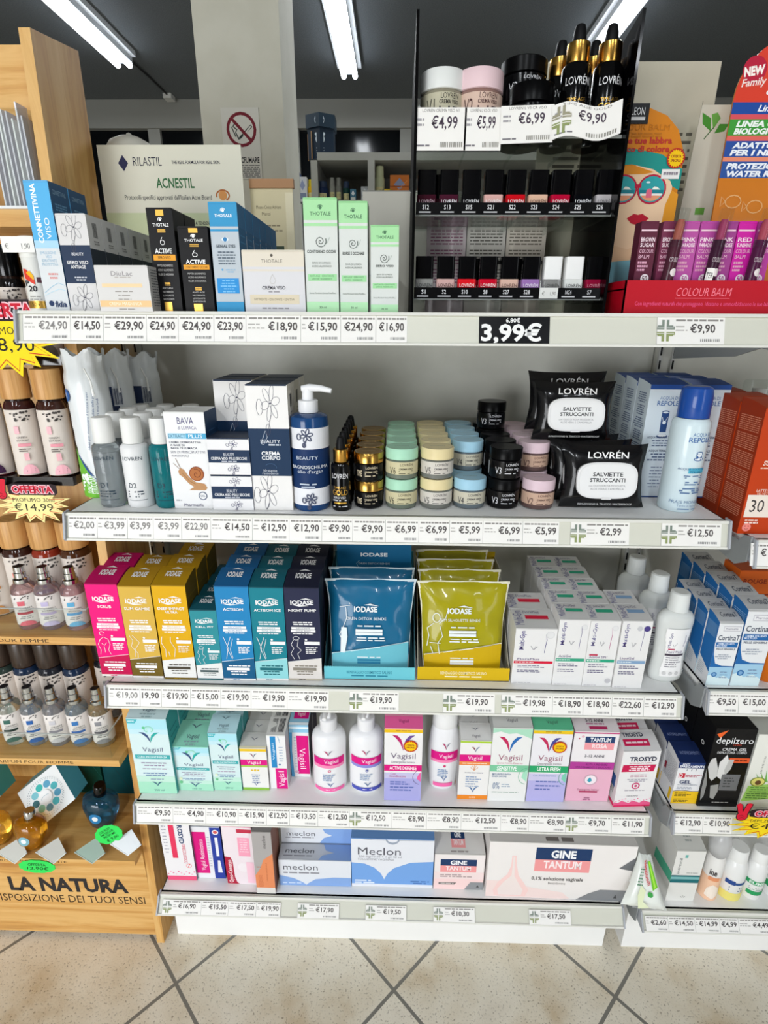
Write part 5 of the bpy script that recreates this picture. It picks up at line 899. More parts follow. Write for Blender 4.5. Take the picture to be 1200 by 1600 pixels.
# ---------------------------------------------------------------- third shelf
def iod_logo(cx, y, h, c): return [P([(cx-.05, y+h*.8), (cx+.12, y+h*1.1), (cx+.32, y+h*.7), (cx+.12, y+h*.82)], c), T('IODASE', cx, y, h, c, b=.035, w=.66), P([(cx-.3, y-h*.55), (cx-.08, y-h*.95), (cx+.2, y-h*.75), (cx-.05, y-h*.62)], c)]
def iodase(F, d, c, topc, low, l1, l2, label, rows, lines, sidec, small=False, lowink='#f0f0f0', foot='#e6e2e0', rightp=()):
    wht = '#ececec'
    fr = [P([(0, 0), (1, 0), (1, .25), (0, .205)], low), L([(0, .207), (1, .252)], .014, wht if low != '#e3e3e1' else low), R(0, 0, 1, .022, foot)]+iod_logo(.5, .845, .042, wht)+[T(l1, .5, .765, .026, wht, w=min(.8, .085*len(l1)), b=.02)]
    if l2: fr.append(T(l2, .5, .73, .026, wht, w=.36, b=.02))
    fr += [G(.12, .88, .64, .012, 2, .022, wht), R(.16, .565, .84, .59, wht), R(.14, .535, .86, .56, wht), T('ESFOLIANTE' if 'SCRUB' in l1 else 'RIDUCENTE', .5, .577, .014, c, w=.4), T('TOTAL BODY', .5, .547, .014, c, w=.44), G(.2, .8, .52, .01, 1, .1, wht)]
    fr += [L(p, .014, wht) for p in lines]+[E(.57, .455, .035, .035, wht), R(.52, .4, .97, .435, wht if not small else '#dfe9e8'), G(.55, .92, .37, .01, 4, .02, wht, 'l'), G(.2, .86, .165, .012, 1, .1, lowink), R(.14, .115, .84, .145, lowink), G(.24, .76, .1, .01, 2, .028, lowink), G(.3, .5, .011, .006, 1, .1, c)]
    tp = [T('IODASE', .5, .55, .26, wht, w=.46, b=.03), P([(.34, .82), (.5, .95), (.7, .8), (.5, .84)], wht)]
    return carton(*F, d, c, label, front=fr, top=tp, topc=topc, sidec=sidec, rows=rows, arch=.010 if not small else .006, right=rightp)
BODY = [[(.18, .42), (.08, .36), (.14, .3), (.1, .25)], [(.42, .42), (.46, .36), (.38, .3), (.44, .25)], [(.2, .42), (.28, .44), (.42, .42)], arc(.26, .48, .08, .02, 0, 300, 8), [(.2, .37), (.28, .35), (.36, .38)], [(.26, .34), (.27, .27)]]
LEGS = [[(.1, .48), (.2, .42), (.12, .36), (.3, .28), (.28, .23)], [(.2, .48), (.4, .4), (.24, .33), (.2, .24)]]
HIPS = [[(.1, .47), (.06, .4), (.16, .33), (.14, .25)], [(.36, .47), (.34, .42), (.46, .34), (.4, .25)], [(.24, .31), (.27, .26)]]
SIDE = [arc(.28, .47, .09, .02, 0, 360, 10), [(.2, .45), (.12, .4), (.2, .36), (.1, .3), (.2, .24)], [(.34, .45), (.3, .38), (.42, .34), (.3, .3), (.36, .24)]]
STEMS = [[(.12, .48), (.24, .36), (.16, .24)], [(.34, .48), (.2, .36), (.34, .24)], [(.4, .46), (.3, .34), (.36, .25)]]
dg = [G(.12, .88, .86-.06*k, .012, 1, .1, '#6a5a14') for k in range(10)]
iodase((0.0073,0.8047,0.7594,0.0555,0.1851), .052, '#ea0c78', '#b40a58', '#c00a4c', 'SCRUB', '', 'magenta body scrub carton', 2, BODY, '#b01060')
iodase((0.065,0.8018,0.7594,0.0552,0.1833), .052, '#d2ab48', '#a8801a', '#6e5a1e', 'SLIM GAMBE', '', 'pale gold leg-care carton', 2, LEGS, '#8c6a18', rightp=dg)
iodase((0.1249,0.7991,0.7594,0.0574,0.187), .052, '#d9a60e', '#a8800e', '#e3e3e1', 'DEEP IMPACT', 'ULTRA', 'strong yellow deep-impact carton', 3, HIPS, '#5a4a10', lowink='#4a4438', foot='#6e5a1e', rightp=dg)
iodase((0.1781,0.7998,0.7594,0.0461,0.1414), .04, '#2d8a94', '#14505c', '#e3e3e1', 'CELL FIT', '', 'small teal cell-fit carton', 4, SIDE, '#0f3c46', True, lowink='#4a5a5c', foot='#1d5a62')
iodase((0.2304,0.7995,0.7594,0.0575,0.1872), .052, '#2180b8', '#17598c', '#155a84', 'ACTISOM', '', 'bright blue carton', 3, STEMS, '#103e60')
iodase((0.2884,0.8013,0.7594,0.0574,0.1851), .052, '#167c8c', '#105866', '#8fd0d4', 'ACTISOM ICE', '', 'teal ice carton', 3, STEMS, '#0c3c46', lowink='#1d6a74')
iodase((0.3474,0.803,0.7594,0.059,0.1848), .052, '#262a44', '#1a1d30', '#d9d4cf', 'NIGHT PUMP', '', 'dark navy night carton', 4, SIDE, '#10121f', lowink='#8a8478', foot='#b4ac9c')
def tray(x, y, z, w, d, h, c, label, line, inner):
    t = thing('carton_tray', label, 'carton tray', (x, y, z)); m = M(c, .45); mi = M(inner, .6); hw = w/2
    mb = MB().box(-hw, hw, 0, .0012, 0, h, m); n = 46
    for k in range(n): a = -hw+w*k/n; mb.add([(a, 0, h), (a+w/n, 0, h), (a+w/n/2, .0004, h+.0022)], [(0, 1, 2)], m)
    paint(mb, flat((0, 0, 0), (1, 0, 0), (0, 0, 1), (0, -1, 0)), w, h, [T('BENDAGGIO COSMETICO SALINO', .5, .6, .22, line, w=.5, b=.01), G(.3, .7, .32, .1, 1, .1, line)]); mb.build('front_lip', t)
    for s in (-1, 1):
        MB().prism([(0.001, .001), (d, .001), (d, .15), (d*.72, .15), (.012, h*1.1), (.001, h)], s*hw, s*(hw-.0012), q, mi).build('side_wall', t)
    MB().box(-hw, hw, d-.0012, d, 0, .16, m).box(-hw, hw, 0, d, 0, .001, mi).build('back_wall', t); return t
def pouch(x, y, z, w, h, c, low, rim, label, title, group, tilt=-.2, pic=0):
    t = thing('bandage_pouch', label, 'pouch', (x, y, z+.039*math.sin(-tilt)), 0, group); t.rotation_euler = (tilt, 0, 0)
    n, k = 24, 22; D_ = .037; v = []; mb = MB()
    rs = x*40; wr = lambda u, q_: s*.0011*math.sin(9*u+5*q_*q_+rs)*math.sin(7*q_-4*u+rs)*max(0, 1-abs(q_)**6)
    wv = lambda q_: 1+.0*q_+.03*q_-.09*(1-q_**2) if q_ > -.2 else 1-.006-.0866+.04*(q_+.2)
    for s in (-1, 1):
        for j in range(k+1):
            for i in range(n+1):
                u, q_ = i/n*2-1, j/k*2-1; bul = max(0, (1-abs(u)**3.2)*(1-abs((q_+.12)/1.12)**3.2)) if q_ > -.999 else 0
                v.append((u*w/2*wv(q_), D_/2+s*D_/2*bul**.62+.0016*math.sin(u*8+q_*6)*(abs(u)+abs(q_))*.6+wr(u, q_), (q_*.5+.5)*h))
    m1 = (n+1)*(k+1); f = [(a, a+1, a+n+2, a+n+1) for j in range(k) for i in range(n) for a in [j*(n+1)+i]]
    C_ = M(c, .28, coat=.3); Rm = M(rim, .4); Lw = M(low, .28, coat=.3)
    mb.add(v[:m1], f, C_, True)
    mb.add(v[m1:], [tuple(a for a in p[::-1]) for p in f], C_, True)
    # weld the front, add the pale heat-sealed rim
    for side in (-1, 1):
        pts = [(side*w/2*wv(j/k*2-1), D_/2+.0016*math.sin(side*8+(j/k*2-1)*6)*.6*(1+abs(j/k*2-1)), j/k*h) for j in range(k+1)]
        mb.add([(p[0]-dd*side, p[1]-.0008-.0016*(dd > 0), p[2]) for p in pts for dd in (0, .0035)], [(2*j, 2*j+1, 2*j+3, 2*j+2) for j in range(k)], Rm)
    pts = [(u*w/2*wv(1), D_/2+.0016*math.sin(u*8+6)*.6*(1+abs(u)), h) for u in [i/n*2-1 for i in range(n+1)]]
    mb.add([(p[0], p[1]-.0008-.002*(dd > 0), p[2]-dd) for p in pts for dd in (0, .004)], [(2*j, 2*j+1, 2*j+3, 2*j+2) for j in range(n)], Rm)
    def F(a, b, e):
        u = a/(w/2); q_ = b/h*2-1; bul = max(0, (1-min(1, abs(u))**3.2)*(1-min(1, abs((q_+.12)/1.12))**3.2))
        return Vector((a, D_/2-D_/2*bul**.62-.0022-e, b))
    F.seg = .008; F.segy = .008; wh = '#e6ecee'
    it = [P([(.075, .03), (.925, .03), (.93, .335), (.6, .29), (.3, .245), (.07, .195)], low), T('IODASE', .45, .7, .055, wh, w=.26, b=.035), P([(.43, .745), (.5, .76), (.6, .735), (.5, .742)], wh), T(title, .46, .6, .03, wh, w=.44), G(.36, .62, .52, .014, 1, .1, wh), R(.34, .455, .64, .485, wh), R(.34, .42, .64, .45, wh), G(.26, .76, .39, .012, 2, .028, wh), R(.36, .13, .62, .155, '#2a7a9c' if pic == 0 else wh), R(.36, .1, .62, .125, '#2a7a9c' if pic == 0 else wh), G(.36, .62, .175, .01, 1, .1, wh), L([(.07, .195), (.3, .245), (.6, .29), (.93, .335)], .012, '#cfe4ea' if pic == 0 else '#e6e2d0')]
    if pic == 0: it += [P([(.17, .22), (.22, .22), (.25, .4), (.24, .5), (.18, .5)], '#dfe9ee'), L([(.2, .5), (.16, .42), (.2, .34)], .008, wh), L([(.2, .5), (.24, .6), (.23, .72)], .006, wh), L([(.16, .72), (.28, .74), (.27, .77)], .005, wh)]
    else: it += [L(arc(.2, .62, .04, .05, 0, 360), .007, wh), L([(.17, .56), (.1, .5), (.12, .42), (.1, .3)], .007, wh), L([(.23, .56), (.3, .62), (.32, .7)], .007, wh), L([(.24, .53), (.27, .42), (.22, .34), (.24, .22)], .007, wh), L([(.13, .34), (.25, .34)], .007, wh), L([(.14, .3), (.17, .22)], .007, wh)]
    paint(mb, F, w, h, it); mb.build('bag', t); return t
x, y, z, w, h = 0.4609,0.8083,0.7594,0.1616,0.0257
tray(x, y, z, w, .21, h, '#6fc4d0', 'aqua carton tray of blue bandage pouches', '#2a7f96', '#3a6a74')
g = 'blue bandage pouches in the aqua tray'
x_, y_, z_, w_, h_ = 0.4627,0.8308,0.7594,0.1639,0.1686
pouch(x, y+.008, z+.0015, w*.985, h_*1.0, '#15638a', '#6ab8c8', '#cfdde2', 'front blue bandage pouch in the aqua tray', 'DREN DETOX BENDE', g)
pouch(x, y+.056, z+.0015, w*.97, h_*1.0, '#15638a', '#6ab8c8', '#cfdde2', 'second blue bandage pouch in the aqua tray', 'DREN DETOX BENDE', g)
carton(x+.003, y+.135, z+.0015, w*.88, .205, .05, '#14608a', 'large blue carton standing in the back of the aqua tray', front=[T('IODASE', .5, .89, .034, '#e6ecee', w=.36, b=.035), T('DREN DETOX BENDE', .5, .8, .018, '#d9e6ec', w=.42), G(.3, .74, .75, .01, 1, .1, '#c9dce4'), L([(.3, .74), (.26, .8), (.3, .83)], .006, '#9cc4d4')], topc='#2a86b4', flap=False)
x, y, z, w, h = 0.6278,0.8106,0.7594,0.1628,0.0263
tray(x, y, z, w, .21, h, '#d4b01a', 'yellow carton tray of olive yellow bandage pouches', '#f0e8c0', '#b4b0a0')
g = 'olive yellow bandage pouches in the yellow tray'
pouch(x-.001, y+.008, z+.0015, w*.985, h_*.985, '#a39a12', '#c9a60e', '#e0dcc8', 'front olive yellow bandage pouch in the yellow tray', 'SLIM SILHOUETTE BENDE', g, pic=1)
for i, nm in ((1, 'second'), (2, 'third'), (3, 'rearmost')):
    pouch(x-.001-.003*i, y+.016+.046*i, z+.0015, w*(.95-.03*i), h_*(.985+.012*i), '#a39a12', '#c9a60e', '#e0dcc8', nm+' olive yellow bandage pouch in the yellow tray', 'SLIM SILHOUETTE BENDE', g, pic=1, tilt=-.16+.03*i)
VI = '#4a3f80'
def gyn(F, d, acc, nm, label, rows, dx=0, extra=()):
    x, y, z, w, h = F
    fr = [T('Multi-Gyn', .17, .79, .12, VI, r=90, w=.33, b=.01), L([(.4, .69), (.47, .62), (.56, .68)], .016, '#6a6a74'), L([(.47, .62), (.52, .69)], .012, '#9a9aa2'), L([(.74, .9), (.77, .8), (.75, .68), (.74, .57)], .014, VI if acc != '#2f9f7c' or 'two' not in label else '#b0307c'), E(.84, .89, .1, .1, '#cfcfd0'), E(.84, .89, .085, .085, '#dcdcdc'),
          T(nm, .1, .455, .034, '#6a5a80', w=min(.62, .06*len(nm)), b=.01, a='l'), R(.02, .375, .97, .42, acc), G(.05, .5, .398, .014, 1, .1, '#e9f0ee', 'l'), G(.12, .82, .335, .014, 2, .03, '#77748c', 'l'), G(.12, .82, .25, .014, 2, .03, '#77748c', 'l'), G(.06, .5, .02, .008, 1, .1, '#b4b2b8', 'l')]+list(extra)
    tp = [T('Multi-Gyn', .12, .5, .22, '#6a6690', r=90, w=.7), R(.3, .42, .86, .6, acc), T(nm, .48, .78, .14, '#77748c', w=.4)]
    return carton(x, y, z, w, h, d, '#e2e1e0', label, front=fr, top=tp, topc='#cfcecd', sidec='#d6d5d4', rows=rows, arch=.006, dx=dx)
gyn((0.7475,0.8061,0.7594,0.071,0.1119), .058, '#d01c3c', 'FloraPlus', 'low white carton with a red stripe', 2)
f4 = 0.8093,0.8035,0.7594,0.0515,0.132
gyn(f4, .048, '#2f9f7c', 'ActiGel', 'white carton with a green stripe beside the red-striped one', 5)
gyn((0.8608,0.8023,0.7594,0.0508,0.1317), .048, '#2f9f7c', 'ActiGel 2IN1', 'white two-in-one carton with a green stripe and violet curves', 5, extra=[R(.1, .475, .38, .5, '#c0405c'), E(.86, .09, .1, .1, '#bdbcc0')])
gyn((0.9122,0.7986,0.7594,0.0499,0.1343), .048, '#7f9fc0', 'LiquiGel', 'white carton with a pale blue stripe and a violet seal', 2, extra=[E(.84, .89, .11, .11, '#4a3f80'), E(.6, .89, .09, .09, '#c4c4c8')])
def gel_bottle(x, y, z, w, h, label):
    t = thing('gel_bottle', label, 'bottle', (x, y, z), 0, 'frosted intimate gel bottles'); m = M('#dfe2df', .35, trans=.15)
    mb = MB().lathe([(w*.36, 0), (w*.44, .004), (w*.47, h*.08), (w*.43, h*.3), (w*.46, h*.5), (w*.5, h*.68), (w*.49, h*.73), (w*.4, h*.775), (w*.25, h*.8)], m, 36, sy=.55)
    def F(a, b, e):
        zz = b; f = zz/h; prof = [(.06, .47), (.3, .43), (.5, .46), (.66, .5), (.72, .47)]
        rr = .45
        for (a0, r0), (a1, r1) in zip(prof, prof[1:]):
            if a0 <= f <= a1: rr = r0+(r1-r0)*(f-a0)/(a1-a0)
        rr *= w; aa = max(-.97, min(.97, a/rr)); return Vector((a, -rr*.55*math.sqrt(1-aa*aa)-.0006-e*2, zz))
    F.seg = .006
    pts = [(.2, .1), (.35, .07), (.68, .07), (.8, .1), (.76, .22), (.76, .34), (.84, .48), (.87, .58), (.8, .61), (.3, .61), (.22, .58), (.27, .45), (.25, .3), (.18, .18)]
    mb2 = MB(); it = []
    for k in range(11): yy = .08+.05*k; wd = (.29, .3, .28, .26, .25, .25, .26, .28, .31, .33, .33)[k]; it.append(R(.53-wd, yy, .53+wd, yy+.05, '#ecebea'))
    it += [T('Multi-Gyn', .34, .5, .07, VI, r=90, w=.16), L([(.42, .46), (.47, .43), (.54, .47)], .012, '#8a8a92'), R(.33, .39, .5, .405, '#b83a60'), T('FemiWash', .52, .37, .028, '#6a5a80', w=.42), R(.28, .32, .78, .345, '#4a4450'), G(.32, .76, .3, .01, 5, .026, '#8a8890', 'l'), L([(.74, .56), (.76, .5), (.72, .43)], .01, VI)]+[E(.34+.17*k, .12, .055, .055, '#c9c8c8') for k in range(3)]
    paint(mb, F, w, h, it); mb.build('body', t)
    MB().lathe([(w*.25, h*.8), (w*.27, h*.805), (w*.245, h*.99), (w*.2, h)], M('#d9dcda', .4), 28).build('cap', t); return t
bx, by, bz, r, h = 0.9889,0.8309,0.7594,0.0287,0.1777
gel_bottle(bx+.002, by, bz, .063, h*.985, 'frosted white gel bottle at the end of the third shelf, front one')
gel_bottle(bx+.001, by+.072, bz, .063, h*.98, 'second frosted white gel bottle behind the front one')
gel_bottle(bx-.01, by+.145, bz, .063, h*.98, 'rearmost frosted white gel bottle near the upright')

# ---------------------------------------------------------------- fourth shelf
def vee(cx, cy, s, c1, c2, asp=1.0):
    pts = [(1, .74), (.66, .5), (.3, .12), (0, -.5), (.05, -.02), (.2, .4), (.52, .7)]
    return [P([(cx-s*a, cy+s*b*asp) for a, b in pts], c1), P([(cx+s*a, cy+s*b*asp) for a, b in pts], c2)]
AQ = '#cfe3e4'
def aqua(F, d, label, rows, corner, dots=False, lid='#b9cfd2'):
    a = F[3]/F[4]
    fr = [R(0, 0, 1, .16, '#a4dcc0'), R(0, .16, 1, .24, '#bfe2d2'), R(0, .86, 1, 1, '#a9dbe6'), R(0, .8, 1, .86, '#bfe0e8'), P([(0, .99), (.28, .99), (.2, .935), (0, .935)], '#3fb0bc'), T('NUOVO', .11, .962, .022, '#eef6f6', w=.17, b=.02),
          L(arc(.52, .86, .11, .11*a*.8, -60, 250), .03, '#8ed0b8'), L(arc(.53, .86, .06, .06*a*.8, -40, 240), .02, '#b4e0cc'), E(.4, .88, .04, .04, '#5fc08a')]+vee(.52, .745, .26, '#3a4f7c', '#2fa6a0', a)+[T('Vagisil', .54, .6, .055, '#6a6f88', w=.52), R(.06, .475, .96, .53, '#3fa8ac'), T('CURA INCONTINENZA', .5, .502, .026, '#e4f2f2', w=.76, b=.01), G(.16, .86, .42, .014, 2, .034, '#9a90a8'), G(.2, .82, .34, .014, 1, .1, '#b0a4b8'), G(.16, .84, .28, .014, 2, .03, '#7a94b4'), G(.36, .7, .2, .012, 1, .1, '#8a9ab4')]+vee(.52, .13, .14, '#33567c', '#33567c', a*.8)+[T('250 ml', .54, .05, .024, '#5a8a8a', w=.26)]
    if dots: fr += [E(.14, .28, .05, .05, '#d9e4c0'), E(.14, .2, .05, .05, '#6fc08a')]
    tp = vee(.5, .7, .16, '#5a6f7c', '#5a6f7c', .8)+[T('Vagisil', .5, .34, .14, '#5a6a78', w=.34), G(.3, .7, .16, .05, 2, .1, '#8aa4a8')]
    return carton(*F, d, AQ, label, front=fr, top=tp, topc=lid, rightc='#3f9ea0', leftc='#a9ced0', right=[G(.2, .8, .8-.08*k, .014, 1, .1, '#1f6a74') for k in range(8)], rows=rows, arch=.012)
aqua((0.0361,0.8204,0.4694,0.0762,0.1841), .05, 'largest aqua and mint carton', 2, True)
aqua((0.108,0.829,0.4694,0.0731,0.1114), .06, 'smallest aqua and mint carton', 2, True, True, '#8ccfb8')
aqua((0.1738,0.8313,0.4694,0.0563,0.1438), .04, 'middle-height aqua and mint carton', 2, True, True, '#a9ccd4')
VF = lambda acc, low, top: [R(0, .92, 1, 1, top), R(0, 0, 1, .06, low), R(0, .6, 1, .73, '#d81580'), T('Vagisil', .5, .665, .075, '#f4e4ee', w=.5), R(0, .55, 1, .6, acc)]+vee(.5, .81, .14, '#8a4a6a', '#6a7a8a', .62)
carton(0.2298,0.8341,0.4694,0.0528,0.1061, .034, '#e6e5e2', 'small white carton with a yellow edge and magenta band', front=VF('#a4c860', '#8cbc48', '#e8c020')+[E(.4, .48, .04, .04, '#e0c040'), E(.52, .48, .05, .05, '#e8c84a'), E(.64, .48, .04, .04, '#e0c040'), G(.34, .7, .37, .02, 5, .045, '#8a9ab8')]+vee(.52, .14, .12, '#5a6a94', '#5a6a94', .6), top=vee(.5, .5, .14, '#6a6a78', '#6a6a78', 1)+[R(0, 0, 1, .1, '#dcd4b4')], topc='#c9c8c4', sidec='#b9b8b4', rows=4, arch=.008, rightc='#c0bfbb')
bc = [R(0, 0, 1, 1, '#d9d9d6')]+bars(.2, .5, .15, .9, '#3a3a40', 7)+bars(.58, .9, .15, .9, '#3a3a40', 5)
carton(0.2755,0.8389,0.4694,0.0366,0.1341, .044, '#e6e6e6', 'slim white carton with a blue strip and bar code', front=[R(.18, .4, .48, .98, '#2a86c0'), T('Vagisil', .32, .7, .11, '#d9ecf4', r=90, w=.3), R(.36, 0, .98, .39, '#d81580'), T('Vagisil', .66, .19, .32, '#f4e4ee', r=90, w=.3), L([(.7, .9), (.6, .98), (.7, .86)], .02, '#8ab0d0'), G(.6, .86, .78, .012, 6, .05, '#7a94b8'), E(.62, .46, .06, .06, '#3a6a9c')], top=bc, topc='#d4d4d0', sidec='#bfc0c0', rows=2, arch=.006)
def pinkblue(F, label, rows):
    carton(*F, .05, '#e6e6e8', label, front=[R(0, .86, 1, 1, '#8fc4e0'), R(0, .93, 1, .965, '#e4eef2'), P([(0, 0), (.16, 0), (.1, .5), (.16, .86), (0, .86)], '#4f9ac8'), R(.36, .06, .97, .8, '#d8127c'), T('Vagisil', .64, .36, .3, '#f4e0ec', r=-90, w=.4), G(.22, .34, .76, .01, 12, .05, '#8aa4bc'), E(.3, .1, .1, .1, '#d8b0c4')], top=[R(.2, .3, .96, .8, '#d8127c'), T('Vagisil', .56, .55, .2, '#f4e0ec', w=.4), R(0, 0, 1, .12, '#dfe9ee')], topc='#8fc0d8', sidec='#4a4658', rows=rows, arch=.006)
pinkblue((0.3146,0.8702,0.4694,0.0395,0.1324), 'white and magenta carton with blue edges beside the tall white bottle', 2)
def white_bottle(x, y, z, r, h, acc, low, label, sy=.8, rb=.045, cap=True, mark='#d0306a'):
    t = thing('wash_bottle', label, 'bottle', (x, y, z), 0, 'white intimate wash bottles'); hb = h*.72 if cap else h*.72
    mb = MB().lathe([(r*.9, 0), (r*.98, .004), (r, h*.08), (r*.98, h*.4), (r, h*.6), (r*.93, h*.665), (r*.76, h*.705), (r*.48, h*.72)], M('#e8e8ea', .3, coat=.3), 40, sy=sy)
    def F(a, b, e):
        aa = max(-.98, min(.98, a/(r*.985))); return Vector((r*.99*aa, -(r*.992*sy)*math.sqrt(1-aa*aa)-.0008-e*2, b))
    F.seg = .004
    bot = [(.5+.56*math.sin(u*math.pi/2), .42+.05*u*u) for u in [k/8-1 for k in range(17)]]
    W_, H_ = 2*r*.92, h
    def band(y0, y1, c, x0=0, x1=1): return R(x0, y0, x1, y1, c)
    it = [band(.37, .455, '#d81580', .05, .98), band(.335, .37, acc, .05, .98), T('Vagisil', .6, .415, .042, '#f6e6f0', w=.44), band(.04, .085, low, .05, .98), G(.4, .7, .062, .01, 1, .1, '#e9dfe6')]+vee(.52, .51, .14, '#b8306a', '#8a8a98', W_/H_*1.1)
    it += [E(.54, .3, .045, .045, mark), E(.54, .3, .02, .02, '#e8e8ea'), G(.32, .76, .25, .01, 4, .022, '#8aa0c0', 'l')]+vee(.56, .12, .12, '#4a6a9c', '#4a6a9c', W_/H_)
    paint(mb, F, W_, H_, it); mb.build('body', t)
    MB().lathe([(r*.48, h*.72), (r*.5, h*.725), (r*.5, h*.84), (r*.42, h*.85)], M('#e6e6e8', .35), 28, sy=1 if sy > .7 else .8).build('collar', t)
    mb = MB().lathe([(r*.2, h*.85), (r*.2, h*.93), (r*.3, h*.94), (r*.3, h*.99), (r*.2, h)], M('#e9e9ea', .35), 20); mb.tube([(0, -.002, h*.965), (-.002, -r*.6, h*.965), (-.003, -r*1.0, h*.95)], [.005, .005, .004], M('#e9e9ea', .35), 10); mb.build('pump_head', t); return t
x, y, z, r, h = 0.3787,0.8557,0.4694,0.031,0.1722
white_bottle(x-.001, y-.002, z, r*1.09, .2, '#f08ab4', '#f06aa8', 'white pump bottle with magenta and pale pink bands')
x, y, z, r, h = 0.4503,0.8598,0.4694,0.0316,0.1708
white_bottle(x+.001, y-.002, z, r*1.09, .2, '#8a8ad0', '#4a52b0', 'white pump bottle with magenta and blue bands', mark='#3a4a9c')
def offer(o, pos, s=.0125): seal(o, pos, s)
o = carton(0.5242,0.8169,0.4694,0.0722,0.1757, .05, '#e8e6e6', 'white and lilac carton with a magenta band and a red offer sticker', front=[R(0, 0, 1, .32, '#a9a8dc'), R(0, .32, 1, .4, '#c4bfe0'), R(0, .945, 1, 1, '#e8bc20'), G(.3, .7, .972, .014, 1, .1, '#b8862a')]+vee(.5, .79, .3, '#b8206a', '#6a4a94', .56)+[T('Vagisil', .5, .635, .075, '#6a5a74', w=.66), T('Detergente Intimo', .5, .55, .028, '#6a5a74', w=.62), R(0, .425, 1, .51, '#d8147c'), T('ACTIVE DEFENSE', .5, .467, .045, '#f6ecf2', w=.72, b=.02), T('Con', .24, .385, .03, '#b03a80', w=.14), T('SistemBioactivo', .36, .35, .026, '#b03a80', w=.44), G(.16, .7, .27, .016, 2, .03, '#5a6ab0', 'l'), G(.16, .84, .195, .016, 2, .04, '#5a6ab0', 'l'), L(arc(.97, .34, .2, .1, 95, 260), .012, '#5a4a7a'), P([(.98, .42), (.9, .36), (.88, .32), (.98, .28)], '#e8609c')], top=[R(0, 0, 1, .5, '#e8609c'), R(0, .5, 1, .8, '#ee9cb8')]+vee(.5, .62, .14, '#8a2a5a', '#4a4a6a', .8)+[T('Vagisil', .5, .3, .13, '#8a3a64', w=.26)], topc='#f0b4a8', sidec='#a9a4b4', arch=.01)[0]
tall = lambda o_: max(v_.co.z for v_ in o_.data.vertices if abs(v_.co.y) < .002)
seal(o, (.0135, -.0018, tall(o)*.775), .0135)
x, y, z, r, h = 0.6062,0.8638,0.4694,0.0298,0.1947
t = thing('wash_bottle', 'short flat white bottle with a plain white screw cap', 'bottle', (x, y, z), 0, 'white intimate wash bottles')
mb = MB().lathe([(r*.86, 0), (r*.9, .004), (r*1.04, h*.3), (r*1.05, h*.5), (r*.92, h*.7), (r*.8, h*.77)], M('#e8e8ea', .3, coat=.3), 40, sy=.65)
def F(a, b, e):
    rr = r*(.9+.15*min(1, b/(h*.4)) if b < h*.5 else 1.05-.13*(b/h-.5)/.2); aa = max(-.98, min(.98, a/rr)); return Vector((rr*aa, -rr*.65*math.sqrt(1-aa*aa)-.0006-e*2, b))
F.seg = .004
paint(mb, F, r*1.85, h, [R(.03, .4, .98, .5, '#d81580'), R(.03, .365, .98, .4, '#f08ab4'), T('Vagisil', .56, .45, .045, '#f6e6f0', w=.5), R(.14, .04, .84, .09, '#f06aa8'), E(.52, .32, .05, .05, '#d0306a'), G(.28, .76, .27, .012, 5, .022, '#8aa0c0', 'l')]+vee(.55, .56, .15, '#b8306a', '#8a8a98', .4)+vee(.52, .14, .12, '#4a6a9c', '#4a6a9c', .4)); mb.build('body', t)
MB().lathe([(r*.8, h*.77), (r*.84, h*.78), (r*.78, h*.985), (r*.72, h)], M('#e9e9e8', .35), 36, sy=.8).build('cap', t)
carton(0.6626,0.8238,0.4694,0.059,0.146, .034, '#e8e6e4', 'white carton with a lime edge and an orange foot', front=[R(0, .955, 1, 1, '#a8cc3a'), R(0, 0, 1, .075, '#e8882a'), T('250', .5, .035, .03, '#f0dcc0', w=.2), R(0, .65, 1, .765, '#d81580'), T('Vagisil', .5, .71, .06, '#f4e4ee', w=.46), R(0, .59, 1, .65, '#e88a4a'), G(.1, .9, .62, .016, 1, .1, '#f0d4b8'), L([(.38, .55), (.5, .5), (.62, .55)], .02, '#e0a070'), L([(.44, .58), (.5, .5), (.56, .58)], .02, '#e0a070'), L([(.5, .6), (.5, .5)], .02, '#e0a070'), G(.2, .8, .46, .014, 1, .1, '#9a9aa8'), G(.24, .76, .39, .016, 5, .04, '#8aa0c0', 'l')]+vee(.5, .84, .14, '#8a4a5a', '#6a7a9a', .5)+vee(.5, .16, .15, '#3a6aa0', '#3a6aa0', .5), top=vee(.5, .55, .14, '#6a6a78', '#6a6a78', .8)+[T('Vagisil', .5, .2, .14, '#77747a', w=.26)], topc='#cfcecb', sidec='#a9a8a6', rows=3, arch=.012)
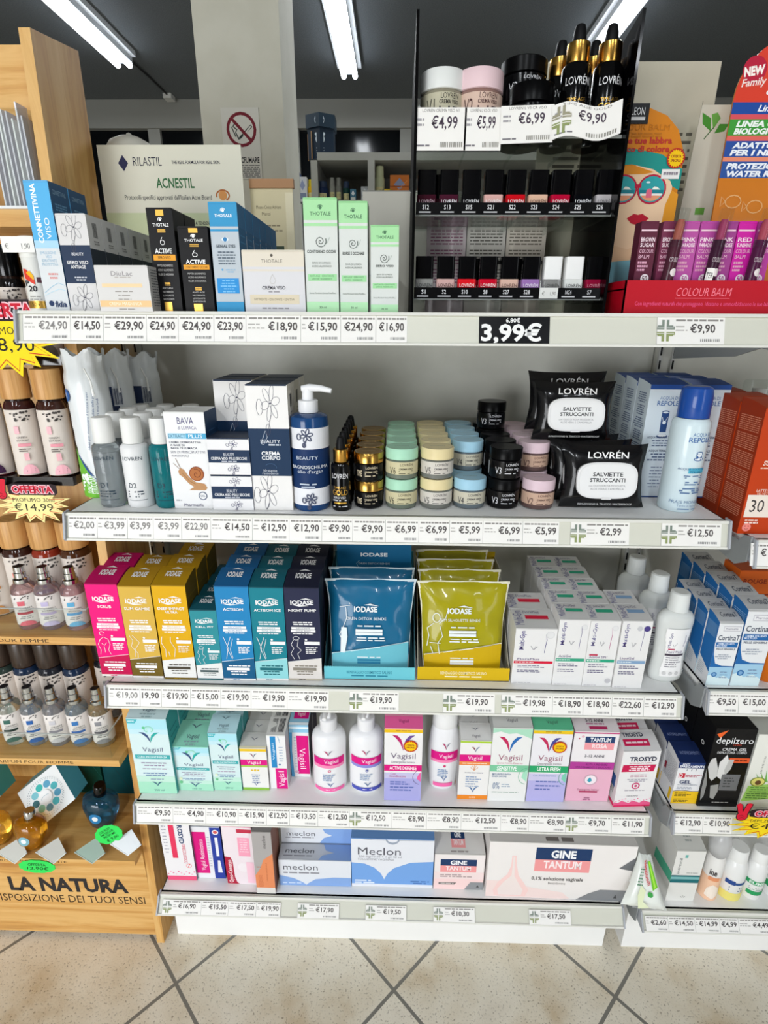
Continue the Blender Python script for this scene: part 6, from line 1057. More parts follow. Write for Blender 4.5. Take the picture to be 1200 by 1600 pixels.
carton(0.7292,0.8211,0.4694,0.0739,0.1792, .05, '#e6e6e4', 'white and pale green sensitive-care carton', front=[P([(0, 1), (1, 1), (1, .86), (.8, .9), (.6, .93), (.4, .92), (.2, .95), (0, .93)], '#a9d8be')]+vee(.46, .76, .3, '#c02a5a', '#2a6ab0', .56)+[T('Vagisil', .5, .61, .075, '#9a5a70', w=.62), T('Igiene Intimo Esterno', .5, .535, .026, '#c07a8a', w=.66), R(0, .415, 1, .505, '#7cc49c'), T('SENSITIVE', .44, .46, .055, '#eef4f0', w=.52, b=.03), T('EMOLLIENTE E LENITIVA', .32, .38, .02, '#4a6a94', w=.5, b=.02), T('SENZA SAPONE', .26, .35, .02, '#4a6a94', w=.38, b=.02), T('0%', .2, .22, .09, '#4a6a94', w=.18), G(.34, .6, .24, .01, 2, .03, '#8aa0b8', 'l'), G(.1, .8, .13, .01, 1, .1, '#9ab0a4'), L(arc(.96, .36, .2, .11, 90, 265), .014, '#5ab08a'), P([(.98, .45), (.86, .4), (.84, .34), (.98, .28)], '#a4dcc0')], top=vee(.5, .6, .16, '#7a5a6a', '#5a6a7a', .8)+[T('Vagisil', .5, .3, .13, '#77747a', w=.28)], topc='#c9cac6', sidec='#a9acaa', arch=.01)
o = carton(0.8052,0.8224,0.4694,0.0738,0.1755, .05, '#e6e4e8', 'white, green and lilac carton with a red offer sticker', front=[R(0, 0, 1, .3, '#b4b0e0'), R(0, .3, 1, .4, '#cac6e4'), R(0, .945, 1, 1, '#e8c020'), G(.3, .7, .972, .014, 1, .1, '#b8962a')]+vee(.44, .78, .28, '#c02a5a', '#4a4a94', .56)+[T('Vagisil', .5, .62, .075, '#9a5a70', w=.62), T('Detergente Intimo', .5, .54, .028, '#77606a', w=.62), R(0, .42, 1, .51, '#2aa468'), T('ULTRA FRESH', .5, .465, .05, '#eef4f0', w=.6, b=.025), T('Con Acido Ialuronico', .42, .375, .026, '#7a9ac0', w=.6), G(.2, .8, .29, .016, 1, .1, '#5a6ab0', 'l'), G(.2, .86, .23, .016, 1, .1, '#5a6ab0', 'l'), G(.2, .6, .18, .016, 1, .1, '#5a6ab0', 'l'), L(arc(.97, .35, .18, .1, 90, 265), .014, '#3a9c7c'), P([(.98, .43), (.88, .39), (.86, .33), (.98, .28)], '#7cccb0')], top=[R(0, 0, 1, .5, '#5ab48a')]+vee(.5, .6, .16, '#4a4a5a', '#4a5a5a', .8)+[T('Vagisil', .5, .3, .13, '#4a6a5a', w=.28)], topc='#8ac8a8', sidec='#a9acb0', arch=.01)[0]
seal(o, (.0145, -.0018, tall(o)*.775), .0135)
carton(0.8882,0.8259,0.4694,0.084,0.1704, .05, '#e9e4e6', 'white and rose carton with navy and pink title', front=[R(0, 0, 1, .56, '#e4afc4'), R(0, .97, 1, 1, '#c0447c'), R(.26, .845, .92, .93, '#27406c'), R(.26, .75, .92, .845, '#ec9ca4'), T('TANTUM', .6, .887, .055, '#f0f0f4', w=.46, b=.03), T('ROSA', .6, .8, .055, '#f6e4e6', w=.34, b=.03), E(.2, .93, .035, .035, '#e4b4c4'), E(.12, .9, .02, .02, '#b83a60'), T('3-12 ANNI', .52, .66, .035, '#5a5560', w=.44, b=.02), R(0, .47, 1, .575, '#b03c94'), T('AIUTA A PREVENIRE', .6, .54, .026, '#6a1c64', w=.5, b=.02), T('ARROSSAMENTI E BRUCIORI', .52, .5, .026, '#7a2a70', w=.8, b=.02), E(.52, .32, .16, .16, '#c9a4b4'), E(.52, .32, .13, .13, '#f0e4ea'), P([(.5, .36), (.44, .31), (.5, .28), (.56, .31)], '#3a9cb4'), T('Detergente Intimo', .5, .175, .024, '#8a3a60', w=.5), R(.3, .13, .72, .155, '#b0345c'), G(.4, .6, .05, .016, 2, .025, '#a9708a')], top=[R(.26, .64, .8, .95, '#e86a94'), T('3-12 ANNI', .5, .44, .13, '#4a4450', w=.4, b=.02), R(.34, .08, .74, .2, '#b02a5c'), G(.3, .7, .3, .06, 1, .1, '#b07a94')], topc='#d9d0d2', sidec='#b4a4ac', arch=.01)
TR = [R(0, 0, 1, .035, '#d8205c'), P([(0, .03), (1, .03)]+[(1-.1*k, .07+.02*((k*7) % 3)) for k in range(11)], '#e45c8a')]+[E(.05+.083*k, .1+.015*((k*5) % 4), .022, .022, ('#f0a4bc', '#e87a9c', '#f4c4d2')[k % 3]) for k in range(12)]+[T('TROSYD', .56, .86, .075, '#2c3048', w=.72, b=.03), T('DETERGENTE INTIMO', .52, .79, .02, '#b83a5c', w=.6), P([(.06, .76), (.94, .76), (.9, .64), (.04, .64)], '#c81c50'), G(.16, .86, .73, .018, 3, .03, '#f4dce4'), G(.2, .84, .58, .012, 2, .03, '#c9a0b0'), G(.18, .84, .5, .012, 2, .03, '#9a94a4'), E(.5, .385, .11, .11, '#c8306c'), E(.5, .385, .075, .075, '#e6e4e4'), E(.5, .385, .04, .04, '#c8306c'), G(.22, .78, .3, .01, 1, .1, '#a49ca8'), T('GIULIANI', .46, .2, .02, '#55505c', w=.3)]
carton(0.973,0.8156,0.4694,0.0724,0.1367, .042, '#e8e6e6', 'white and crimson carton at the end of the fourth shelf', front=TR, top=[T('TROSYD', .4, .72, .2, '#2c3048', w=.56, b=.03), R(.08, .2, .76, .5, '#c81c50'), G(.14, .7, .35, .08, 1, .1, '#f0d4dc')], topc='#d4d2d2', leftc='#d9d4d4', left=[R(0, 0, 1, .06, '#d8205c'), R(.4, .3, .8, .5, '#3a5a94')]+bars(.3, .8, .2, .3, '#555', 6), sidec='#bfbcbc', rows=2, rz=.06, arch=.012, labels=['white and crimson carton at the end of the fourth shelf, front one', 'white and crimson carton behind the front one at the shelf end'])

# ---------------------------------------------------------------- bottom shelf
carton(0.0375,0.8533,0.1814,0.0653,0.1889, .045, '#e8e6e8', 'white carton with a pink foot lying beside the pine side panel', front=[R(0, 0, 1, .07, '#e4547c')]+[E(.05+.09*k, .1+.02*((k*5) % 3), .03, .03, ('#e87a9c', '#f4b4c8')[k % 2]) for k in range(11)]+[R(.3, .36, .48, 1, '#e0385c'), T('TROSYD', .68, .76, .15, '#27406c', r=-90, w=.34, b=.03), T('GINECOLOGICO', .72, .43, .11, '#e04a6c', r=-90, w=.3), E(.8, .24, .1, .1, '#f0b4b8'), E(.8, .24, .07, .07, '#e8e6e8'), L([(.76, .21), (.84, .27)], .02, '#d8402c'), G(.06, .22, .9, .01, 10, .05, '#a4a4b0')], rz=.0, sidec='#6a6a7c', topc='#cfcdd0')
carton(0.1011,0.8595,0.1814,0.064,0.1544, .045, '#e4e4e8', 'white carton with a magenta block and a navy applicator picture', front=[R(.02, .1, .48, .9, '#d8147c'), T('Vagisil Antimicotico', .28, .46, .16, '#f4e0ec', r=90, w=.6), R(.64, 0, 1, 1, '#2a3f9c'), R(.78, .44, .88, .8, '#e6e8f0'), P([(.76, .12), (.92, .12), (.88, .36), (.8, .36)], '#e6e8f0'), E(.83, .9, .11, .11, '#e6e6ea'), E(.83, .9, .07, .07, '#d8605c'), G(.5, .6, .8, .01, 12, .05, '#9aa0b4')], topc='#c9ccd4', sidec='#2a3f9c')
carton(0.173,0.8482,0.1814,0.0647,0.17, .05, '#e9dde2', 'pale pink carton with a crimson name corner', front=[P([(.0, 0), (.42, 0), (.34, .03), (.28, .12), (.26, .4), (.2, .47), (0, .48)], '#b0203c'), T('Gyno-Canesten', .14, .22, .14, '#f4e4e6', r=90, w=.4, b=.015), R(.5, .5, .9, .82, '#f0a0b8'), G(.54, .86, .78, .014, 6, .04, '#f6d4de'), E(.62, .3, .2, .2, '#ece4e8'), R(.72, .03, .98, .4, '#f2c4d4'), R(.5, .9, 1, .96, '#c0344c')], top=[R(.5, .0, 1, .3, '#b0203c'), R(0, .4, .6, .9, '#ec8aa8')], sidec='#8a4a5a', right=[P([(.0, .2), (.4, .3), (.5, .5), (.2, .5), (0, .35)], '#7a2438'), P([(.5, .55), (1, .65), (.9, .8), (.5, .75)], '#7a2438')], topc='#eab4c4', rz=-.03)
o = carton(0.232,0.8285,0.1814,0.0409,0.181, .06, '#a8a4a2', 'orange and grey carton tipped back beside the flat cartons', front=[R(0, 0, 1, .1, '#dcd8d4'), P([(0, .1), (1, .1), (1, .66), (.5, .56), (.3, .42), (0, .3)], '#e08a5c'), G(.1, .34, .44, .012, 1, .1, '#b4623c'), T('meclon', .6, .84, .18, '#4a4644', r=90, w=.2), G(.14, .4, .3, .01, 10, .02, '#c87048'), T('CREMA VAGINALE', .62, .36, .06, '#b4623c', r=90, w=.3)], sidec='#8a5a48', topc='#8a8684')
MEC = lambda tm: [P([(0, 0), (1, 0), (1, .34), (.75, .34), (.5, .26), (.4, .1), (.37, .03), (.33, .12), (.2, .28), (0, .4)], '#86a8dc'), T('meclon', .3, .72, .22, '#5a5a62', w=.48), G(.06, .56, .5, .05, 1, .1, '#8a8a92'), G(.04, .3, .1, .05, 1, .1, '#c4d4ec')]
TPM = [P([(1, 0), (1, 1), (.6, 1), (.64, .6), (.76, .45), (.6, .28), (.55, 0)], '#84a0cc'), T('meclon', .28, .56, .3, '#55555c', w=.4), G(.06, .46, .24, .06, 1, .1, '#84848c')]
x, y, z, w, h = 0.3372,0.8484,0.1814,0.1584,0.0782
carton(x, y, z, w, h, .037, '#dfe2e8', '', front=MEC(0), top=TPM, topc='#b9bcc2', sidec='#8aa4cc', labels=['flat blue and white carton, front one on the bottom shelf'], arch=.001)
carton(x, y+.039, z, w, h, .037, '#dfe2e8', '', front=MEC(0), top=TPM, topc='#b9bcc2', sidec='#8aa4cc', labels=['flat blue and white carton, lower one of the pair behind'], arch=.001)
carton(x, y+.039, z+h+.003, w, h*.95, .037, '#dfe2e8', '', front=[P([(1, 0), (1, .62), (.58, .62), (.62, .4), (.72, .3), (.6, .2), (.54, 0)], '#86a8dc'), T('meclon', .28, .36, .18, '#5a5a62', w=.4), G(.06, .46, .2, .03, 1, .1, '#8a8a92')], top=TPM, topc='#b9bcc2', sidec='#8aa4cc', labels=['flat blue and white carton, upper one of the pair behind'], arch=.001)
carton(0.5066,0.8505,0.1814,0.1781,0.144, .08, '#e2e4ea', 'large white carton with a blue wave and a thumb notch', front=[P([(0, .06), (1, .06), (1, .55), (.72, .52), (.52, .4), (.44, .28), (.4, .16), (.36, .28), (.28, .4), (.16, .48), (0, .5)], '#76a4e0'), R(0, .0, 1, .03, '#e4e6ec'), T('Meclon', .34, .74, .15, '#55555e', w=.52), T('200 mg/10 ml + 1 g/140 ml', .35, .63, .04, '#7a7a84', w=.52), T('SOLUZIONE VAGINALE', .3, .575, .04, '#8a8a94', w=.44), E(.5, .99, .085, .085, '#9aa4b4'), E(.5, 1.0, .07, .06, '#e2e4ea'), L([(0, 1.0), (.3, .97), (.44, .97)], .006, '#7a8494'), L([(.56, .97), (1, .98)], .006, '#8a94a4'), G(.04, .34, .13, .03, 2, .045, '#dbe6f6', 'l'), G(.72, .96, .13, .02, 2, .04, '#4a74b4')], top=[G(.04, .3, .5, .1, 2, .2, '#dbe6f4', 'l'), G(.78, .98, .5, .08, 2, .2, '#3a64a4')], topc='#6a94cc', sidec='#5a84c0')
GT = lambda x0, x1, y0, y1, tw: [R(x0, (y0+y1)/2, x1, y1, '#1f3a64'), R(x0, y0, x1, (y0+y1)/2, '#f09c9c'), T('GINE', (x0+x1)/2, y0+(y1-y0)*.74, (y1-y0)*.3, '#f2f2f4', w=tw*.66, b=.04), T('TANTUM', (x0+x1)/2, y0+(y1-y0)*.3, (y1-y0)*.3, '#f8e8e8', w=tw, b=.03)]
o = carton(0.6521,0.8493,0.1814,0.1084,0.1049, .055, '#ece4e2', 'small white and blush carton with a navy and pink title', front=[R(0, 0, 1, .3, '#f4d4d2'), R(0, .3, 1, .5, '#f0dcda')]+GT(.12, .84, .5, .86, .5)+[G(.12, .82, .42, .03, 2, .05, '#b09a9a', 'l'), P([(.1, .2), (.46, .2), (.42, .14), (.1, .14)], '#77706c'), G(.14, .4, .17, .02, 1, .1, '#e0d8d4'), P([(.62, 0), (1, 0), (1, .22), (.74, .22)], '#8f9194'), P([(.86, .07), (.92, .07), (.89, .14)], '#4a4a4c')], top=GT(.34, .62, .25, .95, .2)+[G(.32, .66, .1, .06, 1, .1, '#a49c9a')], topc='#dad6d2', sidec='#cfc6c4', arch=.006)[0]
carton(0.8625,0.8344,0.1814,0.3046,0.1617, .095, '#ece7e4', 'wide white and blush carton at the end of the bottom shelf', front=[P([(0, 0), (.6, 0), (.54, .12), (.3, .2), (.1, .3), (0, .3)], '#f2dcd8'), P([(.06, .02), (.28, .02), (.3, .14), (.26, .28), (.22, .4), (.2, .58), (.19, .76), (.16, .76), (.16, .58), (.14, .42), (.08, .28), (.05, .12)], '#f4d2ce'), P([(.09, .04), (.25, .04), (.26, .14), (.22, .28), (.19, .4), (.18, .74), (.17, .74), (.17, .4), (.12, .28), (.08, .14)], '#eee0dc')]+GT(.32, .7, .5, .92, .26)+[T('0,1% soluzione vaginale', .49, .37, .06, '#55504e', w=.36, b=.02), T('Benzidamina', .49, .29, .04, '#77706c', w=.12), P([(.64, .0), (1, 0), (1, .2), (.8, .2), (.72, .12)], '#86888b'), P([(.9, .6), (1, .8), (1, .56)], '#6f7174'), P([(.9, .05), (.925, .05), (.912, .12)], '#4a4a4c')], top=[G(.34, .62, .3, .1, 2, .2, '#77706c')], topc='#d4d0cc', rightc='#d9d4d0', right=[P([(0, .56), (.5, .56), (.5, .8)], '#6f7174')], rz=-.012)

# ---------------------------------------------------------------- the next unit
OSF = [T('RILASTIL', .7, .76, .05, '#f0e0d4', w=.7), T('SUN SYSTEM', .62, .58, .036, '#f0e0d4', w=.76, sh=.15, b=.02), G(.2, .9, .54, .01, 1, .1, '#e8c4b0', 'l'), T('LATTE VELLUTANTE', .62, .36, .022, '#f0e0d4', w=.76, b=.01), T('VELVET LOTION', .56, .335, .02, '#e8c8b4', w=.6), R(.06, .14, 1.0, .325, '#e8dcd0'), T('30', .34, .235, .1, '#3a3434', w=.34), G(.7, .98, .28, .014, 4, .03, '#6a6a7a', 'l'), G(.12, .5, .115, .012, 2, .022, '#f0dcd0', 'l'), E(.2, .055, .11, .11, '#ec8a80'), E(.16, .065, .014, .014, '#7a2a20'), E(.24, .065, .014, .014, '#7a2a20'), L(arc(.2, .052, .05, .014, 200, 340), .01, '#7a2a20')]
OSL = [G(.1, .92, .93-.0155*k, .006, 1, .1, '#d98a6c', 'l') for k in range(52) if k % 9 > 0]
x, y, z, w, h = 1.0511,0.7727,1.0629,0.0591,0.1894
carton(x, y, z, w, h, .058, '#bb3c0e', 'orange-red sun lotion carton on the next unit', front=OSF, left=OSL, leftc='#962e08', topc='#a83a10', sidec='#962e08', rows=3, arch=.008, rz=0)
cx_, cy_, cz_ = 1.1825,1.045,1.264
t = thing('clear_capped_bottle', 'bottle with a clear plastic cap standing behind the orange-red sun lotion cartons', 'bottle', (cx_, cy_, z))
MB().lathe([(.026, 0), (.028, .003), (.028, cz_-z-.05), (.024, cz_-z-.045)], M('#d8c8b4', .3), 28).build('body', t)
MB().lathe([(.027, cz_-z-.0445), (.0275, cz_-z-.003), (.024, cz_-z)], ACRY, 28).lathe([(.012, cz_-z-.044), (.012, cz_-z-.015)], M('#e4e4e4', .4), 18).build('clear_cap', t)
x, y, z, w, h = 1.0568,0.7846,0.7794,0.0388,0.1217
CT = [R(0, 0, 1, .3, '#9cc4dc'), P([(0, 0), (1, 0), (1, .1), (.7, .16), (.4, .12), (.2, .18), (0, .16)], '#cfe2e6'), P([(0, .42), (0, .66), (.06, .5), (.2, .36), (.5, .32), (1, .315), (1, .3), (0, .3)], '#2264a4'), R(.22, .87, .94, .95, '#b9b8c0'), R(.24, .88, .92, .94, '#e2e2e4'), T('Pharmalife', .56, .91, .03, '#6a6a84', w=.52), T('CortinaT', .52, .77, .075, '#3a4458', w=.9, b=.012), R(.04, .62, .96, .7, '#2264a4'), T('CREMA SOLLIEVO', .46, .675, .024, '#e6eef6', w=.7, b=.02), T('MULTIUSO', .3, .645, .024, '#e6eef6', w=.42, b=.02), T('PELLE SENSIBILE', .5, .59, .026, '#4a5468', w=.8, b=.015), G(.12, .8, .5, .014, 3, .03, '#9aa2b0'), E(.26, .18, .12, .12, '#2a68a4'), E(.26, .18, .07, .07, '#7aa4cc'), G(.5, .94, .22, .012, 3, .045, '#7a94b4', 'l')]
CL = [P([(0, .36), (1, .22), (1, 0), (0, 0)], '#d6d8dc'), R(0, 0, .04, 1, '#e0e2e6')]+[G(.14, .9, .93-.022*k, .008, 1, .1, '#8ab4d8', 'l') for k in range(9)]+[G(.1, .6, .26-.03*k, .012, 1, .1, '#aab4be', 'l') for k in range(6)]
CTOP = [T('CortinaT', .56, .5, .3, '#4a5260', w=.7, b=.012), R(0, 0, 1, .08, '#e4e4e4')]
carton(x, y, z, w, h, .034, '#e0e2e4', 'smaller white and blue carton on the next unit', front=CT, left=CL, top=CTOP, topc='#b9babb', leftc='#1f66a8', sidec='#1f5a94', rows=4, arch=.008)
x, y, z, w, h = 1.1024,0.7843,0.7794,0.0483,0.1452
carton(x, y, z, w, h, .042, '#e0e2e4', 'larger white and blue carton on the next unit', front=CT, left=CL, top=CTOP, topc='#b9babb', leftc='#1f66a8', sidec='#1f5a94', rows=5, arch=.008)
t = thing('orange_tube', 'glossy orange bottle at the frame edge beside the larger blue cartons', 'bottle', (x+w/2+.028, y+.03, z)); OG = M('#e0741a', .15, trans=.3)
MB().lathe([(.02, 0), (.022, .004), (.022, .11), (.012, .125)], OG, 28).build('body', t); MB().lathe([(.011, .1255), (.011, .15), (.009, .152)], M('#c85a12', .3), 20).build('cap', t)
carton(x+w/2+.03, y+.11, z, .06, .165, .05, '#d8621a', 'orange carton behind the glossy orange bottle', front=[T('ROUGE', .5, .87, .05, '#8a2a10', w=.7, b=.02), R(0, .7, 1, .72, '#8a3410')], topc='#c8561a')
GL = [R(0, .86, 1, 1, '#1f3468'), T('ANTI', .25, .955, .045, '#eef0f6', w=.26, b=.02), T('SFREGAMENTO', .5, .9, .05, '#eef0f6', w=.9, b=.03)]+[L([(.34+.16*k, .85), (.32+.16*k, .79)], .02, '#33405c') for k in range(3)]+[R(.08, .63, .3, .74, '#c0283c'), T('D', .16, .685, .1, '#f0e4e6', w=.12, b=.02), G(.32, .9, .69, .02, 2, .03, '#b86a78', 'l'), T('GEL', .36, .53, .075, '#27355c', w=.42, b=.03), T('ANTISFREGAMENTO', .46, .46, .02, '#55607a', w=.72, b=.01), G(.1, .8, .4, .014, 2, .035, '#8a92a4', 'l'), R(0, .0, 1, .31, '#e8bc20'), L([(0, .3), (.3, .33), (.7, .3), (1, .31)], .02, '#33405c'), G(.08, .7, .26, .02, 3, .036, '#77601a', 'l'), R(.08, .12, .96, .124, '#a48a1a'), G(.08, .7, .08, .018, 2, .034, '#77601a', 'l')]
carton(1.0639,0.8029,0.4944,0.0524,0.0993, .046, '#e4e4e6', 'navy, white and yellow gel carton on the next unit', front=GL, top=[T('ANTISFREGAMENTO', .5, .4, .14, '#8a98c4', w=.7)], topc='#1b2c5a', leftc='#d9d9dc', left=[G(.1, .9, .9-.03*k, .01, 1, .1, '#9a9aa4', 'l') for k in range(18)]+[R(.1, .5, .24, .66, '#8a2438'), R(.74, .04, .9, .3, '#e0b41c')], rows=3, arch=.008, sidec='#b9b9bc')
DZ_ = [P([(.04, .93), (.3, .98), (.14, .88)], '#e8622a'), T('depilzero', .52, .855, .075, '#e8e8e8', w=.9), T('UOMO', .6, .8, .022, '#c8442a', w=.2), T('CREMA GEL', .56, .745, .034, '#e0e0e0', w=.6, sh=.15, b=.01), T('DEPILATORIA CORPO', .52, .705, .026, '#d4d4d4', w=.72, b=.01), R(.5, .58, 1, .64, '#e0582a'), G(.56, .94, .61, .02, 1, .1, '#7a2a14'),
   P([(.12, .38), (.02, .52), (.06, .62), (.16, .64), (.28, .5), (.3, .4), (.2, .34)], '#c9c8c6'), P([(.3, .4), (.28, .58), (.42, .68), (.5, .6), (.5, .46), (.42, .36)], '#dad9d7'), P([(.44, .48), (.5, .62), (.62, .62), (.6, .5), (.5, .42)], '#b9b8b6'), P([(0, .5), (.1, .3), (.1, .14), (.04, .08), (0, .2)], '#8a8a88'), P([(.2, .28), (.4, .3), (.42, .2), (.36, .1), (.26, .12)], '#9a9a98'), R(.42, .22, .88, .43, '#6f7072'), G(.5, .8, .38, .014, 4, .035, '#3a3a3c', 'l'), G(.34, .76, .06, .012, 1, .1, '#8a8a8a')]
carton(1.1227,0.7973,0.4944,0.0736,0.1831, .06, '#121214', 'black depilatory carton with white lilies on the next unit', front=DZ_, topc='#0e0e10', sidec='#0a0a0b', rows=2, left=[E(.55, .7, .08, .08, '#c9c9c9'), E(.55, .7, .05, .05, '#0a0a0b')], r=.25)
carton(1.1992,0.798,0.4944,0.0705,0.1716, .05, '#e4e4dc', 'white and green depilatory carton with an avocado picture behind the yellow starburst', front=[T('DEPILZERO', .62, .72, .12, '#3a3a3a', r=-90, w=.5), G(.3, .36, .7, .008, 12, .02, '#8a8a84'), P([(.1, .3), (.8, .34), (.74, .12), (.02, .08)], '#a4d86a'), G(.1, .7, .28, .01, 6, .03, '#4a7a34')]+[P([(.36+.07*k, .36), (.2+.13*k, .52-.02*abs(k-2)), (.42+.07*k, .36)], '#6fae4c') for k in range(5)]+[E(.32, .36, .2, .16, '#7a8c2c'), E(.32, .36, .17, .13, '#e0d878'), E(.33, .35, .08, .08, '#6a4a2c')], leftc='#cfd0c8', topc='#c9cac2')
# bottom of the next unit
o = wipes(.974, .815, .192, .092, .105, 'white and green wipes pack leaning between the two units', -.35, '#e4e8e2', None)
bpy.data.objects.remove([c for c in o.children if c.name.startswith('lid')][0]); pch = o.children[0]; me = pch.data
o.location = (1.026, .779, .228); o.rotation_euler = (-.42, 0, -.12)
keep = MB(); F = flat((0, -.003, 0), (1, 0, 0), (0, 0, 1), (0, -1, 0))
paint(keep, F, .088, .105, [P([(.5, .95), (.66, .98), (.86, .5), (.68, .42)], '#6fc02a'), P([(.56, .94), (.62, .95), (.8, .5), (.74, .46)], '#a4e04a'), T('RINFRESCANTI', .44, .74, .1, '#c8283c', r=-66, w=.5, b=.03), E(.6, .34, .08, .06, '#3fa04a'), G(.14, .36, .8, .02, 6, .06, '#3a7a54'), P([(.3, .5), (.46, .4), (.4, .2), (.56, .1), (.3, .06), (.24, .3)], '#dfe6c0')])
keep.build('front_print', o)
for ch in o.children:      # the pack is folded to a narrow top
    for v_ in ch.data.vertices: v_.co.x *= 1-.72*max(0, v_.co.z)/.105
carton(1.1253,0.8313,0.1894,0.0596,0.1465, .07, '#e2e1dc', 'white carton with a dark teal band on the bottom of the next unit', front=[R(0, .37, 1, .52, '#1f6a70'), R(0, .44, 1, .49, '#7ab4b4'), T('intimoil', .2, .7, .1, '#4a5452', r=90, w=.3), R(.32, .86, .42, .92, '#6fb4ac'), G(.5, .9, .57, .014, 1, .1, '#a4a8a4'), L([(.5, .1), (.54, .07), (.58, .11), (.62, .07), (.66, .1)], .014, '#3a3a3a')], left=[P([(0, .3), (0, .5), (1, .56), (1, .38)], '#4fb894')], leftc='#d9d8d3', top=[T('intimoil', .5, .6, .16, '#6a706c', w=.4), G(.36, .66, .4, .05, 2, .12, '#9aa09c')], topc='#c9c8c2', arch=.012)
x, y, z, r, h = 1.194,0.8519,0.1894,0.0187,0.1296
t = thing('foam_bottle', 'slim white and peach pump bottle beside the teal-banded carton', 'bottle', (x, y, z)); mb = MB().lathe([(r*.95, 0), (r, .003), (r, h*.8), (r*.8, h*.9)], M('#e4e2de', .3), 30)
paint(mb, round_(r, 0), 2*math.pi*r, h, [R(0, 0, 1, .5, '#efc4a4'), T('ine', .42, .62, .12, '#3a3434', w=.12, b=.03), P([(.36, .1), (.5, .04), (.62, .14), (.56, .3), (.46, .36), (.38, .26)], '#f4e6d8'), R(.36, .44, .54, .52, '#e0946a')]); mb.build('body', t)
MB().lathe([(r*.8, h*.9), (r*1.05, h*.98), (r*1.15, h*1.12), (r*1.0, h*1.3), (r*.6, h*1.38)], M('#e2e2e2', .12, trans=.5), 28).build('clear_cap', t)
def pill(x, y, z, r, h, it, label):
    t = thing('powder_bottle', label, 'bottle', (x, y, z)); mb = MB().lathe([(r*.94, 0), (r, .003), (r, h*.6), (r*.92, h*.7), (r*.7, h*.77)], M('#e6e6e4', .3, coat=.3), 32)
    paint(mb, round_(r, 0), 2*math.pi*r, h*.62, it); mb.build('body', t); MB().lathe([(r*.72, h*.77), (r*.78, h*.78), (r*.74, h*.985), (r*.68, h)], M('#e6e6e3', .4), 28).build('cap', t); return t
x, y, z, r, h = 1.2418,0.8581,0.1894,0.025,0.1313
pill(x, y, z, r, h, [R(.25, .0, .8, .28, '#e8dc7a'), R(.34, .56, .46, .7, '#2a4a8c'), R(.46, .58, .72, .66, '#33558c'), G(.4, .68, .46, .04, 2, .09, '#4a5a7a', 'l')], 'white bottle with a yellow label foot on the bottom of the next unit')
x, y, z, r, h = 1.2886,0.8565,0.1894,0.0208,0.1259
pill(x, y, z, r, h, [R(.3, .56, .72, .7, '#2a9a5c'), T('EUMILL', .5, .63, .09, '#e6f2ea', w=.3, b=.03), R(.34, .2, .72, .34, '#2a9a5c'), G(.36, .7, .46, .03, 2, .06, '#9ab0a4', 'l')], 'small white bottle with green label bars on the bottom of the next unit')
pill(x+.052, y+.004, z, r*1.05, h*1.05, [R(.0, .3, 1, .5, '#2a9a5c'), R(0, .62, 1, .66, '#2a9a5c')], 'pale mint bottle with green bars at the frame edge')
pill(x-.02, y+.07, z, r, h*1.1, [], 'plain white bottle in the second row behind the green-barred one')

# ---------------------------------------------------------------- the room beyond
GB = M('#a5a59e', .5); bx0, bx1, by, bz = .14, 1.25, 2.75, 0
t = thing('wall_cabinet', 'grey open shelving in the back of the shop, seen over the top shelf', 'shelves', (0, 0, 0))
p = [(0.004,2.75,2.0628), (-0.0062,2.75,1.8795), (0.3784,2.75,2.009), (0.5541,2.75,1.7036)]
zt, zm, xd = p[0][2], p[1][2], p[2][0]
DK = M('#3c423f', .6)
MB().box(bx0, bx1, by, by+.35, zt-.03, zt, GB).build('top_board', t)
MB().box(bx0, bx1, by, by+.35, zm-.02, zm-.001, GB).build('shelf', t); MB().box(bx0, bx1, by, by+.35, .62, .64, GB).build('shelf', t)
MB().box(bx0, bx1, by+.33, by+.35, 0, zt-.03, M('#8a8880', .6)).build('back_panel', t)
for xx in (bx0-.03, xd-.015, bx1): MB().box(xx, xx+.03, by, by+.33, 0, zt-.03, GB).build('upright', t)
BI = [(458, 22, .115, '#2c3f6a', 'carton', 'navy and white'), (474, 12, .098, '#c9ccd0', 'carton', 'white bird-printed'), (487, 12, .092, '#e0b41c', 'bottle', 'yellow'), (504, 16, .085, '#1f2f54', 'bottle', 'navy and yellow'), (519, 8, .1, '#9a9a94', 'tube', 'grey first'), (529, 8, .1, '#8a8a84', 'tube', 'grey second'), (541, 10, .085, '#16403c', 'bottle', 'dark green'), (556, 8, .05, '#4a7a94', 'carton', 'small teal'), (568, 10, .06, '#b4b8bc', 'carton', 'small white'), (593, 14, .145, '#c4c8a0', 'tube', 'tall pale green'), (605, 10, .05, '#dcb81c', 'carton', 'small yellow'), (624, 26, .105, '#c8702a', 'carton', 'orange')]
PX = [(0.0171,2.8,1.8915), (0.0643,2.8,1.8915), (0.1026,2.8,1.8915), (0.1526,2.8,1.8915), (0.1967,2.8,1.8915), (0.2261,2.8,1.8916), (0.2613,2.8,1.8916), (0.2936,2.8,1.8916), (0.3464,2.8,1.8916), (0.4138,2.8,1.8916), (0.4519,2.8,1.8917), (0.5045,2.8,1.8917)]
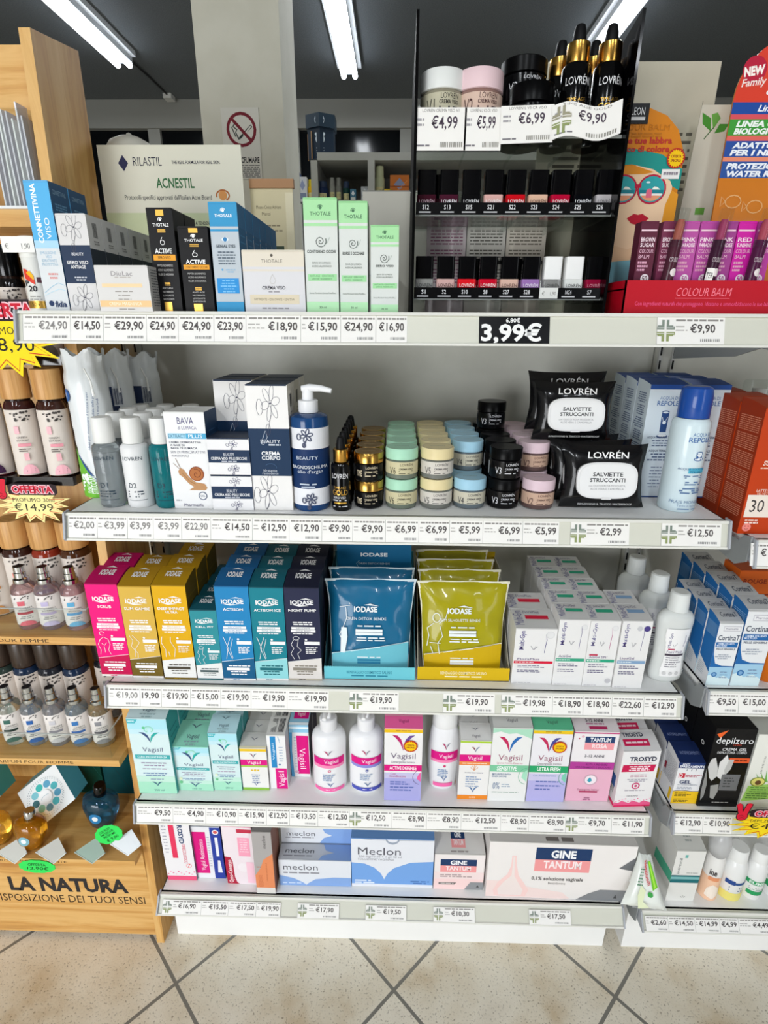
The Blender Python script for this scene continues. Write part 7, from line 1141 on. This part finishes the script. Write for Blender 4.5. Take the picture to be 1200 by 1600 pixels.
for (px, w, h, c, kd, nm), pp in zip(BI, PX):
    w *= .0033
    if kd == 'carton': carton(pp[0], 2.79, zm, w, h, .05, c, nm+' carton in the grey cabinet at the back', front=[R(.1, .1, .9, .35, '#d9dad4' if c != '#c9ccd0' else '#7a86a0'), P([(.5, .9), (.8, .65), (.5, .45), (.2, .65)], '#dfe3e8' if c[1] != 'c' else '#8a94b4')]+([R(0, .55, 1, .6, '#a4521c'), L([(.1, .2), (.5, .5), (.9, .8)], .03, '#e0944c')] if c == '#c8702a' else []), group='small goods in the back cabinet', name='medicine_carton')
    else:
        mb = MB().lathe([(w*.45, 0), (w*.5, .004), (w*.5, h*.62), (w*.46, h*.68)], M(c, .35), 20); paint(mb, round_(w*.5, 0), w*3, h*.6, [R(.36, .2, .64, .7, '#d8cf9a'), G(.38, .62, .55, .06, 3, .12, '#55554c')])
        tt = thing('medicine_bottle', '%s %s in the grey cabinet at the back' % (nm, kd), kd, (pp[0], 2.82, zm), 0, 'small goods in the back cabinet'); mb.build('body', tt); MB().lathe([(w*.4, h*.68), (w*.42, h*.7), (w*.38, h)], M(c if kd == 'tube' else '#d9c22c' if 'yellow' == nm else '#33405c', .35), 18).build('cap', tt)
t = thing('hexagonal_gift_box', 'dark hexagonal gift box with white animal pictures on top of the grey cabinet', 'box', ([0.1441,2.9,2.121][0], 2.9, zt)); NV = M('#1a2634', .4)
hx_ = [(.068*math.cos(math.radians(60*k+30)), .068*math.sin(math.radians(60*k+30))) for k in range(6)]
up = lambda a, zz: (a[0], a[1], zz)
mb = MB().prism(hx_, 0, .12, up, NV, None); paint(mb, flat((.0, -.068*.866, 0), (1, 0, 0), (0, 0, 1), (0, -1, 0)), .068, .12, [E(.5, .62, .3, .3, '#b9c4cc'), E(.26, .78, .1, .1, '#b9c4cc'), E(.74, .78, .1, .1, '#b9c4cc'), E(.5, .55, .12, .1, '#8a949c'), E(.5, .57, .05, .05, '#16202c')]+[R(.25, .08+.08*k, .75, .11+.08*k, '#b9c4cc') for k in range(4)])
paint(mb, flat((.051, -.0295, 0), (.5, .866, 0), (0, 0, 1), (.866, -.5, 0)), .068, .12, [E(.5, .4, .2, .34, '#c4ccd2'), L([(.42, .6), (.34, .92)], .09, '#c4ccd2'), L([(.58, .6), (.7, .92)], .09, '#c4ccd2')])
paint(mb, flat((-.051, -.0295, 0), (.5, -.866, 0), (0, 0, 1), (-.866, -.5, 0)), .068, .12, [R(.1, 0, .9, .9, '#8a6428')]); mb.build('body', t)
mb = MB().prism([(a*1.12, b_*1.12) for a, b_ in hx_], .12, .172, up, M('#22303c', .4)); paint(mb, flat((0, -.0661, .12), (1, 0, 0), (0, 0, 1), (0, -1, 0)), .075, .052, [E(.5, .5, .3, .3, '#9aa4ac'), R(.22, .42, .78, .54, '#22303c')]); mb.build('lid', t)
# no smoking sign on the column
a = (-0.0589,1.995,1.9911); b_ = (0.0599,1.995,1.7962); W_ = b_[0]-a[0]; H_ = a[2]-b_[2]
mb = MB().box(0, W_, 0, .003, 0, H_, M('#dedcd2', .6)); s = W_; zc = .7
it = [T('VIETATO', .3, .275, .075, '#2c2c2e', w=.5, b=.02), T('FUMARE', .74, .275, .075, '#2c2c2e', w=.42, b=.02)]+[G(.08, .95, .2-.028*k, .012, 1, .1, '#6a6a66') for k in range(7)]
K = W_/H_
it += [E(.52, zc, .4, .4, '#7c1c2c'), E(.52, zc, .325, .325, '#dedcd2'), P([(.42, .6-.02), (.47, .565), (.82, .735), (.77, .77)], '#24302c'), P([(.55, .627), (.575, .607), (.79, .737), (.765, .755)], '#dedcd2'), L([(.44, .56), (.36, .66), (.4, .7), (.3, .74), (.36, .8)], .03, '#24302c'), L([(.36, .6), (.3, .68), (.26, .74)], .025, '#24302c'), L([(.27, .7+.25*K), (.78, .7-.27*K)], .075, '#7c1c2c')]
paint(mb, flat((W_/2, 0, 0), (1, 0, 0), (0, 0, 1), (0, -1, 0)), W_, H_, it)
tag(mb.build('no_smoking_sign', None, (a[0], 1.9955, b_[2])), 'no smoking sign with a dark red ring on the cream column', 'sign')
a = (0.0175,1.12,1.6417)
t = MB().lathe([(.044, 0), (.042, .014), (.034, .026), (.018, .034), (.006, .036), (.004, .04), (.0, .042)], M('#d6d3c6', .5), 28)
tag(t.build('white_bowl', None, (a[0]+.002, 1.12, 1.637), None), 'upturned round white bowl showing over the large green-lettered card', 'bowl')
